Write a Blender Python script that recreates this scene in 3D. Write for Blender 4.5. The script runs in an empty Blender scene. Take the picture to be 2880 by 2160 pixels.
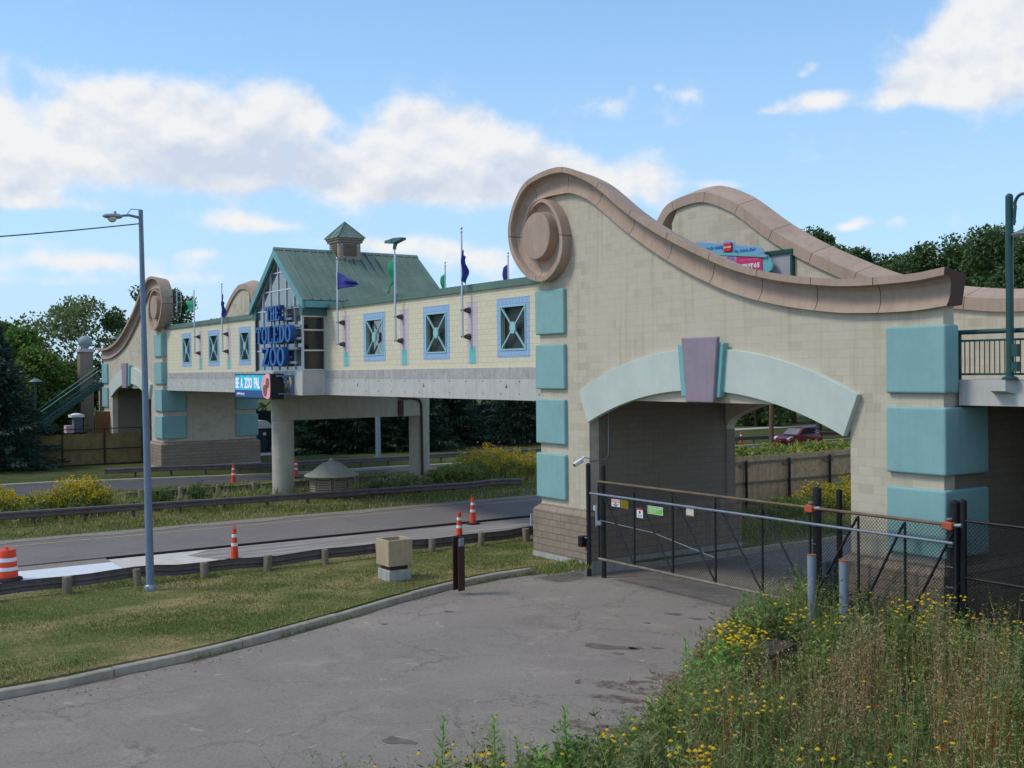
import bpy, bmesh, math, random
import numpy as np
from mathutils import Matrix, Vector
random.seed(7)
RNG = np.random.default_rng(11)
SC = bpy.context.scene
COL = SC.collection
PI = math.pi

# ------------------------------------------------------------------ camera
YAW, PITCH, ROLL, FPX = -0.978371, -0.011182, -0.010099, 3105.77
CAM = np.array([0.0, 0.0, 5.85])
_cy, _sy = math.cos(YAW), math.sin(YAW)
FWD = np.array([_sy*math.cos(PITCH), _cy*math.cos(PITCH), math.sin(PITCH)])
_r = np.array([_cy, -_sy, 0.0]); _u = np.cross(_r, FWD)
RIGHT = _r*math.cos(ROLL) + _u*math.sin(ROLL)
UP = -_r*math.sin(ROLL) + _u*math.cos(ROLL)
cd = bpy.data.cameras.new('camera'); cam = bpy.data.objects.new('camera', cd); COL.objects.link(cam)
cd.sensor_width = 36.0; cd.lens = FPX/2880*36; cd.clip_end = 5000; cd.clip_start = 0.1
m3 = Matrix([[RIGHT[i], UP[i], -FWD[i]] for i in range(3)])
cam.matrix_world = Matrix.Translation(Vector(CAM)) @ m3.to_4x4()
SC.camera = cam

# survey helpers: where a sight line meets the ground (z), a facade (y) or a side wall (x)
def _ray(x, y): return RIGHT*(x-1440)/FPX - UP*(y-1080)/FPX + FWD
def on_z(x, y, z=0.0):
    d = _ray(x, y); return CAM + d*((z-CAM[2])/d[2])
def on_y(x, y, Y):
    d = _ray(x, y); return CAM + d*((Y-CAM[1])/d[1])
def on_x(x, y, X):
    d = _ray(x, y); return CAM + d*((X-CAM[0])/d[0])

# ------------------------------------------------------------------ materials
def lin(r, g, b, k=1.0):
    f = lambda c: (c/12.92 if c <= .04045 else ((c+.055)/1.055)**2.4)
    return tuple(min(.9, f(c/255)*k) for c in (r, g, b)) + (1.0,)
MATS = {}
class NT:
    def __init__(s, name):
        s.m = bpy.data.materials.new(name); s.m.use_nodes = True
        s.t = s.m.node_tree; s.b = s.t.nodes['Principled BSDF']; s.n = s.t.nodes; s.l = s.t.links
        MATS[name] = s.m
    def node(s, t, **k):
        n = s.n.new(t)
        for a, v in k.items(): setattr(n, a, v)
        return n
    def link(s, a, b): s.l.new(a, b)
    def pos(s):
        if not hasattr(s, '_p'): s._p = s.node('ShaderNodeNewGeometry')
        return s._p.outputs['Position']
    def noise(s, scale, detail=4, rough=.6, vec=None, dist=0):
        n = s.node('ShaderNodeTexNoise'); n.inputs['Scale'].default_value = scale
        n.inputs['Detail'].default_value = detail; n.inputs['Roughness'].default_value = rough
        n.inputs['Distortion'].default_value = dist
        s.link(vec or s.pos(), n.inputs['Vector']); return n.outputs['Fac']
    def ramp(s, fac, stops):
        r = s.node('ShaderNodeValToRGB'); e = r.color_ramp.elements
        while len(e) < len(stops): e.new(.5)
        for q, (p, c) in zip(e, stops):
            q.position = p; q.color = c if len(c) == 4 else tuple(c)+(1,)
        s.link(fac, r.inputs['Fac']); return r.outputs['Color']
    def mix(s, fac, a, b, mode='MIX'):
        n = s.node('ShaderNodeMix', data_type='RGBA', blend_type=mode)
        for sock, v in ((n.inputs[0], fac), (n.inputs[6], a), (n.inputs[7], b)):
            if hasattr(v, 'links'): s.link(v, sock)
            else: sock.default_value = v
        return n.outputs[2]
    def math(s, op, a, b=0.0, c=None):
        n = s.node('ShaderNodeMath', operation=op)
        for i, v in enumerate((a, b) if c is None else (a, b, c)):
            if hasattr(v, 'links'): s.link(v, n.inputs[i])
            else: n.inputs[i].default_value = v
        return n.outputs[0]
    def bump(s, h, strength=.3, dist=.02):
        n = s.node('ShaderNodeBump'); n.inputs['Strength'].default_value = strength; n.inputs['Distance'].default_value = dist
        s.link(h, n.inputs['Height']); s.link(n.outputs['Normal'], s.b.inputs['Normal'])
    def color(s, c):
        if hasattr(c, 'links'): s.link(c, s.b.inputs['Base Color'])
        else: s.b.inputs['Base Color'].default_value = c
    def set(s, rough=.7, metal=0, spec=.5):
        s.b.inputs['Roughness'].default_value = rough; s.b.inputs['Metallic'].default_value = metal
        s.b.inputs['Specular IOR Level'].default_value = spec
def sc(c, k): return tuple(min(1, v*k) for v in c[:3]) + (1,)

def plain(name, c, rough=.6, metal=0, var=.12, scale=2.0, bump=0, bscale=60, spec=.4, emit=None, streak=0):
    n = NT(name); n.set(rough, metal, spec)
    f = n.noise(scale, 5, .65)
    col = n.ramp(f, [(.3, sc(c, 1-var)), (.7, sc(c, 1+var))])
    if streak:
        mp = n.node('ShaderNodeMapping'); n.link(n.pos(), mp.inputs['Vector']); mp.inputs['Scale'].default_value = (3, 3, .25)
        g = n.noise(1.6, 5, .7, vec=mp.outputs[0])
        col = n.mix(n.ramp(g, [(.48, (0, 0, 0)), (.74, (streak,)*3)]), col, sc(c, .5))
    n.color(col)
    if bump: n.bump(n.noise(bscale, 3, .7), bump, .01)
    if emit: n.b.inputs['Emission Color'].default_value = c; n.b.inputs['Emission Strength'].default_value = emit
    return n.m

def masonry(name, c, joint, bw=.406, rh=.203, mort=.006, stain=.5, stainc=(.25, .2, .14, 1), bumpy=.25, low=None):
    n = NT(name); n.set(.85, 0, .25)
    sx = n.node('ShaderNodeSeparateXYZ'); n.link(n.pos(), sx.inputs[0])
    u = n.math('ADD', sx.outputs[0], sx.outputs[1])
    cb = n.node('ShaderNodeCombineXYZ'); n.link(u, cb.inputs[0]); n.link(sx.outputs[2], cb.inputs[1])
    br = n.node('ShaderNodeTexBrick'); n.link(cb.outputs[0], br.inputs['Vector'])
    for k, v in (('Scale', 1), ('Mortar Size', mort), ('Mortar Smooth', .3), ('Brick Width', bw), ('Row Height', rh), ('Bias', -.3)): br.inputs[k].default_value = v
    br.inputs['Color1'].default_value = sc(c, 1.01); br.inputs['Color2'].default_value = sc(c, .965); br.inputs['Mortar'].default_value = joint
    col = br.outputs['Color']
    # weathering: blotches that follow single blocks here and there
    b2 = n.node('ShaderNodeTexBrick'); n.link(cb.outputs[0], b2.inputs['Vector'])
    for k, v in (('Scale', 1), ('Mortar Size', 0), ('Brick Width', bw), ('Row Height', rh), ('Bias', -.45)): b2.inputs[k].default_value = v
    b2.inputs['Color1'].default_value = (0, 0, 0, 1); b2.inputs['Color2'].default_value = (1, 1, 1, 1)
    patch = n.ramp(n.noise(.55, 4, .6), [(.42, (0, 0, 0)), (.55, (1, 1, 1))])
    f1 = n.math('MULTIPLY', n.mix(1.0, b2.outputs['Color'], patch, 'MULTIPLY'), stain)
    col = n.mix(f1, col, stainc)
    f2 = n.ramp(n.noise(1.7, 6, .7), [(.5, (0, 0, 0)), (.8, (.3*stain,)*3)])
    col = n.mix(f2, col, stainc)
    if low:                                           # grime worked into the lower courses
        d = n.math('MULTIPLY_ADD', sx.outputs[2], -.16, 1.05)
        d = n.math('MULTIPLY', d, n.math('ADD', n.noise(.8, 4, .6), .25))
        d.node.use_clamp = True
        col = n.mix(d, col, low)
    mp = n.node('ShaderNodeMapping'); n.link(n.pos(), mp.inputs['Vector']); mp.inputs['Scale'].default_value = (2.2, 2.2, .16)
    col = n.mix(n.ramp(n.noise(1.5, 6, .7, vec=mp.outputs[0]), [(.52, (0, 0, 0)), (.75, (.85*stain,)*3)]), col, stainc)
    n.color(col)
    h = n.math('ADD', n.math('MULTIPLY', br.outputs['Fac'], -1.0), n.math('MULTIPLY', n.noise(25, 4, .7), .5))
    n.bump(h, bumpy, .012)
    return n.m

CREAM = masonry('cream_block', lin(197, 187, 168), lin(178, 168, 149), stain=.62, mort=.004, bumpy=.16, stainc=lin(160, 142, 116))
TILE = masonry('cream_tile', lin(218, 209, 182), lin(168, 158, 138), rh=.193, bw=.39, mort=.005, stain=.12, stainc=lin(190, 175, 145))
BLUET = masonry('blue_tile', lin(154, 184, 216), lin(104, 130, 170), rh=.193, bw=.2, mort=.006, stain=.1, stainc=lin(100, 130, 180))
LAVT = masonry('lavender_tile', lin(204, 190, 196), lin(168, 155, 162), rh=.193, bw=.39, mort=.005, stain=.15, stainc=lin(140, 125, 140))
AQUAT = masonry('aqua_tile', lin(112, 196, 184), lin(85, 150, 150), rh=.193, bw=.21, mort=.005, stain=.1, stainc=lin(90, 170, 160))
STONE = masonry('brown_split_stone', lin(152, 136, 120), lin(112, 98, 86), rh=.205, bw=.41, mort=.007, stain=.6, stainc=lin(118, 98, 92), bumpy=1.0)
BRICK = masonry('dark_brick', lin(120, 78, 62), lin(140, 125, 110), rh=.075, bw=.21, mort=.012, stain=.3, stainc=lin(80, 50, 45))
PALEB = masonry('tan_brick', lin(150, 140, 122), lin(125, 115, 100), rh=.1, bw=.25, mort=.008, stain=.2, stainc=lin(120, 110, 95))
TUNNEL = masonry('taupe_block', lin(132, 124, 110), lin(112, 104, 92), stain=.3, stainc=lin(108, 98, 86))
TEAL = plain('teal_stucco', lin(134, 174, 174), .85, var=.09, scale=1.2, bump=.5, bscale=45, streak=.16)
MINT = plain('pale_mint_stucco', lin(194, 203, 194), .85, var=.08, scale=1.0, bump=.4, bscale=45, streak=.1)
LAV = plain('lavender_stucco', lin(148, 134, 146), .85, var=.09, scale=1.5, bump=.5, bscale=45, streak=.2)
AQUA = plain('aqua_stucco', lin(118, 178, 178), .8, var=.05, bump=.2, bscale=90)
CONC = plain('concrete', lin(190, 188, 182), .85, var=.1, bump=.25, bscale=35, streak=.35)
CONC2 = plain('bent_concrete', lin(176, 170, 156), .85, var=.12, bump=.3, bscale=30, streak=.4)
CONCD = plain('weathered_concrete', lin(172, 170, 166), .9, var=.2, scale=4, bump=.2, streak=.5)
KERB = plain('kerb_concrete', lin(165, 157, 142), .9, var=.2, scale=3, bump=.4, bscale=40)
DOMEC = plain('dome_concrete', lin(158, 156, 138), .85, var=.1, bump=.3, bscale=40, streak=.25)
PLANTC = plain('planter_concrete', lin(182, 162, 130), .9, var=.12, bump=.6, bscale=70, streak=.5)
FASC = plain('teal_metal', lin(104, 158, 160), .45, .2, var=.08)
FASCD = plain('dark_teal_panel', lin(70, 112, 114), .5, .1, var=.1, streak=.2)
FLASH = plain('green_flashing', lin(98, 124, 112), .5, .3, var=.14, scale=1.2)
ALU = plain('aluminium', lin(205, 210, 216), .35, .6, var=.05)
GALV = plain('galvanised_steel', lin(150, 160, 172), .45, .55, var=.15, scale=5)
POLEM = plain('lamp_post_steel', lin(118, 134, 154), .6, .2, var=.1, scale=4)
RAILM = plain('weathered_rail', lin(112, 102, 102), .6, .35, var=.25, scale=3, streak=.4)
WOODP = plain('weathered_post_wood', lin(124, 113, 96), .9, var=.25, scale=9, bump=.5, streak=.5)
STEELP = plain('rail_post_steel', lin(112, 106, 104), .7, .3, var=.2)
RUSTB = plain('rust_brown_paint', lin(74, 48, 42), .6, .2, var=.25, scale=6)
BLACK = plain('black_vinyl', lin(34, 35, 37), .45, var=.15)
CONDUIT = plain('grey_conduit', lin(120, 116, 108), .6, .3)
BROWNM = plain('brown_bracket', lin(92, 78, 80), .6, .2)
WHITE = plain('white_paint', lin(225, 225, 225), .5, var=.05)
ORANGE = plain('safety_orange', lin(222, 74, 40), .6, var=.16, scale=9, streak=.2)
REFL = plain('reflective_white', lin(220, 224, 230), .4, var=.04)
RUBBER = plain('black_rubber', lin(36, 36, 38), .8)
CAPOR = plain('orange_cover', lin(180, 84, 56), .5, var=.1)
BOLL = plain('grey_bollard_paint', lin(132, 140, 156), .6, var=.07, streak=.15)
RUST = plain('rust', lin(140, 92, 60), .9, var=.3, scale=12)
GREENP = plain('dark_green_paint', lin(44, 82, 80), .4, .2, var=.1)
OPBOX = plain('slate_blue_cover', lin(88, 102, 118), .6, var=.08)
LETTER = plain('sign_blue', lin(38, 98, 162), .4, var=.12)
LETTERE = plain('sign_edge_blue', lin(28, 76, 130), .45, var=.1)
FLAGB = plain('navy_cloth', lin(42, 50, 128), .8, var=.15)
FLAGG = plain('green_cloth', lin(28, 140, 104), .8, var=.15)
HOUS = plain('black_housing', lin(28, 28, 32), .4)
BROWNF = plain('stained_fence', lin(134, 114, 76), .9, var=.25, streak=.5)
CARP = plain('dark_red_car_paint', lin(120, 22, 44), .22, .25, var=.04, spec=.6)
CARB = plain('car_black_trim', lin(30, 28, 32), .5)
TYRE = plain('tyre_rubber', lin(24, 24, 26), .85)
HEADL = plain('headlamp_clear', lin(235, 238, 240), .15, .2, var=.02)
BARK = plain('bark', lin(88, 74, 60), .95, var=.3, scale=8, bump=.6, bscale=20)
POLEW = plain('utility_pole_wood', lin(112, 86, 70), .95, var=.2, streak=.4)
MULCH = plain('mulch', lin(92, 62, 50), .95, var=.35, scale=14, bump=.8)
PATH = plain('path_concrete', lin(176, 172, 168), .9, var=.1)
PINK = plain('poster_pink', lin(206, 52, 112), .5, var=.05)
BADGE = plain('badge_red', lin(214, 40, 48), .4, var=.05)
SKYB = plain('signboard_blue', lin(116, 168, 206), .5, var=.06)
AQSG = plain('signboard_aqua', lin(110, 178, 184), .5, var=.12, scale=6)
GREYD = plain('grey_door_paint', lin(160, 162, 168), .5)
SGREEN = plain('sign_green', lin(112, 190, 76), .5)
SYEL = plain('sign_yellow', lin(212, 186, 34), .5)
SRED = plain('sign_red', lin(200, 48, 50), .5)
INK = plain('ink_black', lin(35, 35, 38), .6)
SLAT = plain('vent_slat', lin(132, 124, 104), .7, var=.1)
DARKV = plain('dark_void', lin(24, 24, 24), .9)
LEDT = plain('led_cyan', lin(36, 164, 196), .5, emit=.32, var=.12)
LEDN = plain('led_navy', lin(34, 74, 122), .5, emit=.3, var=.05)
LEDW = plain('led_white', lin(244, 226, 244), .5, emit=.3, var=.03)
LEDP = plain('led_skin', lin(206, 146, 150), .5, emit=.28, var=.3, scale=2.5)
LEDB = plain('led_brown', lin(120, 72, 66), .5, emit=.25, var=.4, scale=4)
BOLLW = plain('globe_white', lin(222, 224, 216), .4, var=.03)
TOIL = plain('toilet_dark_blue', lin(30, 42, 60), .5)
COLLAGE = plain('poster_mauve', lin(196, 178, 206), .5, var=.3, scale=6)

def glass(name, c, rough=.04, ior=1.9, trans=.0):
    n = NT(name); n.set(rough, 0, .8); n.color(c); n.b.inputs['IOR'].default_value = ior
    return n.m
def mirror_glass(name, c, metal):
    n = NT(name); n.set(.03, metal, .6); n.color(n.ramp(n.noise(.35, 3, .5), [(.35, sc(c, .8)), (.65, sc(c, 1.15))])); return n.m
PGLASS = mirror_glass('pavilion_glass', (.22, .25, .28, 1), .7)
GLASS = glass('dark_reflective_glass', (.02, .026, .03, 1), .03, 2.3)
GLASSC = glass('car_glass', (.03, .04, .05, 1), .03, 2.0)
n = NT('window_screen'); n.set(.5, 0, .5)
sx = n.node('ShaderNodeSeparateXYZ'); n.link(n.pos(), sx.inputs[0])
def _grid(a, p, w): return n.math('LESS_THAN', n.math('FRACT', n.math('DIVIDE', a, p)), w)
g = n.math('MAXIMUM', _grid(sx.outputs[0], .07, .16), _grid(sx.outputs[2], .055, .28))
n.color(n.mix(g, lin(22, 27, 27), lin(74, 82, 80))); SCREEN = n.m

def metal_roof():
    n = NT('green_standing_seam'); n.set(.5, .25, .4)
    f = n.noise(.9, 5, .6)
    n.color(n.ramp(f, [(.3, lin(102, 124, 112)), (.7, lin(124, 142, 128))])); return n.m
ROOF = metal_roof()
def coping_mat():
    n = NT('tan_coping'); n.set(.85, 0, .3)
    f = n.noise(1.1, 6, .65); c = lin(178, 155, 138)
    col = n.ramp(f, [(.3, sc(c, .84)), (.7, sc(c, 1.06))])
    mp = n.node('ShaderNodeMapping'); n.link(n.pos(), mp.inputs['Vector']); mp.inputs['Scale'].default_value = (3, 3, .3)
    col = n.mix(n.ramp(n.noise(1.3, 6, .7, vec=mp.outputs[0]), [(.5, (0, 0, 0)), (.75, (.45,)*3)]), col, lin(128, 108, 96))
    uv = n.node('ShaderNodeUVMap'); s2 = n.node('ShaderNodeSeparateXYZ'); n.link(uv.outputs[0], s2.inputs[0])
    wob = n.math('MULTIPLY_ADD', n.noise(2, 2), .02, s2.outputs[0])
    j = n.math('LESS_THAN', n.math('FRACT', n.math('DIVIDE', wob, 1.75)), .013)
    n.color(n.mix(j, col, lin(92, 72, 64)))
    h = n.math('SUBTRACT', n.math('MULTIPLY', n.noise(80, 3, .7), .3), j)
    n.bump(h, .3, .02); return n.m
COPE = coping_mat()

def asphalt(name, c, crack=.55, cell=.28, spots=True, grit=.35):
    n = NT(name); n.set(.92, 0, .2)
    f = n.noise(.35, 7, .65); col = n.ramp(f, [(.3, sc(c, .86)), (.5, c), (.72, sc(c, 1.12))])
    for s_, lo, hi in ((14, .5, 1.0), (32, .6, 1.0), (70, .6, 1.0)):
        g = n.noise(s_, 2, .8)
        col = n.mix(n.ramp(g, [(.34, (grit*hi,)*3), (.5, (0, 0, 0))]), col, sc(c, lo))
        col = n.mix(n.ramp(g, [(.58, (0, 0, 0)), (.74, (grit*.8,)*3)]), col, sc(c, 1.55))
    w = n.node('ShaderNodeVectorMath', operation='MULTIPLY_ADD')
    nz = n.node('ShaderNodeTexNoise'); nz.inputs['Scale'].default_value = 1.7; nz.inputs['Detail'].default_value = 8; nz.inputs['Roughness'].default_value = .7; n.link(n.pos(), nz.inputs['Vector'])
    n.link(nz.outputs['Color'], w.inputs[0]); w.inputs[1].default_value = (1.3,)*3; n.link(n.pos(), w.inputs[2])
    keep = n.ramp(n.noise(.4, 4, .6), [(.42, (.12*crack,)*3), (.62, (crack,)*3)])
    for cl, wd in ((cell, .015), (cell*3.1, .034)):
        v = n.node('ShaderNodeTexVoronoi', feature='DISTANCE_TO_EDGE'); v.inputs['Scale'].default_value = cl; n.link(w.outputs[0], v.inputs['Vector'])
        line = n.ramp(v.outputs['Distance'], [(.0, (1, 1, 1)), (wd, (0, 0, 0))])
        col = n.mix(n.mix(1.0, line, keep if cl == cell else n.mix(1.0, keep, (.6,)*3+(1,), 'MULTIPLY'), 'MULTIPLY'), col, sc(c, .5))
    if spots:
        d = n.ramp(n.noise(1.1, 5, .6), [(.58, (0, 0, 0)), (.72, (.4,)*3)]); col = n.mix(d, col, sc(c, .68))
        p = n.ramp(n.noise(.8, 6, .65, dist=.6), [(.55, (0, 0, 0)), (.75, (.45,)*3)]); col = n.mix(p, col, lin(176, 162, 142))
        q = n.ramp(n.noise(2.6, 4, .6, dist=.8), [(.66, (0, 0, 0)), (.72, (.5,)*3)]); col = n.mix(q, col, lin(190, 178, 160))
    n.color(col); n.bump(n.noise(40, 5, .85), .8, .012); return n.m
DRIVE = asphalt('drive_asphalt', lin(143, 134, 126), crack=1.0, cell=.3)
ROAD = asphalt('road_asphalt', lin(126, 119, 116), crack=.3, cell=.12, spots=False)
ROADF = asphalt('far_asphalt', lin(90, 89, 92), crack=.2, cell=.1, spots=False, grit=.2)
MILL = NT('milled_surface'); n = MILL; n.set(.9, 0, .2)
mp = n.node('ShaderNodeMapping'); n.link(n.pos(), mp.inputs['Vector']); mp.inputs['Scale'].default_value = (1.6, .1, 1)
f = n.noise(2.2, 6, .7, vec=mp.outputs[0]); col = n.ramp(f, [(.3, lin(128, 120, 116)), (.5, lin(150, 143, 138)), (.68, lin(196, 192, 188))])
n.color(n.mix(n.ramp(n.noise(30, 3, .8), [(.35, (.5,)*3), (.6, (0, 0, 0))]), col, lin(110, 102, 98))); n.bump(n.noise(30, 4, .8), .7, .02); MILL = n.m
FRESH = plain('fresh_concrete', lin(212, 216, 220), .8, var=.05, scale=3, bump=.2, bscale=30)
DUST = plain('pale_dust_concrete', lin(196, 190, 180), .9, var=.12, scale=2.5, bump=.3)
YLINE = plain('worn_yellow_line', lin(176, 154, 96), .8, var=.3, scale=6)
GRIT = plain('shoulder_grit', lin(136, 126, 116), .95, var=.25, scale=8, bump=.6, bscale=50)

def turf(name, g, tan, lo=.42, hi=.62, s=.45):
    n = NT(name); n.set(.95, 0, .15)
    mp = n.node('ShaderNodeMapping'); n.link(n.pos(), mp.inputs['Vector']); mp.inputs['Scale'].default_value = (1.0, .55, 1)
    f = n.noise(s, 8, .68, vec=mp.outputs[0]); col = n.ramp(f, [(lo, g), (hi, tan)])
    f2 = n.noise(9, 5, .75); col = n.mix(n.ramp(f2, [(.35, (.55,)*3), (.62, (0, 0, 0))]), col, sc(g, .5))
    n.color(col); n.bump(n.noise(28, 5, .8), 1.0, .04); return n.m
TURF = turf('lawn_turf', lin(102, 114, 60), lin(182, 158, 114), .46, .63)
TURFM = turf('median_turf', lin(104, 108, 60), lin(160, 142, 98), .48, .7)
TURFF = turf('verge_turf', lin(80, 90, 50), lin(120, 108, 70), .5, .75)
SOIL = turf('meadow_soil', lin(70, 66, 42), lin(100, 86, 60), .4, .7)
GROUND = turf('distant_ground', lin(74, 84, 48), lin(104, 100, 66), .45, .7, .1)

def leafy(name, c, var=.45, trans=.25, rough=.6, hue=0):
    n = NT(name); n.set(rough, 0, .25)
    ge = n.node('ShaderNodeNewGeometry')
    col = n.ramp(ge.outputs['Random Per Island'], [(0, sc(c, 1-var)), (.6, c), (1, sc(c, 1+var))])
    pz = n.noise(.7, 3, .6)
    col = n.mix(n.ramp(pz, [(.35, (.45,)*3), (.65, (0, 0, 0))]), col, sc(c, .6))
    n.color(col)
    t = n.node('ShaderNodeBsdfTranslucent'); n.link(col, t.inputs['Color'])
    mx = n.node('ShaderNodeMixShader'); mx.inputs[0].default_value = trans
    n.link(n.b.outputs[0], mx.inputs[1]); n.link(t.outputs[0], mx.inputs[2])
    out = n.n['Material Output']; n.link(mx.outputs[0], out.inputs['Surface']); return n.m
LF_MID = leafy('leaf_mid_green', lin(94, 118, 62))
LF_DARK = leafy('leaf_dark_green', lin(84, 108, 62))
LF_LIGHT = leafy('leaf_bright_green', lin(104, 132, 58))
LF_OLIVE = leafy('leaf_olive', lin(116, 132, 82))
LF_SPRUCE = leafy('spruce_needles', lin(54, 80, 68), .4, .1)
LF_SPRUCEG = leafy('spruce_needles_green', lin(50, 74, 54), .4, .1)
LF_WEED = leafy('weed_green', lin(138, 154, 84), .4)
LF_MILK = leafy('milkweed_green', lin(130, 168, 84), .25)
LF_GREY = leafy('sage_green', lin(152, 158, 112), .35)
LF_DRY = leafy('dry_stalk', lin(170, 142, 100), .4, .1)
LF_RED = leafy('rust_seedhead', lin(158, 78, 46), .35, .1)
LF_TAN = leafy('tan_seedhead', lin(168, 148, 110), .3, .15)
PETAL = leafy('yellow_petal', lin(236, 196, 30), .2, .25)
GOLD = leafy('goldenrod_bloom', lin(212, 182, 36), .25, .25)
CONE = plain('flower_cone_brown', lin(96, 66, 28), .8, var=.2)
BLADE = leafy('lawn_blades', lin(116, 130, 66), .4, .2)
BLADET = leafy('dry_blades', lin(186, 162, 114), .3, .2)

# ------------------------------------------------------------------ objects
ROOTLOC = {}
def tag(o, label=None, cat=None, group=None, kind=None):
    if label: o['label'] = label
    if cat: o['category'] = cat
    if group: o['group'] = group
    if kind: o['kind'] = kind
    return o
def thing(name, label, cat, loc=(0, 0, 0), group=None, rz=0):
    o = bpy.data.objects.new(name, None); COL.objects.link(o); o.location = loc; o.rotation_euler = (0, 0, rz)
    o.empty_display_size = .2
    return tag(o, label, cat, group)
def copy_tree(o, parent=None):
    c = o.copy(); COL.objects.link(c)
    if parent is not None:
        c.parent = parent; c.matrix_parent_inverse = o.matrix_parent_inverse.copy()
    for ch in [q for q in COL.objects if q.parent == o]: copy_tree(ch, c)
    return c

class MB:
    def __init__(s): s.v = []; s.f = []; s.mi = []; s.uv = None; s.cur = 0
    def add(s, vs, fs):
        b = len(s.v); s.v += [tuple(map(float, v)) for v in vs]
        for f in fs: s.f.append(tuple(b+i for i in f)); s.mi.append(s.cur)
        return s
    def box(s, x0, x1, y0, y1, z0, z1):
        x0, x1 = sorted((x0, x1)); y0, y1 = sorted((y0, y1)); z0, z1 = sorted((z0, z1))
        return s.add([(x, y, z) for z in (z0, z1) for y in (y0, y1) for x in (x0, x1)],
                     [(0, 2, 3, 1), (4, 5, 7, 6), (0, 1, 5, 4), (2, 6, 7, 3), (0, 4, 6, 2), (1, 3, 7, 5)])
    def prism_y(s, poly, y0, y1):
        n = len(poly)
        return s.add([(x, y0, z) for x, z in poly] + [(x, y1, z) for x, z in poly],
                     [tuple(range(n)), tuple(range(2*n-1, n-1, -1))] + [(i, (i+1) % n, n+(i+1) % n, n+i) for i in range(n)])
    def prism_x(s, poly, x0, x1):
        n = len(poly)
        return s.add([(x0, y, z) for y, z in poly] + [(x1, y, z) for y, z in poly],
                     [tuple(range(n)), tuple(range(2*n-1, n-1, -1))] + [(i, (i+1) % n, n+(i+1) % n, n+i) for i in range(n)])
    def prism_z(s, poly, z0, z1):
        n = len(poly)
        return s.add([(x, y, z0) for x, y in poly] + [(x, y, z1) for x, y in poly],
                     [tuple(range(n)), tuple(range(2*n-1, n-1, -1))] + [(i, (i+1) % n, n+(i+1) % n, n+i) for i in range(n)])
    def tube(s, path, r, n=8, closed=False, caps=True):
        path = [np.array(p, float) for p in path]; m = len(path)
        rr = r if isinstance(r, (list, tuple)) else [r]*m
        rings = []
        prev = None
        for i, p in enumerate(path):
            a = path[i-1] if i else path[0]; b = path[i+1] if i < m-1 else path[-1]
            t = b-a; t = t/(np.linalg.norm(t)+1e-9)
            if prev is None:
                ref = np.array([0, 0, 1.0]) if abs(t[2]) < .9 else np.array([1.0, 0, 0])
            else: ref = prev
            u = ref - t*(ref@t); u /= np.linalg.norm(u)+1e-9; w = np.cross(t, u); prev = u
            rings.append([p + rr[i]*(math.cos(2*PI*k/n)*u + math.sin(2*PI*k/n)*w) for k in range(n)])
        vs = [q for R in rings for q in R]; fs = []
        for i in range(m-1):
            for k in range(n): fs.append((i*n+k, i*n+(k+1) % n, (i+1)*n+(k+1) % n, (i+1)*n+k))
        if caps: fs += [tuple(range(n-1, -1, -1)), tuple(range((m-1)*n, m*n))]
        return s.add(vs, fs)
    def cyl(s, c, r, z0, z1, n=20, r2=None): return s.tube([(c[0], c[1], z0), (c[0], c[1], z1)], [r, r if r2 is None else r2], n)
    def lathe(s, c, prof, n=24):
        vs = []; fs = []; m = len(prof)
        for r, z in prof:
            for k in range(n): vs.append((c[0]+r*math.cos(2*PI*k/n), c[1]+r*math.sin(2*PI*k/n), z))
        for i in range(m-1):
            for k in range(n): fs.append((i*n+k, i*n+(k+1) % n, (i+1)*n+(k+1) % n, (i+1)*n+k))
        fs += [tuple(range(n-1, -1, -1)), tuple(range((m-1)*n, m*n))]
        return s.add(vs, fs)
    def sphere(s, c, r, n=16, sz=1.0):
        pr = [(max(1e-3, r*math.sin(PI*i/10)), c[2]-sz*r*math.cos(PI*i/10)) for i in range(11)]
        return s.lathe(c, pr, n)
    def loft(s, secs, close_ends=True):
        n = len(secs[0]); vs = [p for q in secs for p in q]; fs = []
        for i in range(len(secs)-1):
            for k in range(n): fs.append((i*n+k, i*n+(k+1) % n, (i+1)*n+(k+1) % n, (i+1)*n+k))
        if close_ends: fs += [tuple(range(n-1, -1, -1)), tuple(range((len(secs)-1)*n, len(secs)*n))]
        return s.add(vs, fs)
    def bar(s, a, b, w, h):
        a, b = np.array(a, float), np.array(b, float); t = b-a; t /= np.linalg.norm(t)
        ref = np.array([0, 0, 1.0]) if abs(t[2]) < .95 else np.array([0, 1.0, 0])
        u = np.cross(t, ref); u /= np.linalg.norm(u); v = np.cross(u, t)
        q = [(-w/2, -h/2), (w/2, -h/2), (w/2, h/2), (-w/2, h/2)]
        return s.loft([[p+u*i+v*j for i, j in q] for p in (a, b)])
    def build(s, name, mat, parent=None, bevel=0, smooth=False, seg=2, auto=None):
        me = bpy.data.meshes.new(name); me.from_pydata(s.v, [], s.f)
        mats = mat if isinstance(mat, (list, tuple)) else [mat]
        for q in mats: me.materials.append(q)
        if len(mats) > 1: me.polygons.foreach_set('material_index', s.mi)
        bm = bmesh.new(); bm.from_mesh(me); bmesh.ops.recalc_face_normals(bm, faces=bm.faces[:])
        if smooth:
            for f in bm.faces: f.smooth = True
        bm.to_mesh(me); bm.free()
        if smooth: me.set_sharp_from_angle(angle=math.radians(auto or 40))
        if s.uv is not None:
            l = me.uv_layers.new(name='UVMap'); vi = np.zeros(len(me.loops), int); me.loops.foreach_get('vertex_index', vi)
            l.data.foreach_set('uv', np.array(s.uv, float)[vi].ravel())
        return link(name, me, parent, bevel, seg)
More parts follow.
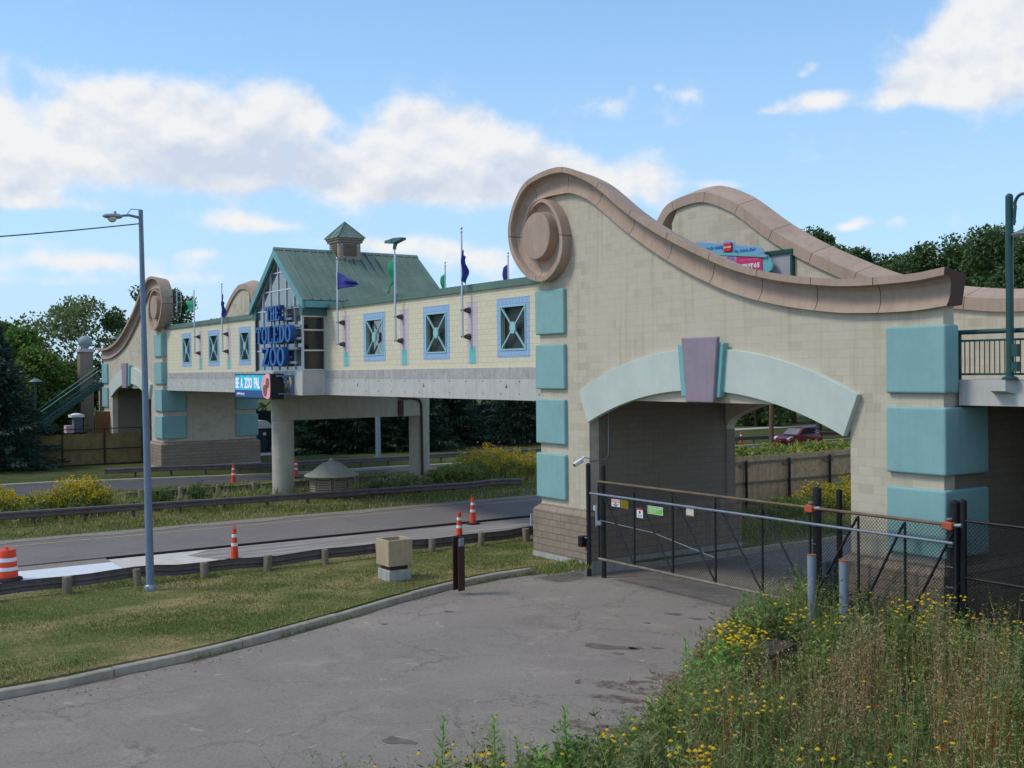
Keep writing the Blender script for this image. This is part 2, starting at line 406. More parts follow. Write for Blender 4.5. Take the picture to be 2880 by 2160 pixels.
def link(name, me, parent=None, bevel=0, seg=2):
    o = bpy.data.objects.new(name, me); COL.objects.link(o)
    if parent is not None:
        o.parent = parent
        if parent.type == 'EMPTY' and not parent.get('_local'):
            o.matrix_parent_inverse = (Matrix.Translation(parent.location) @ parent.rotation_euler.to_matrix().to_4x4()).inverted()
    if bevel:
        b = o.modifiers.new('bevel', 'BEVEL'); b.width = bevel; b.segments = seg; b.limit_method = 'ANGLE'; b.angle_limit = math.radians(40)
    return o
def local_thing(*a, **k):
    o = thing(*a, **k); o['_local'] = 1; return o
def struct(o): return tag(o, kind='structure')

def textmesh(name, s, size, pos, mat, parent=None, face='-y', sx=1.0, depth=.01, bold=0.0, align='CENTER', shear=0):
    cu = bpy.data.curves.new('t', 'FONT'); cu.body = s; cu.size = size; cu.extrude = depth; cu.offset = bold
    cu.align_x = align; cu.align_y = 'CENTER'; cu.shear = shear; cu.resolution_u = 3
    ob = bpy.data.objects.new('t', cu); COL.objects.link(ob); bpy.context.view_layer.update()
    me = bpy.data.meshes.new_from_object(ob.evaluated_get(bpy.context.evaluated_depsgraph_get()))
    bpy.data.objects.remove(ob); bpy.data.curves.remove(cu)
    R = {'-y': Matrix.Rotation(PI/2, 4, 'X'), '+x': Matrix.Rotation(PI/2, 4, 'Z') @ Matrix.Rotation(PI/2, 4, 'X')}[face]
    me.transform(Matrix.Translation(pos) @ R @ Matrix.Diagonal((sx, 1, 1, 1)))
    me.materials.clear(); me.materials.append(mat)
    for p in me.polygons: p.material_index = 0
    me.name = name
    return link(name, me, parent)

# quads by the thousand (leaves, blades, petals): arrays in, one mesh out
class Leaves:
    def __init__(s): s.c = []; s.m = []
    def add(s, base, d, side, L, W, mi=0, shape=.45):
        base = np.atleast_2d(base); L = np.asarray(L)[..., None]*np.ones((len(base), 1)); W = np.asarray(W)[..., None]*np.ones((len(base), 1))
        q = np.stack([base, base+d*L*shape+side*W*.5, base+d*L, base+d*L*shape-side*W*.5], 1)
        s.c.append(q); s.m.append(np.full(len(base), mi)); return s
    def build(s, name, mats, parent=None):
        q = np.concatenate(s.c); mi = np.concatenate(s.m).astype(np.int32); n = len(q)
        me = bpy.data.meshes.new(name); me.vertices.add(4*n); me.loops.add(4*n); me.polygons.add(n)
        me.vertices.foreach_set('co', q.reshape(-1).astype(np.float32))
        me.loops.foreach_set('vertex_index', np.arange(4*n, dtype=np.int32))
        me.polygons.foreach_set('loop_start', np.arange(0, 4*n, 4, dtype=np.int32))
        me.polygons.foreach_set('loop_total', np.full(n, 4, dtype=np.int32))
        for m in (mats if isinstance(mats, (list, tuple)) else [mats]): me.materials.append(m)
        me.polygons.foreach_set('material_index', mi)
        me.update(calc_edges=True); me.validate()
        return link(name, me, parent)
def unit(a): return a/(np.linalg.norm(a, axis=-1, keepdims=True)+1e-9)
def rdir(n, zb=0.0, zs=1.0, rng=RNG):
    d = rng.normal(size=(n, 3)); d[:, 2] = d[:, 2]*zs+zb; return unit(d)
def perp(d, rng=RNG):
    return unit(np.cross(d, rng.normal(size=d.shape)))

# ------------------------------------------------------------------ sky, sun
SUN_AZ = math.atan2(-.45, -.89)          # towards the sun: behind and to the left of the viewer
SUN_EL = math.radians(50)
w = bpy.data.worlds.new('World'); SC.world = w; w.use_nodes = True
nt = w.node_tree; N = nt.nodes; Lk = nt.links
bg = N['Background']; bg.inputs['Strength'].default_value = .1
sky = N.new('ShaderNodeTexSky'); sky.sky_type = 'NISHITA'; sky.sun_disc = False
sky.sun_elevation = SUN_EL; sky.sun_rotation = SUN_AZ; sky.altitude = 200; sky.air_density = 1.0; sky.dust_density = .6; sky.ozone_density = 1.6
def wm(op, a, b=0.0, c=None, clamp=False):
    n = N.new('ShaderNodeMath'); n.operation = op; n.use_clamp = clamp
    for i, v in enumerate((a, b) if c is None else (a, b, c)):
        if hasattr(v, 'links'): Lk.new(v, n.inputs[i])
        else: n.inputs[i].default_value = v
    return n.outputs[0]
tc = N.new('ShaderNodeTexCoord')
sp = N.new('ShaderNodeSeparateXYZ'); Lk.new(tc.outputs['Generated'], sp.inputs[0])
az = wm('ARCTAN2', sp.outputs[0], sp.outputs[1]); el = wm('ARCSINE', sp.outputs[2])
cv = N.new('ShaderNodeCombineXYZ'); Lk.new(az, cv.inputs[0]); Lk.new(el, cv.inputs[1])
def dirof(x, y):
    d = _ray(x, y); d = d/np.linalg.norm(d); return math.atan2(d[0], d[1]), math.asin(d[2])
def blobs(lst):
    tot = None
    for (cx, cy, rx, ry, a) in lst:
        k = 2880/2212; x, y = cx*k, cy*k; a0, e0 = dirof(x, y); ra, re = rx*k/FPX*1.08, ry*k/FPX*1.04
        v = N.new('ShaderNodeVectorMath'); v.operation = 'MULTIPLY_ADD'; Lk.new(cv.outputs[0], v.inputs[0])
        v.inputs[1].default_value = (1/ra, 1/re, 0); v.inputs[2].default_value = (-a0/ra, -e0/re, 0)
        d = N.new('ShaderNodeVectorMath'); d.operation = 'DOT_PRODUCT'; Lk.new(v.outputs[0], d.inputs[0]); Lk.new(v.outputs[0], d.inputs[1])
        g = wm('MULTIPLY', wm('POWER', .30, d.outputs['Value']), a)
        tot = g if tot is None else wm('ADD', tot, g)
    return tot
CLOUDS = [(215, 265, 110, 85, 1.1), (330, 240, 120, 65, 1.1), (450, 305, 180, 110, 1.1), (610, 255, 90, 70, 1.0), (680, 230, 40, 34, .7), (330, 350, 150, 55, .9), (560, 365, 150, 50, .9), (200, 330, 90, 70, .8),
 (835, 330, 105, 90, 1.0), (965, 310, 115, 72, 1.0), (1060, 345, 150, 80, 1.0), (930, 400, 210, 60, .9), (1180, 385, 140, 65, .9), (1260, 400, 150, 50, .8), (740, 400, 90, 40, .7), (900, 250, 70, 35, .6), (1030, 245, 60, 30, .6),
 (1270, 235, 66, 40, .62), (1340, 225, 36, 24, .5), (1365, 190, 20, 26, .4), (1480, 205, 32, 15, .55), (1420, 190, 16, 12, .5), (1390, 385, 70, 40, .75), (1560, 400, 70, 14, .85), (1430, 430, 60, 26, .6),
 (-10, 240, 45, 90, 1.0), (5, 330, 70, 80, 1.0), (60, 400, 80, 40, .8), (20, 420, 60, 40, .7), (95, 440, 60, 16, .7),
 (500, 475, 100, 22, .75), (590, 490, 70, 14, .6), (230, 450, 60, 22, .6), (300, 568, 190, 26, .7), (120, 560, 150, 22, .65), (60, 520, 90, 14, .5), (400, 600, 130, 14, .55), (150, 610, 160, 12, .5), (430, 548, 70, 12, .5), (740, 525, 80, 16, .6),
 (960, 540, 75, 34, .95), (1040, 560, 70, 34, .9), (890, 525, 50, 26, .8), (820, 535, 50, 22, .75), (760, 520, 40, 18, .7), (230, 500, 60, 10, .35), (640, 560, 60, 10, .4),
 (2120, 80, 130, 100, 1.2), (2210, 60, 120, 110, 1.2), (2030, 150, 95, 65, 1.1), (2120, 170, 120, 45, 1.0), (1940, 195, 75, 36, .9), (1900, 225, 60, 22, .6), (1730, 228, 75, 22, .95), (1790, 210, 50, 20, .9), (1655, 240, 36, 14, .7), (1755, 145, 22, 14, .85), (1730, 162, 16, 10, .6),
 (1862, 476, 34, 15, 1.0), (1828, 492, 30, 11, .9), (1940, 480, 26, 22, .85), (1690, 450, 14, 18, .55), (1960, 285, 30, 8, .45), (2050, 360, 30, 7, .45)]
SHADE = [(480, 385, 210, 55, 1), (620, 340, 130, 55, .8), (1040, 400, 190, 42, .8), (880, 385, 100, 50, .5), (350, 330, 130, 55, .6), (2120, 150, 140, 45, .45), (1120, 360, 110, 45, .4), (30, 390, 70, 60, .35)]
dens = blobs(CLOUDS)
mpn = N.new('ShaderNodeMapping'); Lk.new(cv.outputs[0], mpn.inputs['Vector']); mpn.inputs['Scale'].default_value = (1, 1.25, 1)
mpo = N.new('ShaderNodeMapping'); Lk.new(cv.outputs[0], mpo.inputs['Vector']); mpo.inputs['Scale'].default_value = (1, 1.25, 1); mpo.inputs['Location'].default_value = (-.006, .016, 0)
def wn(scale, detail, rough, dist=0, src=mpn):
    n = N.new('ShaderNodeTexNoise'); Lk.new(src.outputs[0], n.inputs['Vector'])
    n.inputs['Scale'].default_value = scale; n.inputs['Detail'].default_value = detail; n.inputs['Roughness'].default_value = rough; n.inputs['Distortion'].default_value = dist
    return n.outputs['Fac']
nz1 = wn(15, 12, .6, .1); nz1o = wn(15, 5, .55, .1, mpo); nz1c = wn(15, 5, .55, .1); nz2 = wn(6, 6, .6)
# away from the framed view the sky carries scattered cloud of the same kind
rest = wm('MULTIPLY', wm('SUBTRACT', wn(3.2, 5, .6), .34, clamp=True), 3.4, clamp=True)
daz = wm('ABSOLUTE', wm('SUBTRACT', az, YAW)); outside = wm('MAXIMUM', wm('MULTIPLY', wm('SUBTRACT', daz, .62), 4, clamp=True), wm('MULTIPLY', wm('SUBTRACT', el, .5), 4, clamp=True))
dens = wm('ADD', dens, wm('MULTIPLY', rest, outside))
dens = wm('ADD', dens, wm('MULTIPLY', wm('SUBTRACT', nz1, .5), 2.6))
dens = wm('ADD', dens, wm('MULTIPLY', wm('SUBTRACT', nz2, .5), .7))
mr = N.new('ShaderNodeMapRange'); mr.interpolation_type = 'SMOOTHSTEP'; Lk.new(dens, mr.inputs['Value'])
mr.inputs['From Min'].default_value = .22; mr.inputs['From Max'].default_value = 1.28
mask = mr.outputs[0]
shade = wm('MULTIPLY', blobs(SHADE), wm('MULTIPLY_ADD', nz2, 1.1, .25))
relief = wm('MULTIPLY', wm('SUBTRACT', nz1o, nz1c), 3.2)
shade = wm('ADD', wm('ADD', shade, .06), relief, clamp=True)
def wmix(f, a, b, mode='MIX'):
    n = N.new('ShaderNodeMix'); n.data_type = 'RGBA'; n.blend_type = mode
    for s, v in ((n.inputs[0], f), (n.inputs[6], a), (n.inputs[7], b)):
        if hasattr(v, 'links'): Lk.new(v, s)
        else: s.default_value = v
    return n.outputs[2]
ccol = wmix(shade, (7.1, 7.1, 7.15, 1), (4.9, 5.5, 6.5, 1))
skyc = wmix(1.0, sky.outputs[0], (.95, 1.42, 1.66, 1), 'MULTIPLY')
low = wm('POWER', wm('SUBTRACT', 1.0, wm('MULTIPLY', wm('MAXIMUM', el, 0.0), 1.7, clamp=True)), 1.5)
skyc = wmix(wm('MULTIPLY', low, .93), skyc, (4.3, 5.75, 7.5, 1))
final = wmix(wm('MULTIPLY', mask, .97), skyc, ccol)
Lk.new(final, bg.inputs['Color'])
sd = bpy.data.lights.new('sun', 'SUN'); so = bpy.data.objects.new('sun', sd); COL.objects.link(so)
sd.energy = 1.5; sd.angle = math.radians(14); sd.color = (1.0, .90, .74)
sv = Vector((math.sin(SUN_AZ)*math.cos(SUN_EL), math.cos(SUN_AZ)*math.cos(SUN_EL), math.sin(SUN_EL)))
so.rotation_euler = sv.to_track_quat('Z', 'Y').to_euler(); so.location = (0, 0, 60)
SC.view_settings.view_transform = 'Standard'; SC.view_settings.look = 'None'; SC.view_settings.exposure = 0.35

# ------------------------------------------------------------------ ground, roads
Y0, Y1 = -40.0, 170.0
m = MB(); m.add([(-1800, -1800, -.46), (1800, -1800, -.46), (1800, 1800, -.46), (-1800, 1800, -.46)], [(0, 1, 2, 3)])
struct(m.build('ground', GROUND))
KP = [(x, y) for x, y in [tuple(on_z(px, py, -.22)[:2]) for px, py in ((0, 1968), (300, 1908), (600, 1843), (900, 1763), (1100, 1703), (1250, 1662), (1400, 1630), (1560, 1608), (1680, 1596))]]
KP = [(KP[0][0]+.9, -40.0), (KP[0][0]+.5, KP[0][1]-8)] + KP + [(-25.75, 22.0), (-25.72, 27.0), (-25.7, 45.0), (-25.7, 60.0)]
def smooth2(P, k=6):
    P = np.array(P, float); out = []
    for i in range(len(P)-1):
        p0, p1, p2, p3 = P[max(i-1, 0)], P[i], P[i+1], P[min(i+2, len(P)-1)]
        for j in range(k):
            t = j/k
            out.append(.5*((2*p1)+(-p0+p2)*t+(2*p0-5*p1+4*p2-p3)*t*t+(-p0+3*p1-3*p2+p3)*t**3))
    out.append(P[-1]); return np.array(out)
KS = smooth2(KP, 5)
def ribbon(path, off, left=True):
    t = np.gradient(path, axis=0); t = t/np.linalg.norm(t, axis=1, keepdims=True); nrm = np.stack([-t[:, 1], t[:, 0]], 1)
    return path + nrm*off
kin, kout = KS, ribbon(KS, .16)
secs = []
for a, b in zip(kin, kout):
    d = (b-a)/np.linalg.norm(b-a)
    secs.append([(a[0], a[1], -.3), (a[0]+d[0]*.01, a[1]+d[1]*.01, -.07), (a[0]+d[0]*.04, a[1]+d[1]*.04, -.045), (b[0], b[1], -.04), (b[0], b[1], -.3)])
secs_ = np.array(secs); cl = np.concatenate([[0], np.cumsum(np.linalg.norm(np.diff(secs_[:, 0, :2], axis=0), axis=1))])
m = MB(); pos_ = 0.0; kk = 0
at_ = lambda q: [[np.interp(q, cl, secs_[:, j, c_]) for c_ in range(3)] for j in range(secs_.shape[1])]
while pos_ < cl[-1]-.1:
    e_ = min(pos_+3.05, cl[-1]); qs = [pos_+.012]+[q for q in cl if pos_+.05 < q < e_-.05]+[e_-.012]
    dz = .008*math.sin(kk*2.1); m.loft([[(x, y, z+(dz if z > -.2 else 0)) for x, y, z in at_(q)] for q in qs]); pos_ = e_; kk += 1
struct(m.build('kerb', KERB))
m = MB(); lawn = [tuple(p) for p in kout] + [(-33.25, 60.0), (-33.25, -40.0)]
m.prism_z(lawn, -.3, 0.0); struct(m.build('lawn', TURF))
m = MB(); drv = [tuple(p) for p in kin] + [(6.0, 60.0), (6.0, -40.0)]
m.prism_z(drv, -.29, -.22); struct(m.build('driveway', DRIVE))
# oil and damp stains on the driveway
OIL = plain('oil_stain', lin(104, 94, 87), .75, var=.3, scale=6)
def blot(px, py, a, b, z=-.214, rot=.6):
    c = on_z(px, py, z); q = []
    for k in range(18):
        t = 2*PI*k/18; r = 1+.22*math.sin(3*t+px)+.12*math.sin(5*t+py)
        x, y = a*r*math.cos(t), b*r*math.sin(t); q.append((c[0]+x*math.cos(rot)-y*math.sin(rot), c[1]+x*math.sin(rot)+y*math.cos(rot), z))
    return q
m = MB()
for px, py, a, b in ((1710, 1819, .62, .2), (1785, 1822, .16, .11), (1740, 1838, .14, .07), (1848, 1822, .13, .07), (1896, 1727, .2, .12), (1960, 1740, .2, .08), (1820, 1752, .1, .06), (1120, 2083, .3, .15), (1263, 1720, .14, .08), (1080, 1755, .1, .06)):
    m.add(blot(px, py, a, b), [tuple(range(18))])
m.build('oil_stain', OIL); tag(COL.objects['oil_stain'], kind='stuff')

n = NT('litter_stain'); n.set(.95, 0, .1); n.color(lin(108, 84, 76)); ra_ = n.ramp(n.noise(3.2, 6, .75), [(.46, (0, 0, 0)), (.66, (.75,)*3)]); n.link(ra_, n.b.inputs['Alpha'])
m = MB()
for px, py, a, b in ((1770, 1930, 1.0, .4), (1830, 2010, .9, .35), (1740, 1965, .6, .25), (1690, 2045, .7, .25), (1880, 1900, .5, .4)): m.add(blot(px, py, a, b, -.212), [tuple(range(18))])
tag(m.build('litter_stain', n.m), kind='stuff')
LIP = -36.92
m = MB(); m.box(-42.55, LIP, Y0, Y1, -.28, -.01); struct(m.build('near_road', ROAD))
m = MB(); m.box(LIP, -33.26, 8.95, Y1, -.28, -.09); struct(m.build('milled_lane', MILL))
m = MB(); m.box(LIP, -36.1, Y0, 8.94, -.28, -.05); struct(m.build('broken_road_edge', GRIT))
m = MB(); m.box(-36.1, -33.26, Y0, 8.94, -.28, -.055); struct(m.build('fresh_concrete_slab', FRESH))
m = MB(); q = [(LIP+.1, 9.0), (-33.3, 9.0), (-33.3, 9.8), (-34.6, 11.9), (-36.0, 11.3), (LIP+.1, 12.4)]
m.prism_z(q, -.088, -.082); struct(m.build('dusty_slab', DUST))
m = MB(); m.box(LIP, LIP+.02, 8.95, 120, -.09, -.012); struct(m.build('cut_asphalt_edge', plain('cut_edge_dark', lin(52, 48, 46), .95, var=.3, scale=8)))
m = MB(); m.box(-41.35, -41.24, Y0, Y1, -.007, -.004); struct(m.build('yellow_edge_line', YLINE))
sh = []
for i, y in enumerate(np.linspace(Y0, 80, 200)):
    sh.append((-42.05+.16*math.sin(y*1.3)+.12*math.sin(y*3.1+1), y))
m = MB(); m.prism_z(sh+[(-42.9, 80), (-42.9, Y0)], -.003, .002); struct(m.build('gravel_shoulder', GRIT))
m = MB(); m.box(-57.9, -42.56, Y0, Y1, -.45, -.004); struct(m.build('median', TURFM))
FK = smooth2([(-68.6, Y0), (-67.6, 9), (-66.6, 15.5), (-65.6, 19.5), (-63.9, 26.5), (-63.7, 33), (-63.0, 40), (-62.9, 60), (-62.9, Y1)], 5)
fko = ribbon(FK, .3)
m = MB(); m.prism_z([tuple(p) for p in FK]+[(-57.92, Y1), (-57.92, Y0)], -.42, -.35); struct(m.build('far_road', ROADF))
m = MB(); secs = []
for a, b in zip(FK, fko): secs.append([(a[0], a[1], -.42), (a[0], a[1], -.22), (b[0], b[1], -.205), (b[0], b[1], -.42)])
m.loft(secs); struct(m.build('far_kerb', KERB))
m = MB(); vs = []; fs = []
for b in fko: vs += [(b[0], b[1], -.215), (-69.8, b[1], .0), (-300, b[1], .06)]
for i in range(len(fko)-1):
    for k in (0, 1): fs.append((3*i+k, 3*i+k+1, 3*i+k+4, 3*i+k+3))
m.add(vs, fs); struct(m.build('far_verge', TURFF))
m = MB(); m.box(-77.6, -75.4, 26.8, 120, .02, .055); struct(m.build('footpath', PATH))
m = MB(); q = smooth2([(-75.3, 36), (-72.4, 40), (-71.4, 47), (-71.3, 56), (-71.6, 70), (-75.3, 72)], 6); m.prism_z([tuple(p) for p in q], .0, .045); struct(m.build('mulch_bed', MULCH))
m = MB(); q = smooth2([(-18.9, 20.6), (-17.9, 18.2), (-16.2, 15.6), (-14.6, 13.4), (-13.5, 11.6), (-13.4, 9), (-13.6, 6), (-13.4, 2), (-13.2, -20)], 6)
m.prism_z([tuple(p) for p in q]+[(5.9, -20), (5.9, 20.6)], -.219, -.17); struct(m.build('meadow_soil', SOIL))

# ------------------------------------------------------------------ gatehouses
YF = 20.33
PAIRS = [((2658.9, 750), (2662.5, 859.3)), ((2580, 767), (2582, 872)), ((2500, 776), (2503, 878)), ((2409, 783), (2430, 880)), ((2325, 783), (2337, 877.7)), ((2190, 770), (2194, 858.7)), ((2062, 740), (2062, 824.6)),
 ((1950, 691.5), (1946, 772.8)), ((1852, 640.8), (1848.5, 715)), ((1765, 583), (1758, 650)), ((1686, 516), (1678.5, 581)), ((1646, 490.7), (1646, 557.6)), ((1600.7, 472.7), (1606, 543.2)), ((1562.7, 470.8), (1573.6, 546)),
 ((1512, 489), (1528, 557)), ((1472.3, 518), (1498, 573)), ((1447, 565), (1480, 600)), ((1432.5, 615.5), (1472, 635)), ((1429, 659), (1473, 662)), ((1436, 706), (1478, 693)), ((1454, 746), (1488, 716)), ((1480, 778), (1500, 726)),
 ((1508, 791), (1511, 727)), ((1534, 788), (1523, 721)), ((1555.5, 767.4), (1534, 704)), ((1574, 735), (1541, 682)), ((1582, 695), (1544, 657)), ((1581, 655.3), (1543, 632)), ((1573.6, 619), (1537, 614)), ((1562.7, 594), (1529, 604)),
 ((1548, 572), (1517, 601)), ((1530, 560), (1506, 605)), ((1512, 562.5), (1494, 612)), ((1494, 576), (1485, 624)), ((1479, 601), (1478, 640)), ((1472, 633), (1474, 650))]
OC = smooth2([on_y(*a, YF-.35)[[0, 2]] for a, b in PAIRS], 5)
IC = smooth2([on_y(*b, YF-.15)[[0, 2]] for a, b in PAIRS], 5)
_dc = on_y(1508.5, 664, YF-.38)
MIR = -97.72
def gatehouse(mir, label):
    mx = (lambda x: MIR-x) if mir else (lambda x: x)
    def flip(mb):
        if mir: mb.v = [(MIR-x, y, z) for x, y, z in mb.v]
        return mb
    root = thing('arch_gatehouse', label, 'gatehouse', (mx(-21.3), 23.1, 0), 'scroll-topped gatehouses at both ends of the footbridge')
    P = lambda name, mb, mat, parent=root, **k: flip(mb).build(name, mat, parent, **k)
    mid = [tuple(.5*(o+i)) for o, i in zip(OC, IC)]
    n_end = 11*5
    top = [mid[i] for i in range(0, n_end+1, 2)]
    def wall_piece(mb, y0, y1, arch=None):
        tp = [p for p in top[::-1] if p[0] > -28.0]
        H = lambda x: float(np.interp(x, [p[0] for p in tp], [p[1] for p in tp]))
        L = [p for p in tp if p[0] < -26.09]; Mx = [p for p in tp if -26.09 < p[0] < -16.48]; Rr = [p for p in tp if -16.48 < p[0] < -14.08]
        mb.prism_y([(-28.58, -.2), (-26.09, -.2), (-26.09, H(-26.09))]+L[::-1]+[(-27.95, 11.72), (-28.3, 11.45), (-28.62, 10.9), (-28.58, 9.6)], y0, y1)
        lo = arch or [(-26.09, 4.99), (-16.48, 4.99)]
        up = [(-26.09, H(-26.09))]+Mx+[(-16.48, H(-16.48))]
        xs = sorted(set([p[0] for p in up]+[p[0] for p in lo]))
        lz = lambda x: float(np.interp(x, [p[0] for p in lo], [p[1] for p in lo]))
        n_ = len(xs); vs = []
        for y in (y0, y1): vs += [(x, y, lz(x)) for x in xs]+[(x, y, H(x)) for x in xs]
        fs = []
        for i in range(n_-1):
            for o in (0, 2*n_): fs.append((o+i, o+i+1, o+n_+i+1, o+n_+i))
            fs.append((i, i+1, 2*n_+i+1, 2*n_+i)); fs.append((n_+i, n_+i+1, 3*n_+i+1, 3*n_+i))
        mb.add(vs, fs)
        mb.prism_y([(-16.48, -.2), (-14.08, -.2), (-14.08, top[0][1])]+Rr[::-1]+[(-16.48, H(-16.48))], y0, y1)
    m = MB(); wall_piece(m, YF, YF+.36); P('front_wall', m, CREAM)
    # rear parapet wall, arched opening
    arc = [(-21.28-4.8*math.cos(PI*t/24), 3.9+1.09*math.sin(PI*t/24)) for t in range(25)]
    arc[0] = (-26.09, arc[0][1]); arc[-1] = (-16.48, arc[-1][1])
    m = MB(); wall_piece(m, 26.0, 26.36, arc); P('rear_wall', m, CREAM)
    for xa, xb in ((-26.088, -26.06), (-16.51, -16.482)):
        m = MB(); m.box(xa, xb, 26.0, 26.37, -.2, 3.89); P('jamb_shade_sheet', m, TUNNEL)  # added sheets in a darker block colour, toning down the lit rear jambs
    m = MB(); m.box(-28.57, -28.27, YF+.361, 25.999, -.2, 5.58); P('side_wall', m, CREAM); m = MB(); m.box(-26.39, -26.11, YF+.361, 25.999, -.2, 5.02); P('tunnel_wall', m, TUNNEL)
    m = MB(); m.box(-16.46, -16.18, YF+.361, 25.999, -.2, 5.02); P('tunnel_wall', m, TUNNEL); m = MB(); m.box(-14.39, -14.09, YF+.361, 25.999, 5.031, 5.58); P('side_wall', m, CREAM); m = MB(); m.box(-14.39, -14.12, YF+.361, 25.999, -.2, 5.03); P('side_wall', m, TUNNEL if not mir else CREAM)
    m = MB(); m.box(-28.26, -14.4, YF+.361, 25.999, 5.03, 5.57); P('deck', m, CONC2)
    # front cornice: rim, cove and scroll as one swept profile
    secs = []; uvs = []; s = 0; prev = None
    for i, (o, c) in enumerate(zip(OC, IC)):
        L = np.linalg.norm(c-o)+1e-6; rim = min(.17, .36*L)/L
        inn = i > 31*5
        def at(t, y): q = o+(c-o)*t; return (q[0], y, q[1])
        tb = .0
        f = 1.0 if i < 30*5 else max(.15, 1-(i-150)/40)
        yf = YF-.06-.30*f; yc = YF-.10
        back = YF+.38 if i < 22*5 else YF+.02
        drop = (.12 if i < 18*5 else .0)/L
        secs.append([at(drop, back), at(0, yf), at(rim*.96, yf), at(rim, yf+.015), at(rim+.012, yf+.20*f), at(rim+.16, YF-.085), at(.72, YF-.06), at(.9, YF-.10), at(1.0, YF-.15 if i < 15*5 else YF-.06), at(1.0, YF+.01), at(.97, YF+.02 if i > 22*5 else back-.001), at(min(.9, drop+.3), back-.0005 if i < 22*5 else YF+.019)])
        if prev is not None: s += np.linalg.norm(.5*(o+c)-prev)
        prev = .5*(o+c); uvs += [(s, k/12) for k in range(12)]
    m = MB(); m.loft(secs); m.uv = uvs; cop = P('coping', m, COPE, smooth=True, auto=28)
    m = MB(); q = [(_dc[0]+.73*math.cos(2*PI*k/40), _dc[2]+.73*math.sin(2*PI*k/40)) for k in range(40)]
    m.prism_y(q, YF-.04, YF-.40); m.uv = [(.9, .5)]*len(m.v); P('scroll_disc', m, COPE, cop, bevel=.03)
    m = MB(); q = [tuple(.55*o+.45*c) for o, c in zip(OC[14*5:31*5], IC[14*5:31*5])]; m.prism_y(q, YF-.035, YF+.45); m.uv = [(.9, .5)]*len(m.v); P('scroll_back', m, COPE, cop)
    # rear cornice
    secs = []; uvs = []; s = 0; prev = None
    pth = OC[:21*5]; t = np.gradient(pth, axis=0); t /= np.linalg.norm(t, axis=1, keepdims=True); nr = np.stack([-t[:, 1], t[:, 0]], 1)
    if nr[0][1] > 0: nr = -nr
    for i, (o, q) in enumerate(zip(pth, nr)):
        a = lambda d, y: (o[0]+q[0]*d, y, o[1]+q[1]*d)
        secs.append([a(0, 26.62), a(.27, 25.9), a(.60, 25.9), a(.60, 25.99), a(.62, 26.37), a(.75, 26.62)])
        if prev is not None: s += np.linalg.norm(o-prev)
        prev = o; uvs += [(s, 0)]*6
    m = MB(); m.loft(secs); m.uv = uvs; P('coping', m, COPE, smooth=True, auto=25)
    # quoins: left (bridge side) column of four, right column of three, wrapping the corners
    for z0, z1 in ((7.0, 8.4), (5.29, 6.69), (3.58, 4.98), (1.87, 3.28)):
        m = MB(); m.box(-28.70, -27.17, YF-.12, YF+.3, z0, z1); m.box(-28.70, -28.3, YF+.3, YF+1.42, z0, z1)
        m = MB(); m.prism_z([(-28.70, YF-.12), (-27.17, YF-.12), (-27.17, YF+.05), (-28.5, YF+.05), (-28.5, YF+1.42), (-28.70, YF+1.42)], z0, z1)
        P('quoin', m, TEAL, bevel=.05, seg=3)
    for z0, z1 in ((3.58, 4.8), (1.87, 3.28)):
        m = MB(); m.prism_z([(-28.70, 26.48), (-27.17, 26.48), (-27.17, 26.3), (-28.5, 26.3), (-28.5, 25.0), (-28.70, 25.0)], z0, z1)
        P('quoin', m, TEAL, bevel=.05, seg=3)
    for z0, z1 in ((5.30, 6.74), (3.58, 5.01), (1.84, 3.28)):
        yy = YF+1.42 if z0 < 5 else YF+.37
        m = MB(); m.prism_z([(-13.96, YF-.12), (-15.44, YF-.12), (-15.44, YF+.05), (-14.16, YF+.05), (-14.16, yy), (-13.96, yy)], z0, z1)
        P('quoin', m, TEAL, bevel=.05, seg=3)
    # stone plinths with a sloped top course and a pale footing
    for x0, x1 in ((-28.58, -26.09), (-16.48, -14.08)):
        p = .2
        m = MB(); secs = []
        for e, z in ((p, -.2), (p, 1.5), (.004, 1.68)):
            e2 = min(e, .12)
            secs.append([(x0-e, YF-e, z), (x1+e2, YF-e, z), (x1+e2, 26.36+e, z), (x0-e, 26.36+e, z)])
        m.loft(secs); P('plinth', m, STONE)
        m = MB(); m.box(x0-p-.015, x1+.135, YF-p-.015, 26.58, -.25, .16); P('footing', m, CONCD)
    # arch band and keystone
    cx = -21.28; oc = []; ic = []
    for k in range(33):
        u = -1+2*k/32
        x = u*5.12; oc.append((cx+x, 6.41-(12.0-math.sqrt(144-x*x))))
        x = u*4.72; ic.append((cx+x, 5.31-(11.6-math.sqrt(11.6**2-x*x))))
    m = MB(); m.prism_y(oc+ic[::-1], YF-.15, YF+.015); P('arch_band', m, MINT, bevel=.012)
    yt, yl = YF-.27, YF-.37
    tq = [tuple(on_y(x, y, yt)[[0, 2]]) for x, y in ((1904.5, 968), (2034, 964), (2023, 1119), (1915.4, 1116))]; lq = [tuple(on_y(x, y, yl)[[0, 2]]) for x, y in ((1914.5, 950), (2016.5, 946.5), (2004.8, 1133), (1927.5, 1131))]
    m = MB(); m.prism_y(tq, yt, YF-.06); ks = P('keystone', m, AQUA, bevel=.03)
    m = MB(); m.prism_y(lq, yl, YF-.25); P('keystone_face', m, LAV, ks, bevel=.035)
    return root
GH = gatehouse(False, 'large cream block gatehouse with brown scroll coping and arched gateway behind the chain link gate')
gatehouse(True, 'distant mirrored scroll-topped gatehouse beyond the far road, behind the tall lamp post')

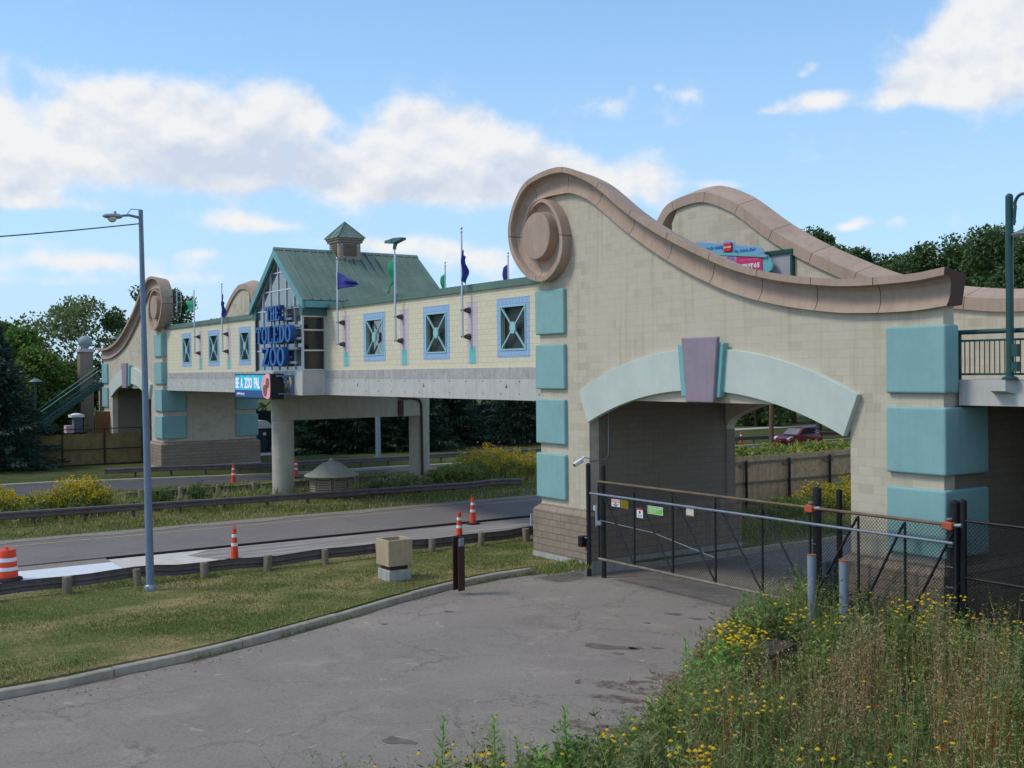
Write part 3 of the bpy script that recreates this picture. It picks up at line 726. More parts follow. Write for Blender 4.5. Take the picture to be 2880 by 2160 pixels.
# ------------------------------------------------------------------ footbridge
YB = 20.57; YR = 26.4; XL, XR = -69.14, -28.6; PX0, PX1 = -51.0, -45.3
br = thing('footbridge', 'long cream tiled footbridge with pale concrete beam and blue framed windows spanning the roads', 'footbridge', (-48.8, 23.5, 4.9))
HOLEM = plain('tie_hole_grey', lin(104, 100, 98), .9)
def beam(x0, x1, y0, holes=True):
    m = MB(); m.box(x0, x1, y0, YR, 4.90, 5.99)
    m.cur = 1; m.box(x0, x1, y0-.006, y0, 5.62, 5.985)          # stained top strip
    m.cur = 2
    x = x0+.5
    k = 0
    while holes and x < x1-.2:
        for z in (5.5, 5.08):
            m.box(x, x+.045, y0-.005, y0, z, z+.05)
        k += 1
        if k % 5 == 3: m.add([(x+.30, y0-.006, 5.30), (x+.45, y0-.006, 5.30), (x+.375, y0-.006, 5.45)], [(0, 1, 2)])
        x += 1.13
    return m
m = beam(XL, PX0, YB-.02); m.build('deck_beam', [CONC, CONCD, HOLEM], br)
m = beam(PX1, XR, YB-.02); m.build('deck_beam', [CONC, CONCD, HOLEM], br)
WINX = [(-65.93, -64.15), (-61.17, -59.31), (-56.28, -54.52), (-41.58, -39.63), (-36.53, -34.59), (-31.43, -29.49)]
WZ0, WZ1 = 6.33, 8.32
WFR = plain('window_frame_mint', lin(150, 196, 200), .5, .1, var=.06)
SGLASS = glass('dim_glass', (.012, .014, .015, 1), .05, 1.45)
def wall_run(a, b, wins):
    m = MB(); x = a; s = .2
    for w0, w1 in wins:
        m.box(x, w0+s, YB, YB+.3, 5.991, 8.70)
        m.box(w0+s, w1-s, YB, YB+.3, 5.991, WZ0+.23); m.box(w0+s, w1-s, YB, YB+.3, WZ1-.25, 8.70); x = w1-s
    m.box(x, b, YB, YB+.3, 5.991, 8.70); return m
wall_run(XL, PX0+.05, WINX[:3]).build('wall', TILE, br); wall_run(PX1-.05, XR, WINX[3:]).build('wall', TILE, br)
m = MB(); m.box(XL, XR, YR-.3, YR, 5.991, 8.70); m.build('rear_wall', TILE, br)
m = MB(); m.box(XL, XR, YB+.31, YR-.31, 8.3, 8.6); m.build('roof', FLASH, br)
m = MB(); m.box(XL, XR, YB+.31, YR-.31, 5.991, 6.02); m.build('floor', CONCD, br)
for a, b in ((XL, PX0-.02), (PX1+.02, XR)):
    m = MB(); m.box(a, b, YB-.07, YB+.36, 8.701, 8.93); m.box(a, b, YB-.085, YB-.07, 8.68, 8.90); m.build('cap_flashing', FLASH, br)
m = MB(); m.box(XL, XR, YR-.36, YR+.07, 8.701, 8.93); m.build('cap_flashing', FLASH, br)
for w0, w1 in WINX:
    s = .2; zb, zt = WZ0+.23, WZ1-.25
    m = MB(); y0, y1 = YB-.008, YB-.0005
    m.box(w0, w0+s, y0, y1, WZ0, WZ1); m.box(w1-s, w1, y0, y1, WZ0, WZ1); m.box(w0+s, w1-s, y0, y1, WZ0, zb); m.box(w0+s, w1-s, y0, y1, zt, WZ1)
    win = m.build('window', BLUET, br)
    m = MB(); f = .055; yf0, yf1 = YB-.03, YB+.06; a, b = w0+s+.002, w1-s-.002; c, d = zb+.002, zt-.002
    m.box(a, a+f, yf0, yf1, c, d); m.box(b-f, b, yf0, yf1, c, d); m.box(a+f, b-f, yf0, yf1, c, c+f); m.box(a+f, b-f, yf0, yf1, d-f, d)
    m.build('frame', WFR, win)
    m = MB(); xc, zc = (a+b)/2, (c+d)/2
    for x, z in ((a+f, c+f), (a+f, d-f), (b-f, c+f), (b-f, d-f)):
        dx, dz = xc-x, zc-z; L = math.hypot(dx, dz); m.bar((x, YB+.01, z), (xc-dx/L*.15, YB+.01, zc-dz/L*.15), .05, .05)
    q = [(xc+.17*math.cos(2*PI*k/24), zc+.2*math.sin(2*PI*k/24)) for k in range(24)]; m.prism_y(q, YB-.035, YB+.03)
    m.build('cross_brace', WFR, win)
    m = MB(); m.box(a+f-.01, b-f+.01, YB+.16, YB+.18, c+f-.01, d-f+.01); m.build('screen', SCREEN if abs(w0+41.58) > .1 and abs(w0+65.93) > .1 else GLASS, win)
STR = [-62.5, -57.82, -43.27, -38.04, -33.02]
for xs in STR:
    m = MB(); m.box(xs-.35, xs+.36, YB-.004, YB, 6.14, 8.33); p = m.build('tile_panel', LAVT, br)
    m = MB(); m.box(xs-.2, xs+.2, YB-.009, YB-.0045, 6.14, 6.75); m.build('tile_inset', AQUAT, p)
# bent under the middle of the bridge
CC = [(-50.38, 20.55), (-50.38, 28.05)]
m = MB(); m.cyl(CC[0], .53, -.1, 3.62, 32); m.build('column', CONC2, br, smooth=True)
m = MB(); m.cyl(CC[1], .53, -.1, 3.62, 32); m.build('column', CONC2, br, smooth=True)
m = MB(); q = [(CC[0][0]+.545*math.cos(PI+PI*k/12), CC[0][1]+.545*math.sin(PI+PI*k/12)) for k in range(13)] + [(CC[1][0]+.545*math.cos(PI*k/12), CC[1][1]+.545*math.sin(PI*k/12)) for k in range(13)]
m.prism_z(q, 3.63, 4.895); m.build('cap_beam', CONC2, br)
m = MB(); m.tube([(-49.2, 25.6, 4.85), (-49.7, 26.7, 4.55), (-49.74, 27.3, 4.55), (-49.78, 27.75, 4.45), (-49.8, 27.88, 4.2), (-49.8, 27.9, .2)], .06, 8); m.build('drain_pipe', RUSTB, br, smooth=True)
m = MB(); m.box(-49.834, -49.72, 26.55, 26.8, 3.66, 4.45); m.build('junction_box', RUSTB, br)

# ------------------------------------------------------------------ glass pavilion over the bridge centre
pv = thing('entrance_pavilion', 'gabled glass pavilion with green metal roof and cupola at the bridge centre', 'pavilion', (-48.05, 22.9, 4.9))
YG = 19.42; RX, RZ = -48.08, 11.62; EZ = 9.18; HW = 3.06
m = MB(); m.box(PX0, PX1, YG, YB-.021, 4.90, 5.97); m.build('base_beam', CONC, pv)
def gz(x): return RZ-.3-abs(x-RX)*(RZ-EZ)/HW
m = MB(); m.prism_y([(PX0+.08, 5.98), (PX1-.08, 5.98), (PX1-.08, gz(PX1-.08)), (RX, gz(RX)), (PX0+.08, gz(PX0+.08))], YG+.10, YG+.13); gf = m.build('front_glass', PGLASS, pv)
m = MB(); MUL = [PX0+.05+(PX1-PX0-.1)*k/6 for k in range(7)]; b = .04
for x in MUL: m.box(x-b/1.4, x+b/1.4, YG+.055, YG+.098, 5.98, gz(x)-.05)
for z in (6.0, 6.93, 7.86, 8.8, 9.68, 10.5):
    hw = (PX1-PX0)/2-.05 if z < gz(PX0) else (RZ-.3-z)/((RZ-EZ)/HW)
    lo = max(PX0+.05, RX-hw); hi = min(PX1-.05, RX+hw)
    m.box(lo, hi, YG+.06, YG+.095, z-.028, z+.028)
for sgn, xe in ((-1, PX0+.05), (1, PX1-.05)):
    m.bar((xe, YG+.06, gz(xe)-.06), (RX, YG+.06, gz(RX)-.06), .09, .09)
m.build('mullion_grid', ALU, gf)
for xs, nm in ((PX1, 1), (PX0, -1)):
    m = MB(); m.box(xs-.13*nm, xs-.10*nm, YG+.02, YB, 5.98, 8.42); sg = m.build('side_glass', SGLASS, pv)
    m = MB()
    for y in (YG+.04, YB-.05): m.box(xs-.1*nm, xs, y-.045, y+.045, 5.98, 8.42)
    for z in (6.02, 6.88, 7.78, 8.38): m.box(xs-.099*nm, xs-.01*nm, YG+.0851, YB-.0951, z-.035, z+.035)
    m.build('side_frame', ALU, sg)
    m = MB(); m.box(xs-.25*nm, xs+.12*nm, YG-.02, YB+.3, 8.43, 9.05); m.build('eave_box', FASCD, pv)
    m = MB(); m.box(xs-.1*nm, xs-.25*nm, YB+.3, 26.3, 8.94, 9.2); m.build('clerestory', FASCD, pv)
YRF, YRB = 19.28, 26.75
m = MB()
for sg in (-1, 1):
    e = (RX+sg*HW*1.05, EZ-.03-.05*(RZ-EZ)); n_ = np.array([sg*(RZ-EZ), HW]); n_ = n_/np.linalg.norm(n_)*.06
    m.prism_y([(RX, RZ-.07), e, (e[0]+n_[0], e[1]+n_[1]), (RX, RZ)], YRF, YRB)
    for k in range(1, 18):
        y = YRF+(YRB-YRF)*k/18
        m.bar((RX+n_[0]*1.4, y, RZ-.07+n_[1]*1.4), (e[0]+n_[0]*1.4, y, e[1]+n_[1]*1.4), .045, .10)
rf = m.build('roof', ROOF, pv)
m = MB(); m.prism_y([(RX-.14, RZ-.08), (RX, RZ+.05), (RX+.14, RZ-.08)], YRF-.02, YRB+.02); m.build('ridge_cap', ROOF, rf)
m = MB()
for sg in (-1, 1):
    ex, ez = RX+sg*HW*1.05, EZ-.03-.05*(RZ-EZ)
    m.prism_y([(RX, RZ-.05), (ex, ez+.03), (ex, ez-.33), (RX, RZ-.42)], YRF-.03, YRF+.10)
m.build('bargeboard', FASC, pv)
for sg in (-1, 1):
    ex, ez = RX+sg*HW*1.05, EZ-.03-.05*(RZ-EZ)
    m = MB(); m.box(ex-.02*sg, ex+.06*sg, YRF+.11, YRB, ez-.28, ez+.0); m.build('gutter', FASC, pv)
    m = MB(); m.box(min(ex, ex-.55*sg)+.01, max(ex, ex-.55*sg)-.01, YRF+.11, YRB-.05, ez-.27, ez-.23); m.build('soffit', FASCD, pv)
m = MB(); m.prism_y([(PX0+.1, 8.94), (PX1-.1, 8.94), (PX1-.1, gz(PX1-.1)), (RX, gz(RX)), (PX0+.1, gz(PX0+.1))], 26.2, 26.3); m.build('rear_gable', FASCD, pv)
# cupola
CYC = 22.85; h = .55
m = MB(); m.box(RX-h, RX+h, CYC-h, CYC+h, 10.9, 12.14); cu = m.build('cupola', plain('cupola_tan', lin(164, 146, 132), .8), pv)
m = MB(); m.box(RX-h-.13, RX+h+.13, CYC-h-.13, CYC+h+.13, 12.141, 12.23); m.box(RX-h-.08, RX+h+.08, CYC-h-.08, CYC+h+.08, 12.02, 12.14); m.build('cornice', plain('cupola_trim', lin(140, 122, 110), .7), cu)
m = MB(); e = h+.18
m.add([(RX-e, CYC-e, 12.235), (RX+e, CYC-e, 12.235), (RX+e, CYC+e, 12.235), (RX-e, CYC+e, 12.235), (RX, CYC, 13.03)], [(0, 1, 4), (1, 2, 4), (2, 3, 4), (3, 0, 4), (3, 2, 1, 0)])
for q in ((-e, -e), (e, -e), (e, e), (-e, e)): m.bar((RX+q[0], CYC+q[1], 12.25), (RX, CYC, 13.05), .05, .05)
for q in ((e, -.28), (e, .28), (-.28, -e), (.28, -e)):
    t = .42; m.bar((RX+q[0], CYC+q[1], 12.25), (RX+q[0]*(1-t) if abs(q[0]) == e else RX+q[0], CYC+q[1]*(1-t) if abs(q[1]) == e else CYC+q[1], 12.25+.78*t), .03, .04)
m.build('cupola_roof', ROOF, cu)
LOUV = plain('louvre_brown', lin(120, 100, 88), .7)
for (fx, fy) in ((1, 0), (0, -1)):
    m = MB()
    if fx:
        m.box(RX+h, RX+h+.03, CYC-.34, CYC-.29, 11.4, 11.98); m.box(RX+h, RX+h+.03, CYC+.29, CYC+.34, 11.4, 11.98)
        for k in range(6): m.prism_y([(RX+h, 11.42+k*.095), (RX+h+.05, 11.40+k*.095), (RX+h+.05, 11.42+k*.095), (RX+h, 11.47+k*.095)], CYC-.29, CYC+.29)
    else:
        for k in range(6): m.prism_x([(CYC-h, 11.42+k*.095), (CYC-h-.05, 11.40+k*.095), (CYC-h-.05, 11.42+k*.095), (CYC-h, 11.47+k*.095)], RX-.29, RX+.29)
    m.build('louvre', LOUV, cu)
m = MB()
for s in (-1, 1):
    m = MB(); m.box(RX+h, RX+h+.02, CYC+s*.42-.07, CYC+s*.42+.07, 11.84, 11.97); m.build('corner_block', TEAL, cu)
    m = MB(); m.box(RX+s*.42-.07, RX+s*.42+.07, CYC-h-.02, CYC-h, 11.84, 11.97); m.build('corner_block', TEAL, cu)
m = MB(); q = h+.03; m.box(RX-q, RX+q, CYC-q, CYC+q, 10.9, 11.2); m.build('curb_flashing', FASCD, cu)

# ------------------------------------------------------------------ big sign letters
lt = thing('channel_letter_sign', 'blue raised serif letters in three rows in front of the pavilion glass', 'sign', (-47.4, 18.95, 6.2))
def glyph(ch, x, z, w, h):
    t = .24*w if w > .5 else .2*w; s = .10*h; P = []
    R = lambda a, b, c, d: P.append([(x+a*w, z+c*h), (x+b*w, z+c*h), (x+b*w, z+d*h), (x+a*w, z+d*h)])
    if ch == 'T': R(.36, .64, 0, .88); R(0, 1, .88, 1); R(.22, .36, 0, .08); R(.64, .78, 0, .08); R(0, .13, .7, .88); R(.87, 1, .7, .88)
    if ch == 'H':
        R(.08, .34, .09, .91); R(.66, .92, .09, .91); R(.34, .66, .44, .55)
        for a, b in ((0, .44), (.56, 1)): R(a, b, 0, .09); R(a, b, .91, 1)
    if ch in 'EL': R(.1, .4, .09, .91); R(0, .95, 0, .09); R(.84, .95, .09, .28)
    if ch == 'L': R(0, .55, .91, 1)
    if ch == 'E': R(0, .95, .91, 1); R(.84, .95, .72, .91); R(.4, .7, .46, .55)
    if ch == 'Z':
        R(0, 1, 0, .11); R(0, 1, .89, 1); R(0, .12, .72, .89); R(.88, 1, .11, .28)
        P.append([(x, z+.11*h), (x+.34*w, z+.11*h), (x+w, z+.89*h), (x+.66*w, z+.89*h)])
    rings = []
    if ch == 'O': rings.append([((x+w/2+w/2*math.cos(2*PI*k/28), z+h/2+h/2*math.sin(2*PI*k/28)), (x+w/2+w*.24*math.cos(2*PI*k/28), z+h/2+h*.38*math.sin(2*PI*k/28))) for k in range(29)])
    if ch == 'D':
        R(.1, .38, .09, .91)
        oo = [((x+.35*w+.65*w*math.cos(-PI/2+PI*k/16), z+h/2+h/2*math.sin(-PI/2+PI*k/16)), (x+.35*w+.36*w*math.cos(-PI/2+PI*k/16), z+h/2+h*.4*math.sin(-PI/2+PI*k/16))) for k in range(17)]
        rings.append(oo); R(0, .35, 0, .09); R(0, .35, .91, 1)
    return P, rings
YL = 18.92; DP = .26
def letter(ch, x, z, w, h):
    P, rings = glyph(ch, x, z, w, h); m = MB()
    for mi, y0, y1 in ((0, YL, YL+.05), (1, YL+.0505, YL+DP)):
        m.cur = mi
        for j, p in enumerate(P): m.prism_y(p, y0-.0015*j, y1-.0007*j)
        for r in rings:
            for (a, b), (c, d) in zip(r[:-1], r[1:]): m.prism_y([a, c, d, b], y0, y1)
    m.build('letter', [LETTER, LETTERE], lt)
for word, x0, x1, z0, z1 in (('THE', -48.30, -46.62, 8.25, 8.93), ('TOLEDO', -49.50, -45.38, 7.24, 8.02), ('ZOO', -48.80, -46.12, 6.19, 7.06)):
    W = (x1-x0)/len(word)
    for i, ch in enumerate(word): letter(ch, x0+i*W+.02*W, z0, W*.95, z1-z0)
m = MB()
for x0, x1, z in ((-48.4, -45.9, 8.3), (-48.4, -45.9, 8.8), (-49.6, -44.9, 7.4), (-49.6, -44.9, 7.95), (-48.9, -45.4, 6.35), (-48.9, -45.4, 6.98)):
    m.box(x0, x1, YL+DP+.001, YL+DP+.06, z-.05, z+.05)
for x in (-47.9, -46.8): m.bar((x, YL+DP+.03, 6.3), (x, YL+DP+.03, 8.85), .06, .06)
for x in (-48.4, -46.5):
    for z in (6.6, 7.6, 8.5): m.bar((x, YL+DP+.03, z), (x, YG+.05, z), .05, .05)
m.build('mounting_rail', GALV, lt)

# ------------------------------------------------------------------ led message board
lb = thing('led_message_board', 'black framed electronic board with bright cyan screen hanging below the pavilion', 'message board', (-48.7, 18.4, 4.7))
LX0, LX1, LZ0, LZ1, LY = -50.98, -46.42, 4.72, 5.87, 18.4
m = MB(); m.box(LX0, LX1, LY, LY+.62, LZ0, LZ1); m.build('housing', HOUS, lb, bevel=.02)
fx = LX0+.08; gx = LX1-.1
m = MB(); m.box(fx, gx, LY-.006, LY-.001, LZ0+.4, LZ1-.06); sc_ = m.build('screen', LEDT, lb)
m = MB(); m.box(fx, gx, LY-.006, LY-.001, LZ0+.07, LZ0+.399); m.build('screen_band', LEDN, sc_)
for k in range(1, 4):
    m = MB(); x = fx+.75*k; m.box(x, x+.38, LY-.008, LY-.0065, LZ1-.3, LZ1-.06); m.build('screen_stripe', plain('led_stripe', lin(40, 186, 206), .5, emit=.32), sc_)
textmesh('lettering', 'BE  A  ZOO  PAL', .68, (fx+1.62, LY-.012, LZ0+.70), LEDW, lb, sx=.62, bold=.016, depth=.004)
textmesh('small_lettering', 'toledozoo.org', .17, (fx+.72, LY-.012, LZ0+.24), LEDW, lb, depth=.003)
m = MB(); q = smooth2([(gx-.95, LZ0+.42), (gx-.98, LZ0+.75), (gx-.86, LZ1-.2), (gx-.66, LZ1-.08), (gx-.03, LZ1-.08), (gx-.03, LZ0+.1), (gx-.72, LZ0+.11), (gx-.95, LZ0+.42)], 5)
m.prism_y([tuple(p) for p in q[:-1]], LY-.011, LY-.0085); pic = m.build('picture', LEDP, lb)
m = MB(); q = [(gx-.55+.26*math.cos(t)*(1+.1*math.sin(3*t)), LZ0+.40+.26*math.sin(t)) for t in np.linspace(0, 2*PI, 22)[:-1]]; m.prism_y(q, LY-.015, LY-.0115)
q = [(gx-.27+.2*math.cos(t), LZ1-.42+.26*math.sin(t)*(1+.15*math.cos(2*t))) for t in np.linspace(0, 2*PI, 22)[:-1]]; m.prism_y(q, LY-.015, LY-.0115); m.build('picture_shape', LEDB, pic)
BRK = plain('bracket_blue_grey', lin(98, 124, 150), .5, .2)
for x in (-49.8, -46.9):
    m = MB(); m.bar((x, LY+.62, 5.7), (x, YG, 5.7), .08, .08); m.bar((x, LY+.62, 4.95), (x, YG-.02, 5.67), .06, .06); m.build('bracket', BRK, lb)
m = MB(); m.box(-46.3, -46.22, LY+.2, YG-.001, 5.72, 5.8); m.box(-46.3, -46.22, YG-.1, YG-.001, 4.95, 5.72); m.bar((-46.26, LY+.5, 5.72), (-46.26, YG-.05, 5.0), .07, .07); m.bar((-46.26, LY+.3, 4.97), (-46.26, YG-.03, 4.97), .06, .06)
m.build('bracket', BRK, lb)

# ------------------------------------------------------------------ flagpoles
def flagpole(x, ypole, ztop, flag, label, rear=False, flood=False, zlow=7.05):
    fp = thing('flagpole', label, 'flagpole', (x, ypole, zlow), 'flagpoles along the footbridge walls')
    m = MB(); m.tube([(x, ypole, zlow), (x, ypole, ztop)], [.05, .032], 10); m.build('pole', ALU, fp, smooth=True)
    m = MB(); m.sphere((x, ypole, ztop+.16), .05, 10); m.cyl((x, ypole), .05, ztop, ztop+.05, 10); m.cyl((x, ypole), .012, ztop+.05, ztop+.12, 6); m.build('finial', ALU, fp, smooth=True)
    if not rear:
        for z in (zlow+.05, zlow+.98):
            m = MB(); m.tube([(x, ypole-.05, z), (x, YB-.13, z)], .035, 8); m.tube([(x, YB-.19, z), (x, YB-.009, z)], [.07, .12], 12); m.build('bracket', BROWNM, fp, smooth=True)
        m = MB(); m.box(x+.03, x+.05, ypole+.03, ypole+.06, zlow+1.5, zlow+1.68); m.build('cleat', GALV, fp)
    c, shape = flag
    # cloth as a small rippled sheet: (outline as fraction along fly, hoist)
    nx, nz = 14, 8; vs = []; fs = []
    L, H, zt, dirx, dirz, droop = shape
    for i in range(nx+1):
        s = i/nx
        for j in range(nz+1):
            t = j/nz
            hh = H*(1-.75*s) if droop else H
            px_ = x+dirx*L*s; 
            pz = zt - t*hh - s*dirz
            py = ypole + .1*math.sin(s*7+t*2)*s**.5 + .06*math.sin(t*9+s*3)*s
            vs.append((px_+.05*math.sin(t*5+x)*s, py, pz)); 
    for i in range(nx):
        for j in range(nz):
            k = i*(nz+1)+j; fs.append((k, k+1, k+nz+2, k+nz+1))
    m = MB(); m.add(vs, fs); o = m.build('flag', c, fp, smooth=True, auto=80)
    so_ = o.modifiers.new('thick', 'SOLIDIFY'); so_.thickness = .008
    if flood:
        m = MB(); z = ztop+.02
        m.cyl((x, ypole), .07, ztop-.05, z+.05, 10)
        m.loft([[(x-.62, ypole-.12, z+.22), (x-.62, ypole+.12, z+.22), (x-.62, ypole+.12, z+.32), (x-.62, ypole-.12, z+.32)], [(x+.02, ypole-.15, z+.16), (x+.02, ypole+.15, z+.16), (x+.02, ypole+.15, z+.34), (x+.02, ypole-.15, z+.34)]])
        m.loft([[(x+.08, ypole-.14, z+.16), (x+.08, ypole+.14, z+.16), (x+.08, ypole+.14, z+.36), (x+.08, ypole-.14, z+.36)], [(x+.72, ypole-.12, z+.24), (x+.72, ypole+.12, z+.24), (x+.72, ypole+.12, z+.32), (x+.72, ypole-.12, z+.32)]])
        m.bar((x, ypole, z), (x+.08, ypole, z+.25), .1, .1); m.bar((x+.05, ypole, z-.02), (x+.25, ypole, z+.2), .05, .05)
        m.build('floodlight', FASCD, fp)
    return fp
YP = YB-.3
flagpole(-62.62, YP, 10.5, (FLAGG, (1.55, .62, 10.2, -1, .12, False)), 'silver flagpole flying a green flag outwards, nearest the far gatehouse')
flagpole(-57.95, YP, 10.55, (FLAGB, (.42, .95, 10.25, .62, .55, False)), 'silver flagpole with limp blue pennant left of the pavilion')
flagpole(-43.45, YP, 10.62, (FLAGB, (1.75, .75, 10.2, 1, .55, True)), 'silver flagpole with blue triangular pennant spread against the green roof')
flagpole(-38.2, YP, 10.7, (FLAGG, (.62, 1.05, 10.45, -1, .45, False)), 'silver flagpole with green flag and twin floodlight heads on top', flood=True)
flagpole(-33.2, YP, 10.75, (FLAGB, (.3, 1.0, 10.2, .7, .3, False)), 'silver flagpole with narrow hanging navy pennant, nearest the big scroll')
YRP = 26.75
def rearpole(px, py, flag, label):
    p = on_y(px, py, YRP); flagpole(p[0], YRP, p[2], flag(p), label, rear=True, zlow=8.6)
rearpole(1252, 748, lambda p: (FLAGG, (.5, 1.05, p[2]-.25, -.9, .35, False)), 'rear flagpole with drooping green flag behind the bridge parapet')
rearpole(1429, 722, lambda p: (FLAGB, (.45, 1.35, p[2]-.2, -.9, .35, False)), 'rear flagpole with hanging navy flag just left of the big scroll')

# ------------------------------------------------------------------ guardrails
def wbeam(pts, side, n_wave=.0):
    prof = [(0, -.155), (.055, -.125), (.06, -.06), (.005, -.02), (.005, .02), (.06, .06), (.055, .125), (0, .155)]
    prof = prof + [(x-.012, z) for x, z in prof[::-1]]
    secs = [[(x+side*a, y, z+b) for a, b in prof] for x, y, z in pts]
    m = MB(); m.loft(secs); return m
def guardrail(label, path, posts, side, wood, ztop_post, rail_drop=.17, base=lambda x, y: 0.0):
    g = thing('guardrail', label, 'guardrail', (path[0][0], path[0][1], 0), 'steel guardrails along the two roads')
    wbeam(path, side).build('rail', RAILM, g, smooth=True, auto=30)
    for i, (x, y, zt) in enumerate(posts):
        m = MB(); zb = base(x, y)-.15
        if wood:
            r = .117+.012*math.sin(i*2.3); tl = .03*math.sin(i*1.7)
            m.tube([(x, y, zb), (x+tl, y+tl, zt-.02), (x+tl, y+tl, zt)], [r, r, r*.86], 14); m.build('post', WOODP, g, smooth=True)
        else:
            m.box(x-.06, x+.06, y-.01, y+.01, zb, zt); m.box(x-.06, x-.045, y-.055, y+.055, zb, zt); m.box(x+.045, x+.06, y-.055, y+.055, zb, zt); m.build('post', STEELP, g)
    return g
wob = lambda y: .015*math.sin(y*.9)+.012*math.sin(y*2.3+1)
ys = np.arange(-12, 29.6, .6)
guardrail('nearest guardrail along the lawn with round weathered wooden posts facing the viewer', [(-31.47+.03*math.sin(y*.5), y, (.31 if y < 9 else .28)+wob(y)*1.6) for y in ys],
          [(-31.3, 6.57+1.88*k, .46+.02*math.sin(k*3)) for k in range(-9, 12)], -1, True, .46)
ys = np.arange(-12, 32.3, .5)
zt2 = lambda y: .62-.0095*(y-7)
guardrail('middle guardrail along the grass median, its steel rail in front of the posts', [(-46.5-(max(0, y-28.5)*.07), y, zt2(y)-.155+(.05 if y > 29 else 0)*math.sin((y-29)*1.2)) for y in ys],
          [(-46.66, 8.6+1.93*k, zt2(8.6+1.93*k)+.06) for k in range(-9, 12)], 1, False, .66)
ys = np.arange(13.6, 33, .6)
guardrail('short guardrail behind the bridge column with pale wooden posts', [(-52.2, y, .27) for y in ys],
          [(-52.0, 14.2+1.84*k, .56) for k in range(0, 10)], -1, True, .56)
ys = np.arange(16.3, 90, .8)
kx = lambda y: np.interp(y, [16.3, 19.5, 26.5, 33, 45, 60, 90], [-67.3, -66.3, -64.6, -64.4, -63.9, -63.7, -63.7])
guardrail('farthest guardrail beyond the far road in front of the spruces', [(kx(y), y, .25+.02*math.sin(y*.7)) for y in ys],
          [(kx(y)-.17, y, .36) for y in np.arange(18, 70, 1.95)], 1, False, .4, base=lambda x, y: -.2)

# ------------------------------------------------------------------ traffic cones, barrel
def cone(x, y, z, label, s=1.0, lean=0):
    c = local_thing('traffic_cone', label, 'traffic cone', (x, y, z), 'tall orange traffic cones on the roads', rz=x)
    c.rotation_euler = (lean, 0, x)
    m = MB(); q = [(.28*s*math.cos(2*PI*k/8+.39), .28*s*math.sin(2*PI*k/8+.39)) for k in range(8)]; m.prism_z(q, 0, .05); m.build('base', RUBBER, c, bevel=.01)
    prof = [(.125, .05), (.115, .12), (.10, .40), (.085, .62), (.065, .86), (.06, .96)]
    rr = lambda z: float(np.interp(z, [p[1] for p in prof], [p[0] for p in prof]))*s
    m = MB(); m.lathe((0, 0), [(rr(z), z*s) for z in (.05, .12, .40, .62, .86, .96)], 20); b = m.build('body', ORANGE, c, smooth=True)
    for z0, z1 in ((.44, .535), (.70, .795)):
        m = MB(); m.lathe((0, 0), [(rr(z0)+.003, z0*s), (rr(z1)+.003, z1*s)], 20); m.build('reflective_band', REFL, c, smooth=True)
    m = MB(); m.tube([(-.04, 0, .955*s), (-.04, 0, 1.09*s), (.04, 0, 1.09*s), (.04, 0, .955*s)], .012, 6); m.build('handle', ORANGE, c, smooth=True)
    return c
for (px, py, z, lab, s) in ((660, 1576, -.08, 'orange traffic cone on the milled lane, standing nearest the lamp post', 1.06), (1330, 1473, -.08, 'orange traffic cone by the asphalt lip, just right of the brown post', 1.05), (1292, 1522, -.08, 'orange traffic cone rising directly behind the brown post', 1.06),
                            (657, 1360, -.35, 'small far cone on the far road below the message board', 1.12), (833, 1344, -.35, 'small far cone on the far road just right of the bridge column', 1.12)):
    p = on_z(px, py, z); cone(p[0], p[1], z, lab, s)
p = on_z(2085, 1252, -.35); cone(p[0], p[1], -.35, 'distant cone among wildflowers seen through the gateway arch', 1.1)
p = on_z(20, 1632, -.05)
b = local_thing('traffic_barrel', 'orange and white striped traffic drum at the left beside the fresh concrete', 'traffic barrel', (p[0], p[1], -.05))
m = MB(); m.lathe((0, 0), [(.42, 0), (.42, .06), (.30, .09), (.30, .1)], 28); m.build('base', RUBBER, b, smooth=True)
zz = [(.1, .30), (.27, .295), (.275, .285), (.41, .28), (.415, .275), (.55, .27), (.555, .265), (.69, .26), (.695, .255), (.86, .25), (.9, .22)]
m = MB(); m.lathe((0, 0), [(r, z) for z, r in zz], 28); bb = m.build('drum', ORANGE, b, smooth=True)
for z0, z1 in ((.30, .40), (.56, .67)):
    m = MB(); r = lambda z: float(np.interp(z, [q[0] for q in zz], [q[1] for q in zz]))
    m.lathe((0, 0), [(r(z0)+.004, z0), (r(z1)+.004, z1)], 28); m.build('reflective_band', REFL, b, smooth=True)
m = MB(); m.tube([(-.12, 0, .89), (-.1, 0, .97), (.1, 0, .97), (.12, 0, .89)], .025, 8); m.build('handle', ORANGE, b, smooth=True)

# ------------------------------------------------------------------ lamp post and cable
lp = thing('lamp_post', 'tall blue-grey steel lamp post with one cobra-head lamp on the lawn', 'lamp post', (-30.4, 8.5, 0))
LB = on_z(423, 1660, 0); LT = on_x(395.5, 590, LB[0])
m = MB(); m.tube([(LB[0], LB[1], .05), tuple(LT)], [.112, .058], 20); m.build('pole', POLEM, lp, smooth=True)
m = MB(); q = [(LB[0]+.2*math.cos(2*PI*k/4+.78), LB[1]+.2*math.sin(2*PI*k/4+.78)) for k in range(4)]; m.prism_z(q, -.05, .05); m.lathe((LB[0], LB[1]), [(.155, .05), (.15, .12), (.115, .16)], 16)
for k in range(4): m.cyl((LB[0]+.155*math.cos(PI*k/2+.78), LB[1]+.155*math.sin(PI*k/2+.78)), .025, .05, .13, 6)
m.build('base_plate', GALV, lp, smooth=True)
hh = LT - np.array([0, 0, .22]); HD = on_x(326, 608, LB[0])
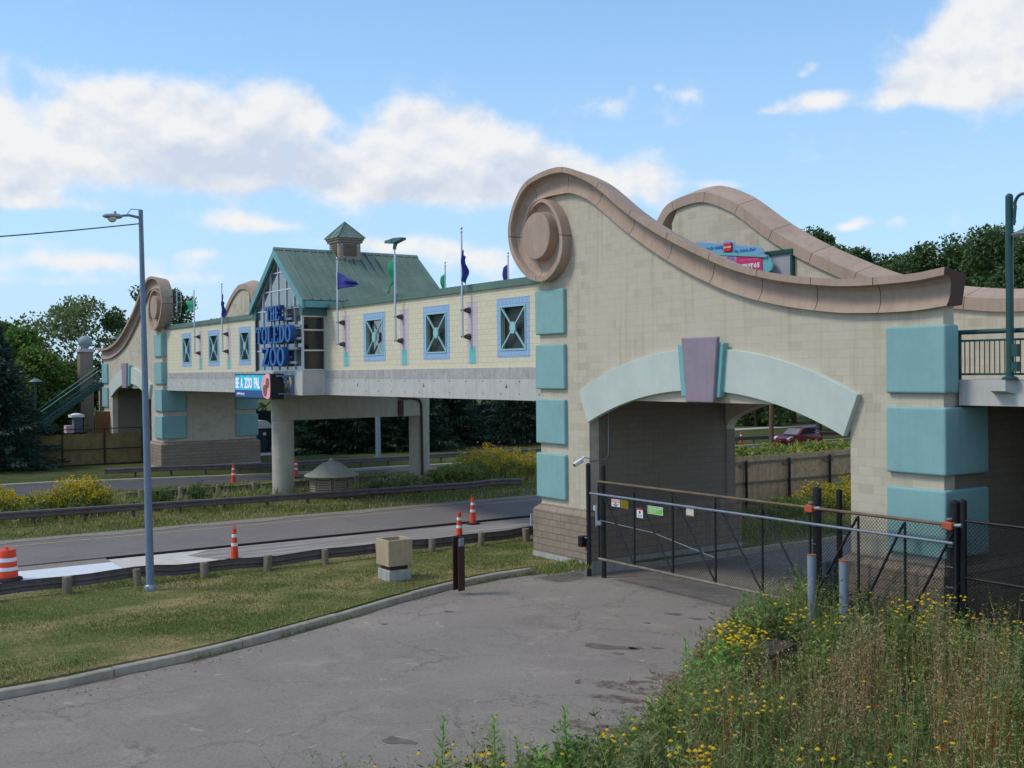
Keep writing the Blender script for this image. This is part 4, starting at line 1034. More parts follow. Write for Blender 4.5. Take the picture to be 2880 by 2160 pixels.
m = MB(); m.tube([tuple(hh), (LB[0], hh[1]-.3, hh[2]+.05), tuple(HD+np.array([0, .12, .02]))], [.04, .035, .03], 10); m.tube([tuple(LT), (LB[0], LT[1]-.25, LT[2]-.0), (LB[0], LT[1]-.4, LT[2]-.2)], .012, 6); m.build('arm', POLEM, lp, smooth=True)
m = MB(); m.loft([[(HD[0]+w_*math.cos(t), HD[1]+yy, HD[2]+zo+h_*math.sin(t)) for t in np.linspace(0, 2*PI, 13)[:-1]] for yy, w_, h_, zo in ((.16, .04, .04, 0), (.08, .09, .07, 0), (-.1, .13, .075, -.01), (-.26, .12, .06, -.01), (-.34, .06, .03, -.01))])
hd = m.build('lamp_head', GALV, lp, smooth=True)
m = MB(); m.sphere((HD[0], HD[1]-.1, HD[2]-.06), .12, 14, sz=.95); m.build('lens', plain('milky_lens', lin(200, 198, 184), .25, var=.03), hd, smooth=True)
m = MB(); m.cyl((HD[0], HD[1]-.02), .035, HD[2]+.05, HD[2]+.13, 8); m.build('photocell', GALV, hd)
m = MB(); a = on_x(392, 626, LB[0]); q = []
for k in range(26):
    t = k/25; y = a[1]-16*t; q.append((LB[0], y, a[2]-.03-1.9*t*(1-.15)-1.2*t*(1-t)+.0))
m.tube(q, .016, 6); o = m.build('overhead_cable', BLACK); tag(o, 'thin black overhead cable running left from the lamp post top', 'cable')

# ------------------------------------------------------------------ planter, brown post, vent house, small sign
p = on_z(1095, 1637); pl = local_thing('planter_box', 'square tan concrete planter on a grey concrete base block in the lawn', 'planter', (p[0], p[1], 0))
s = .70
m = MB(); m.box(-s, 0, 0, s, -.1, .30); m.build('base_block', CONCD, pl, bevel=.02)
m = MB(); m.box(-s+.07, -.07, .07, s-.07, .301, .42); m.build('plinth', RUSTB, pl)
m = MB(); t = .07; x0, x1, y0, y1 = -s-.03, .03, -.03, s+.03
m.box(x0, x1, y0, y0+t, .42, 1.15); m.box(x0, x1, y1-t, y1, .42, 1.15); m.box(x0, x0+t, y0+t, y1-t, .42, 1.15); m.box(x1-t, x1, y0+t, y1-t, .42, 1.15); m.box(x0+t, x1-t, y0+t, y1-t, .421, .5); m.build('box', PLANTC, pl, bevel=.008)
m = MB(); m.box(x0+t, x1-t, y0+t, y1-t, .501, 1.0); m.build('soil', MULCH, pl)
p = on_z(1290, 1650); bp = local_thing('card_reader_post', 'rusty brown steel channel post with grey box at its top, beside the kerb', 'post', (p[0], p[1], 0), rz=.12)
m = MB(); w_ = .13; m.box(-w_, -w_+.03, -.1, .12, -.1, 1.36); m.box(-w_+.03, w_, .09, .12, -.1, 1.36); m.box(w_-.03, w_, -.1, .089, -.1, 1.3); m.build('channel', RUSTB, bp, bevel=.004)
m = MB(); m.tube([(.02, .02, 0), (.03, .02, .5), (.0, .03, 1.1)], .025, 8); m.build('cable', BLACK, bp, smooth=True)
m = MB(); m.box(.131, .17, -.09, .07, 1.12, 1.33); m.build('reader', GALV, bp, bevel=.01)
vx, vy = -48.15, 22.05
vh = thing('vent_house', 'octagonal brick vent house with bell-shaped concrete dome on the median', 'vent house', (vx, vy, 0))
m = MB(); R8 = 1.0; oc8 = lambda r, a0=PI/8: [(vx+r*math.cos(a0+PI*k/4), vy+r*math.sin(a0+PI*k/4)) for k in range(8)]
m.prism_z(oc8(R8), -.1, .96); m.build('brick_base', BRICK, vh)
A = [ -PI/4+.0+PI/4*k for k in range(-4, 4)]
for k, a in enumerate(A):
    d = np.array([math.cos(a), math.sin(a)]); tt = np.array([-d[1], d[0]]); r0 = R8*math.cos(PI/8); ctr = np.array([vx, vy])+d*r0
    m = MB(); W = .27
    def slab(u0, u1, z0, z1, o0, o1, dz=0):
        A_ = [ctr+tt*u0+d*o0, ctr+tt*u1+d*o0, ctr+tt*u1+d*o1, ctr+tt*u0+d*o1]
        m.add([(q[0], q[1], z0+(dz if j < 2 else 0)) for j, q in enumerate(A_)]+[(q[0], q[1], z1+(dz if j < 2 else 0)) for j, q in enumerate(A_)], [(0, 1, 2, 3), (4, 5, 6, 7), (0, 1, 5, 4), (1, 2, 6, 5), (2, 3, 7, 6), (3, 0, 4, 7)])
    slab(-W-.05, -W, .02, .94, .001, .05); slab(W, W+.05, .02, .94, .001, .05); slab(-W, W, .89, .94, .001, .05)
    for j in range(7): slab(-W, W, .09+j*.112, .115+j*.112, .001, .045, .05)
    m.build('louvre', SLAT, vh)
m = MB(); m.lathe((vx, vy), [(1.12, .96), (1.24, .985), (1.28, 1.02), (1.27, 1.08), (1.13, 1.14), (.95, 1.22), (.78, 1.34), (.62, 1.48), (.45, 1.60), (.24, 1.68), (.15, 1.70), (.13, 1.77), (.10, 1.80), (.05, 1.86)], 40); m.build('dome', DOMEC, vh, smooth=True)
sg = thing('small_road_sign', 'small white sign on a stub fixed to a guardrail post near the gatehouse', 'sign', (-31.3, 21.8, .45))
m = MB(); m.box(-31.22, -31.2, 21.72, 21.96, .55, .94); m.build('plate', WHITE, sg); m = MB()
for z in (.62, .70, .78, .86): m.box(-31.199, -31.197, 21.77, 21.91, z, z+.03)
m.build('printed_lines', plain('sign_grey', lin(150, 150, 155)), sg); m = MB(); m.cyl((-31.22, 21.84), .015, .4, .56, 6); m.build('stub', GALV, sg)

# ------------------------------------------------------------------ gate and chain-link
GY = 19.9
def chainlink(m, x0, x1, z0, z1, y, step=.085, w=.006):
    # woven diagonals of the mesh as thin wires, clipped to the panel
    W, H = x1-x0, z1-z0
    k = -H
    while k < W:
        for d in (1, -1):
            a = max(0, -k); b = min(H, W-k)
            if b > a:
                xa, xb = x0+k+a, x0+k+b
                za, zb = (z0+a, z0+b) if d > 0 else (z1-a, z1-b)
                m.bar((xa, y+.003*d, za), (xb, y+.003*d, zb), w, w)
        k += step
def gx_at(px, py): return on_y(px, py, GY)[0]
GX0 = gx_at(1684, 1450); GX1 = gx_at(2688, 1580)
TZ, MZ, BZ = 2.64, 2.28, .40
gt = thing('sliding_gate', 'long black cantilever chain-link gate with rusty top rail across the driveway', 'gate', ((GX0+GX1)/2, GY, .3))
m = MB(); m.tube([(GX0-.05, GY, TZ), (-16.5, GY, TZ), (GX1, GY, TZ)], .038, 10); m.build('top_rail', plain('rusty_rail', lin(114, 97, 80), .7, .3, var=.3, scale=3), gt, smooth=True)
m = MB(); m.tube([(GX0-.32, GY-.06, MZ), (GX1-.02, GY-.06, MZ)], .032, 10); m.build('mid_rail', plain('dull_galvanised', lin(128, 136, 150), .6, .3, var=.2, scale=5), gt, smooth=True)
m = MB(); m.tube([(GX0, GY, BZ), (GX1, GY, BZ)], .045, 10); m.build('bottom_rail', plain('worn_rail', lin(128, 116, 104), .6, .4, var=.35, scale=4), gt, smooth=True)
VX = [GX0] + [gx_at(px, 1480) for px in (1784, 1892, 2012, 2144, 2278, 2414, 2545)] + [GX1]
for x in VX:
    m = MB(); m.tube([(x, GY, BZ+.04), (x, GY, TZ-.05)], .03, 8); m.build('upright', BLACK, gt, smooth=True)
for i in range(len(VX)-1):
    m = MB()
    if i < 5: m.tube([(VX[i]+.03, GY-.01, TZ-.1), (VX[i+1]-.04, GY-.01, BZ+.08)], .026, 8)
    else: m.tube([(VX[i]+.04, GY-.01, BZ+.05), (VX[i+1]-.03, GY-.01, TZ-.1)], .03, 8)
    m.build('diagonal_brace', BLACK, gt, smooth=True)
m = MB(); m.tube([(GX0, GY+.02, 1.52), ((GX0+VX[3])/2, GY+.02, 1.42), (VX[3], GY+.02, 1.05)], .012, 6); m.build('tension_rod', GALV, gt)
m = MB(); chainlink(m, GX0+.03, GX1-.03, BZ+.03, TZ-.05, GY+.03); o = m.build('mesh', BLACK, gt)
m = MB(); m.box(GX0-.05, GX0+.02, GY-.09, GY-.04, 1.35, 1.98); m.box(GX0-.02, GX0+.2, GY-.1, GY-.05, 1.4, 1.52); m.build('latch', GALV, gt)
for x in (gx_at(2278, 1422), gx_at(2668, 1475)):
    m = MB(); m.loft([[(x-.11, GY-.08, TZ-.10), (x+.12, GY-.08, TZ-.10), (x+.12, GY-.08, TZ+.05), (x-.04, GY-.08, TZ+.08), (x-.11, GY-.08, TZ+.03)], [(x-.11, GY+.08, TZ-.10), (x+.12, GY+.08, TZ-.10), (x+.12, GY+.08, TZ+.05), (x-.04, GY+.08, TZ+.08), (x-.11, GY+.08, TZ+.03)]])
    c = m.build('roller_cover', CAPOR, gt, bevel=.02)
    m = MB(); m.cyl((x+.02, GY), .06, TZ+.11, TZ+.14, 10); m.tube([(x+.16, GY, TZ), (x+.3, GY, TZ+.02)], .04, 8); m.build('roller_bolt', GALV, c)
def post(name, x, y, r, z1, label, group='black gate and fence posts', z0=-.3, clips=0):
    t = thing(name, label, 'post', (x, y, 0), group)
    m = MB(); m.tube([(x, y, z0), (x, y, z1)], r, 14); m.build('shaft', BLACK, t, smooth=True)
    m = MB(); m.lathe((x, y), [(r*1.08, z1), (r*1.05, z1+.03), (r*.6, z1+.06), (.01, z1+.075)], 14); m.build('cap', BLACK, t, smooth=True)
    for k in range(clips):
        z = .5+k*.42; m = MB(); m.tube([(x-r-.02, y-r-.01, z), (x+r*.4, y-r-.012, z)], .015, 6); m.build('tie_band', GALV, t)
    return t
xx = on_y(1655, 1400, 20.05)[0]; post('gate_post', xx, 20.05, .07, on_y(1655, 1309, 20.05)[2], 'slim black post against the left jamb of the gateway', clips=4)
xx = on_y(1697, 1400, 20.25)[0]; post('gate_post', xx, 20.25, .075, on_y(1697, 1314, 20.25)[2], 'thick black post just behind the latch end of the gate')
xx = on_y(2299, 1500, 20.3)[0]; post('gate_post', xx, 20.3, .1, on_y(2299, 1378, 20.3)[2], 'thick black post behind the middle orange roller cover', clips=5)
xx = on_y(2361, 1500, 20.9)[0]; post('gate_post', xx, 20.9, .07, on_y(2361, 1384, 20.9)[2], 'slim black post standing in the gateway behind the gate')
xx = on_y(2684, 1500, 20.1)[0]; post('gate_post', xx, 20.1, .095, on_y(2684, 1416, 20.1)[2], 'thick black post at the right end of the gate', clips=6)
xx = on_y(2708, 1500, 20.2)[0]; RPX = xx; post('fence_post', xx, 20.2, .08, on_y(2708, 1414, 20.2)[2], 'black corner post of the chain-link fence right of the gate')
fn = thing('chain_link_fence', 'dark chain-link fence panels under the walkway right of the gate', 'fence', (RPX+2, 20.2, 0))
for z in (on_y(2760, 1470, 20.2)[2], on_y(2760, 1632, 20.2)[2], .05):
    m = MB(); m.tube([(RPX, 20.2, z), (RPX+5, 20.2, z)], .03, 8); m.build('rail', BLACK, fn, smooth=True)
m = MB(); chainlink(m, RPX+.1, RPX+5, .05, 2.7, 20.22, .085, .008); m.build('mesh', BLACK, fn)
for x in (RPX+2.4, RPX+4.9):
    m = MB(); m.cyl((x, 20.2), .05, -.3, 2.95, 10); m.build('post', BLACK, fn, smooth=True)

# plates and notices hanging on the gate
def plate(name, cat, label, px0, py0, px1, py1, mat, y=GY-.045, rough=None):
    a = on_y(px0, py0, y); b = on_y(px1, py1, y); t = thing(name, label, cat, (a[0], y, b[2]))
    x0, x1, z1, z0 = a[0], b[0], a[2], b[2]
    m = MB(); m.box(x0, x1, y-.006, y, z0, z1); m.build('plate', mat, t); return t, x0, x1, z0, z1, y-.0065
def S6(x, y): return 1640+x/4.88, 1280+y/4.88
t, x0, x1, z0, z1, y = plate('danger_sign', 'sign', 'white and red DANGER notice on the gate, next to the yellow plate', *S6(392, 598), *S6(505, 716), WHITE)
H = z1-z0; W = x1-x0
m = MB(); m.box(x0+.06*W, x1-.06*W, y-.003, y, z1-.44*H, z1-.07*H); m.build('red_panel', SRED, t)
textmesh('lettering', 'DANGER', .30*H, ((x0+x1)/2, y-.006, z1-.255*H), WHITE, t, sx=.72*W/(1.08*H), bold=.002, depth=.002)
for k, s_ in enumerate(('GATE', 'MOVES WITHOUT', 'WARNING')): textmesh('small_lettering', s_, .17*H, ((x0+x1)/2, y-.004, z0+(.46-.17*k)*H), INK, t, sx=.9, depth=.002)
t, x0, x1, z0, z1, y = plate('yellow_plate', 'sign', 'yellow plate with black diamond mesh pattern on the gate', *S6(512, 612), *S6(620, 740), SYEL)
m = MB(); W = x1-x0; H = z1-z0
for k in range(-8, 14):
    for d in (1, -1):
        a0 = k*.055; pa = max(0, -a0); pb = min(H, W-a0)
        if pb > pa:
            za, zb = (z0+pa, z0+pb) if d > 0 else (z1-pa, z1-pb)
            m.bar((x0+a0+pa, y-.004, za), (x0+a0+pb, y-.004, zb), .010, .004)
m.build('mesh_pattern', INK, t)
t, x0, x1, z0, z1, y = plate('entrapment_notice', 'sign', 'small white notice with red header and black pictogram on the gate', *S6(738, 728), *S6(822, 868), WHITE)
H = z1-z0; W = x1-x0
m = MB(); m.box(x0, x1, y-.003, y, z1-.16*H, z1); m.build('red_panel', SRED, t)
m = MB(); xc = (x0+x1)/2; m.box(xc-.14*W, xc+.02*W, y-.003, y, z1-.52*H, z1-.24*H); m.box(xc+.05*W, xc+.16*W, y-.003, y, z1-.5*H, z1-.3*H); m.build('pictogram', INK, t)
m = MB()
for k in range(4): m.box(x0+.14*W, x1-.14*W, y-.003, y, z0+(.08+.085*k)*H, z0+(.11+.085*k)*H)
m.build('printed_lines', plain('sign_grey2', lin(150, 150, 155)), t)
t, x0, x1, z0, z1, y = plate('gate_name_sign', 'sign', 'bright green sign reading SAVANNA GATE hung on the gate', *S6(888, 690), *S6(1098, 832), SGREEN)
H = z1-z0; W = x1-x0; e = .05*H
m = MB()
for a in ((x0, x1, z1-e, z1), (x0, x1, z0, z0+e), (x0, x0+e, z0+e, z1-e), (x1-e, x1, z0+e, z1-e)): m.box(a[0], a[1], y-.003, y, a[2], a[3])
m.build('border', WHITE, t)
textmesh('lettering', 'SAVANNA GATE', .27*H, ((x0+x1)/2, y-.004, z1-.27*H), WHITE, t, sx=.86*W/(2.05*H), bold=.002, depth=.002)
m = MB()
for k in range(4): m.box(x0+.08*W, x1-(.24+.06*k)*W, y-.003, y, z0+(.52-.11*k)*H, z0+(.57-.11*k)*H)
m.build('printed_lines', plain('sign_mint', lin(190, 226, 165)), t)
m = MB(); m.add([(x1-e, y-.002, z0+e), (x1-e, y-.002, z0+.62*H), (x1-.3*W, y-.002, z0+e)], [(0, 1, 2)]); m.build('corner_flash', plain('sign_green_bright', lin(92, 200, 60)), t)
t, x0, x1, z0, z1, y = plate('rusty_plate', 'sign', 'blank faded plate with rusty edges on the gate', *S6(1412, 685), *S6(1525, 850), plain('faded_plate', lin(206, 200, 190), .7, var=.08))
H = z1-z0; W = x1-x0; m = MB(); m.box(x0, x1, y-.003, y, z0, z0+.1*H); m.box(x0, x1, y-.003, y, z1-.07*H, z1); m.box(x0, x0+.05*W, y-.003, y, z0+.1*H, z1-.07*H); m.box(x1-.05*W, x1, y-.003, y, z0+.1*H, z1-.07*H); m.build('rust_edge', RUST, t)
t, x0, x1, z0, z1, y = plate('number_plate', 'sign', 'small white plate with a black numeral 5 at the latch end of the gate', 1480+1048/5.53, 1340+452/5.53, 1480+1098/5.53, 1340+535/5.53, WHITE, 20.0)
textmesh('lettering', '5', .8*(z1-z0), ((x0+x1)/2, y-.004, (z0+z1)/2), INK, t, bold=.004, depth=.002)

# gate operator, bollards, camera, flood box
p = on_y(2330, 1560, 20.75)
op = thing('gate_operator', 'slate grey gate operator cabinet on a low dark steel frame behind the bollards', 'gate operator', (p[0], 20.8, -.2))
ox = p[0]
m = MB(); m.box(ox-.28, ox+.38, 20.55, 21.15, .12, 1.32); m.build('cabinet', OPBOX, op, bevel=.05, seg=3)
m = MB(); m.box(ox+.30, ox+.52, 20.55, 20.9, .5, 1.40); m.build('control_box', BLACK, op, bevel=.02)
m = MB(); m.box(ox-.35, ox+.45, 20.5, 21.2, -.25, .115); m.build('base', BLACK, op)
m = MB()
for y in (20.0, 20.6): m.bar((ox+.3, y, .52), (ox+1.35, y, .52), .09, .1)
m.bar((ox+.34, 20.05, .52), (ox+.34, 20.55, .52), .08, .1); m.bar((ox+1.32, 20.05, .52), (ox+1.32, 20.55, .52), .08, .1); m.bar((ox-.1, 20.0, .45), (ox+1.2, 20.0, .32), .06, .06)
for x in (ox+.4, ox+1.3): m.bar((x, 20.3, .45), (x, 20.3, -.25), .09, .09)
m.build('steel_frame', HOUS, op)
for px, py, lab in ((2283, 1562, 'grey steel bollard with rusty top, left of the pair by the gate operator'), (2373, 1579, 'grey steel bollard with rusty top, right of the pair by the gate operator')):
    q = on_y(px, py, 19.0); b = local_thing('bollard', lab, 'bollard', (q[0], q[1], 0), 'pair of grey bollards in front of the gate')
    m = MB(); m.cyl((0, 0), .098, -.3, q[2], 24); m.build('pipe', BOLL, b, smooth=True)
    m = MB(); m.cyl((0, 0), .1, q[2]+.001, q[2]+.02, 24); m.build('top_cap', RUST, b, smooth=True)
sc2 = thing('security_camera', 'small white security camera on the left gateway jamb with grey conduit', 'camera', (-26.3, 20.1, 3.1))
q = on_y(1632, 1298, 20.05)
m = MB(); m.bar((q[0]+.02, q[1]+.08, q[2]+.05), (q[0]-.03, q[1]-.2, q[2]-.1), .13, .13); cb = m.build('body', WHITE, sc2, bevel=.03, seg=3)
m = MB(); m.bar((q[0]-.031, q[1]-.203, q[2]-.102), (q[0]-.034, q[1]-.215, q[2]-.108), .1, .09); m.build('lens', BLACK, cb)
m = MB(); m.tube([(q[0]+.0, q[1]+.05, q[2]+.05), (q[0]+.05, q[1]+.1, q[2]+.13), (q[0]+.1, YF-.02, q[2]+.1)], .035, 8); m.build('bracket', WHITE, sc2, smooth=True)
m = MB(); z = q[2]+.02; m.tube([(q[0]+.12, YF-.02, z), (-26.06, YF-.02, z-.02), (-26.06, YF+.2, z-.02), (-26.06, YF+.55, z), (-26.06, YF+.68, z+.12), (-26.06, YF+.7, z+.35), (-26.06, YF+.7, 4.6)], .018, 8); m.build('conduit', GALV, sc2, smooth=True)
q = on_y(1640, 1522, 20.0)
fb = thing('spot_lamp', 'small black box lamp on a short arm low on the left gateway pier', 'lamp', (q[0], q[1], q[2]))
m = MB(); m.box(q[0]-.1, q[0]+.1, q[1]-.12, q[1]+.1, q[2]-.16, q[2]+.16); m.build('housing', HOUS, fb, bevel=.015)
m = MB(); m.tube([(q[0]+.09, q[1], q[2]+.1), (q[0]+.3, q[1]+.05, q[2]+.05)], .03, 6); m.build('arm', HOUS, fb)
q = on_z(2172, 1940, -.2)
ub = local_thing('utility_box', 'brown wooden utility box with dark lid half hidden in the wildflowers', 'box', (q[0], q[1], -.2), rz=.15)
m = MB(); m.box(-.42, .22, -.3, .35, 0, .72); m.build('box', plain('box_brown', lin(120, 100, 84), .8, var=.2, streak=.5), ub, bevel=.01)
m = MB(); m.loft([[(-.48, -.36, .721), (.28, -.36, .721), (.28, .41, .80), (-.48, .41, .80)], [(-.48, -.36, .78), (.28, -.36, .78), (.28, .41, .86), (-.48, .41, .86)]]); m.build('lid', plain('lid_dark', lin(66, 54, 50), .6), ub, bevel=.01)

# ------------------------------------------------------------------ walkway on the right: deck, railing, street lamp
wd = thing('walkway_deck', 'raised concrete walkway joining the gatehouse at its right-hand corner', 'walkway', (-10, 22, 5))
m = MB(); m.box(-14.0, 3.0, 20.74, 25.99, 5.05, 5.585); m.build('slab', CONC, wd)
m = MB(); m.loft([[(-13.2, 20.739, 5.3), (-12.72, 20.739, 5.3), (-12.72, 20.739, 5.586), (-13.2, 20.739, 5.586)], [(-13.12, 20.5, 5.36), (-12.80, 20.5, 5.36), (-12.80, 20.5, 5.586), (-13.12, 20.5, 5.586)]]); m.build('lamp_pad', CONC, wd)
m = MB(); m.box(-10.6, 3.0, 20.9, 25.9, -.3, 5.045); m.build('bay_shade_block', TUNNEL, wd)  # added block out of view, keeps light out of the bay under the slab
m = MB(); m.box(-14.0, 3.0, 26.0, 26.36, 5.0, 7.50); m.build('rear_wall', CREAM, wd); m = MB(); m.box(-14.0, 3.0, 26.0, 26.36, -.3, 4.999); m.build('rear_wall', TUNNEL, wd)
m = MB(); secs = []
for x in np.linspace(-14.08, 3.0, 24):
    zt = 7.93-.22*math.sin(min(1, (x+14.08)/6)*PI*.5)+.02*max(0, x+8); secs.append([(x, 26.62, zt), (x, 25.9, zt-.22), (x, 25.9, zt-.55), (x, 25.99, zt-.56), (x, 26.37, zt-.56), (x, 26.62, zt-.6)])
m.loft(secs); m.uv = [(x_, 0) for x_ in np.repeat(np.linspace(0, 17, 24), 6)]; m.build('coping', COPE, wd, smooth=True, auto=25)
ra = thing('walkway_railing', 'dark green steel railing with thin vertical bars along the raised walkway', 'railing', (-12, 20.85, 5.6))
RY = 20.86; rx0 = on_y(2694, 1000, RY)[0]
m = MB(); m.tube([(rx0, RY, 6.58), (3, RY, 6.58)], .05, 10); m.sphere((rx0, RY, 6.58), .055, 10); m.build('handrail', GREENP, ra, smooth=True)
m = MB(); m.tube([(rx0-.1, RY, 6.40), (3, RY, 6.40)], .022, 6); m.tube([(rx0-.1, RY, 5.70), (3, RY, 5.70)], .022, 6); m.build('mid_rail', GREENP, ra)
x = rx0+.05
m = MB(); m.tube([(x, RY, 5.585), (x, RY, 6.56)], .035, 8); m.build('post', GREENP, ra, smooth=True)
m = MB(); m.tube([(x+2.6, RY, 5.585), (x+2.6, RY, 6.56)], .035, 8); m.build('post', GREENP, ra, smooth=True)
for k in range(60):
    xb = rx0-.06+.113*k
    if abs(xb-x) < .03: continue
    m = MB(); m.tube([(xb, RY, 5.72), (xb, RY, 6.39)], .013, 6); m.build('baluster', GREENP, ra)
st = thing('street_lamp', 'dark green walkway street lamp with curved arm and bell shade at the right', 'street lamp', (-12.95, 20.66, 5.58))
q0 = on_y(2841, 1058, 20.66); q1 = on_y(2835, 548, 20.66); X_ = q0[0]
m = MB(); m.tube([(X_, 20.66, 5.587), (X_, 20.66, q1[2]-.05)], .075, 14); m.sphere((X_, 20.66, q1[2]-.05), .076, 12); m.build('pole', GREENP, st, smooth=True)
m = MB(); m.lathe((X_, 20.66), [(.16, 5.587), (.16, 5.62), (.1, 5.66)], 14); m.box(X_+.06, X_+.19, 20.6, 20.72, 6.05, 6.3); m.box(X_+.06, X_+.19, 20.6, 20.72, 5.75, 5.95); m.build('base', GREENP, st)
zt = q1[2]; m = MB(); m.tube([(X_+.09, 20.66, zt-.62), (X_+.13, 20.66, zt-.25)]+[(X_+.29-.17*math.cos(t), 20.66, zt-.22+.2*math.sin(t)) for t in np.linspace(0, PI, 12)]+[(X_+.46, 20.66, zt-.45)], .032, 10); m.bar((X_+.07, 20.66, zt-.55), (X_+.13, 20.66, zt-.55), .05, .05); m.build('arm', GREENP, st, smooth=True)
m = MB(); m.lathe((X_+.46, 20.66), [(.04, zt-.43), (.08, zt-.48), (.1, zt-.6), (.13, zt-.66), (.15, zt-.72), (.36, zt-.82), (.37, zt-.84), (.34, zt-.83), (.1, zt-.72)], 24); m.build('shade', plain('shade_grey_green', lin(104, 124, 124), .4, .2), st, smooth=True)
m = MB(); m.sphere((X_+.46, 20.66, zt-.86), .12, 14); m.build('globe', BOLLW, st, smooth=True)

# event sign behind the big scroll
ES = on_x; EYv = 25.75
def ep(a, b): return 1900+a/5.267, 640+b/5.267
es = thing('event_sign', 'blue scalloped event sign board with pink poster behind the gatehouse coping', 'sign', (-22, 25.6, 5.6))
def E2(a, b):
    q = on_y(*ep(a, b), EYv); return (q[0], q[2])
m = MB(); ol = [E2(*q) for q in ((290, 262), (335, 225), (380, 218), (690, 240), (735, 232), (755, 210), (790, 192), (830, 190), (870, 212), (905, 238), (930, 262), (1280, 292), (1310, 318), (1345, 385), (1340, 405), (560, 362), (400, 320))]
m.prism_y(ol, EYv-.12, EYv-.04); hd = m.build('header_board', SKYB, es, bevel=.01)
m = MB(); m.prism_y([E2(*q) for q in ((300, 340), (560, 362), (1345, 398), (1400, 420), (1400, 445), (560, 405), (300, 380))], EYv-.16, EYv-.04); m.build('moulding', AQSG, es)
m = MB(); m.prism_y([E2(*q) for q in ((300, 385), (1390, 432), (1440, 470), (1470, 540), (1455, 620), (1400, 665), (1390, 900), (300, 850))], EYv-.10, EYv-.03); m.build('backing', AQSG, es)
def rect(a0, b0, a1, b1):
    x0, z1 = E2(a0, b0); x1, z0 = E2(a1, b1); return x0, x1, z0, z1
x0, x1, z0, z1 = rect(768, 240, 884, 352); m = MB(); m.box(x0, x1, EYv-.19, EYv-.121, z0, z1); bd = m.build('badge', BADGE, es, bevel=.01)
textmesh('badge_lettering', 'Coca-Cola', (x1-x0)*.23, ((x0+x1)/2, EYv-.196, (z0+z1)/2), WHITE, bd, shear=.35, depth=.003, bold=.004)
x0, x1, z0, z1 = rect(945, 430, 1322, 640); m = MB(); m.box(x0, x1, EYv-.13, EYv-.101, z0-.8, z1); ps = m.build('poster', PINK, es)
textmesh('poster_lettering', 'AUGUST 4-5', (x1-x0)*.165, ((x0+x1)/2-.02, EYv-.137, E2(1150, 575)[1]), WHITE, ps, bold=.018, depth=.003, sx=.95)
textmesh('poster_small_lettering', "Toledo Zoo's Premier ART FAIR", (x1-x0)*.055, ((x0+x1)/2, EYv-.137, E2(1150, 478)[1]), plain('poster_pale_pink', lin(238, 160, 196)), ps, depth=.002)
x0, x1, z0, z1 = rect(640, 410, 944, 640); m = MB(); m.box(x0, x1, EYv-.13, EYv-.101, z0-.8, z1-.02); ph = m.build('poster_picture', COLLAGE, es)
m = MB(); xm = x0+(x1-x0)*.72; m.prism_y([(xm+.28*math.cos(t), z1-.45+.4*math.sin(t)) for t in np.linspace(0, 2*PI, 24)[:-1]], EYv-.137, EYv-.1305)
m.build('picture_shape', plain('poster_violet', lin(150, 120, 170), .5, var=.4, scale=5), ph)
a = E2(395, 290); b = E2(760, 318); L = b[0]-a[0]; textmesh('header_lettering', 'Thanks for visiting', L*.125, ((a[0]+b[0])/2, EYv-.125, (a[1]+b[1])/2-.02), plain('script_blue', lin(58, 112, 160)), hd, shear=.3, depth=.003, bold=.006)
a = E2(895, 325); b = E2(1230, 345); L = b[0]-a[0]; textmesh('header_lettering', 'The Toledo Zoo!', L*.135, ((a[0]+b[0])/2, EYv-.125, (a[1]+b[1])/2-.02), MATS['script_blue'], hd, shear=.3, depth=.003, bold=.006)
x0, x1, z0, z1 = rect(1345, 350, 1690, 690)
dr = thing('service_door', 'grey panel door with dark green frame beside the event sign', 'door', (x1-.5, 25.9, 5.6))
m = MB(); m.box(x0-.6, x1-.08, 25.93, 25.96, 5.58, z1-.12); m.build('leaf', GREYD, dr)
m = MB(); m.box(x0-.6, x1, 25.86, 25.99, z1-.119, z1); m.box(x1-.079, x1, 25.86, 25.99, 5.58, z1-.12); m.build('frame', GREENP, dr)

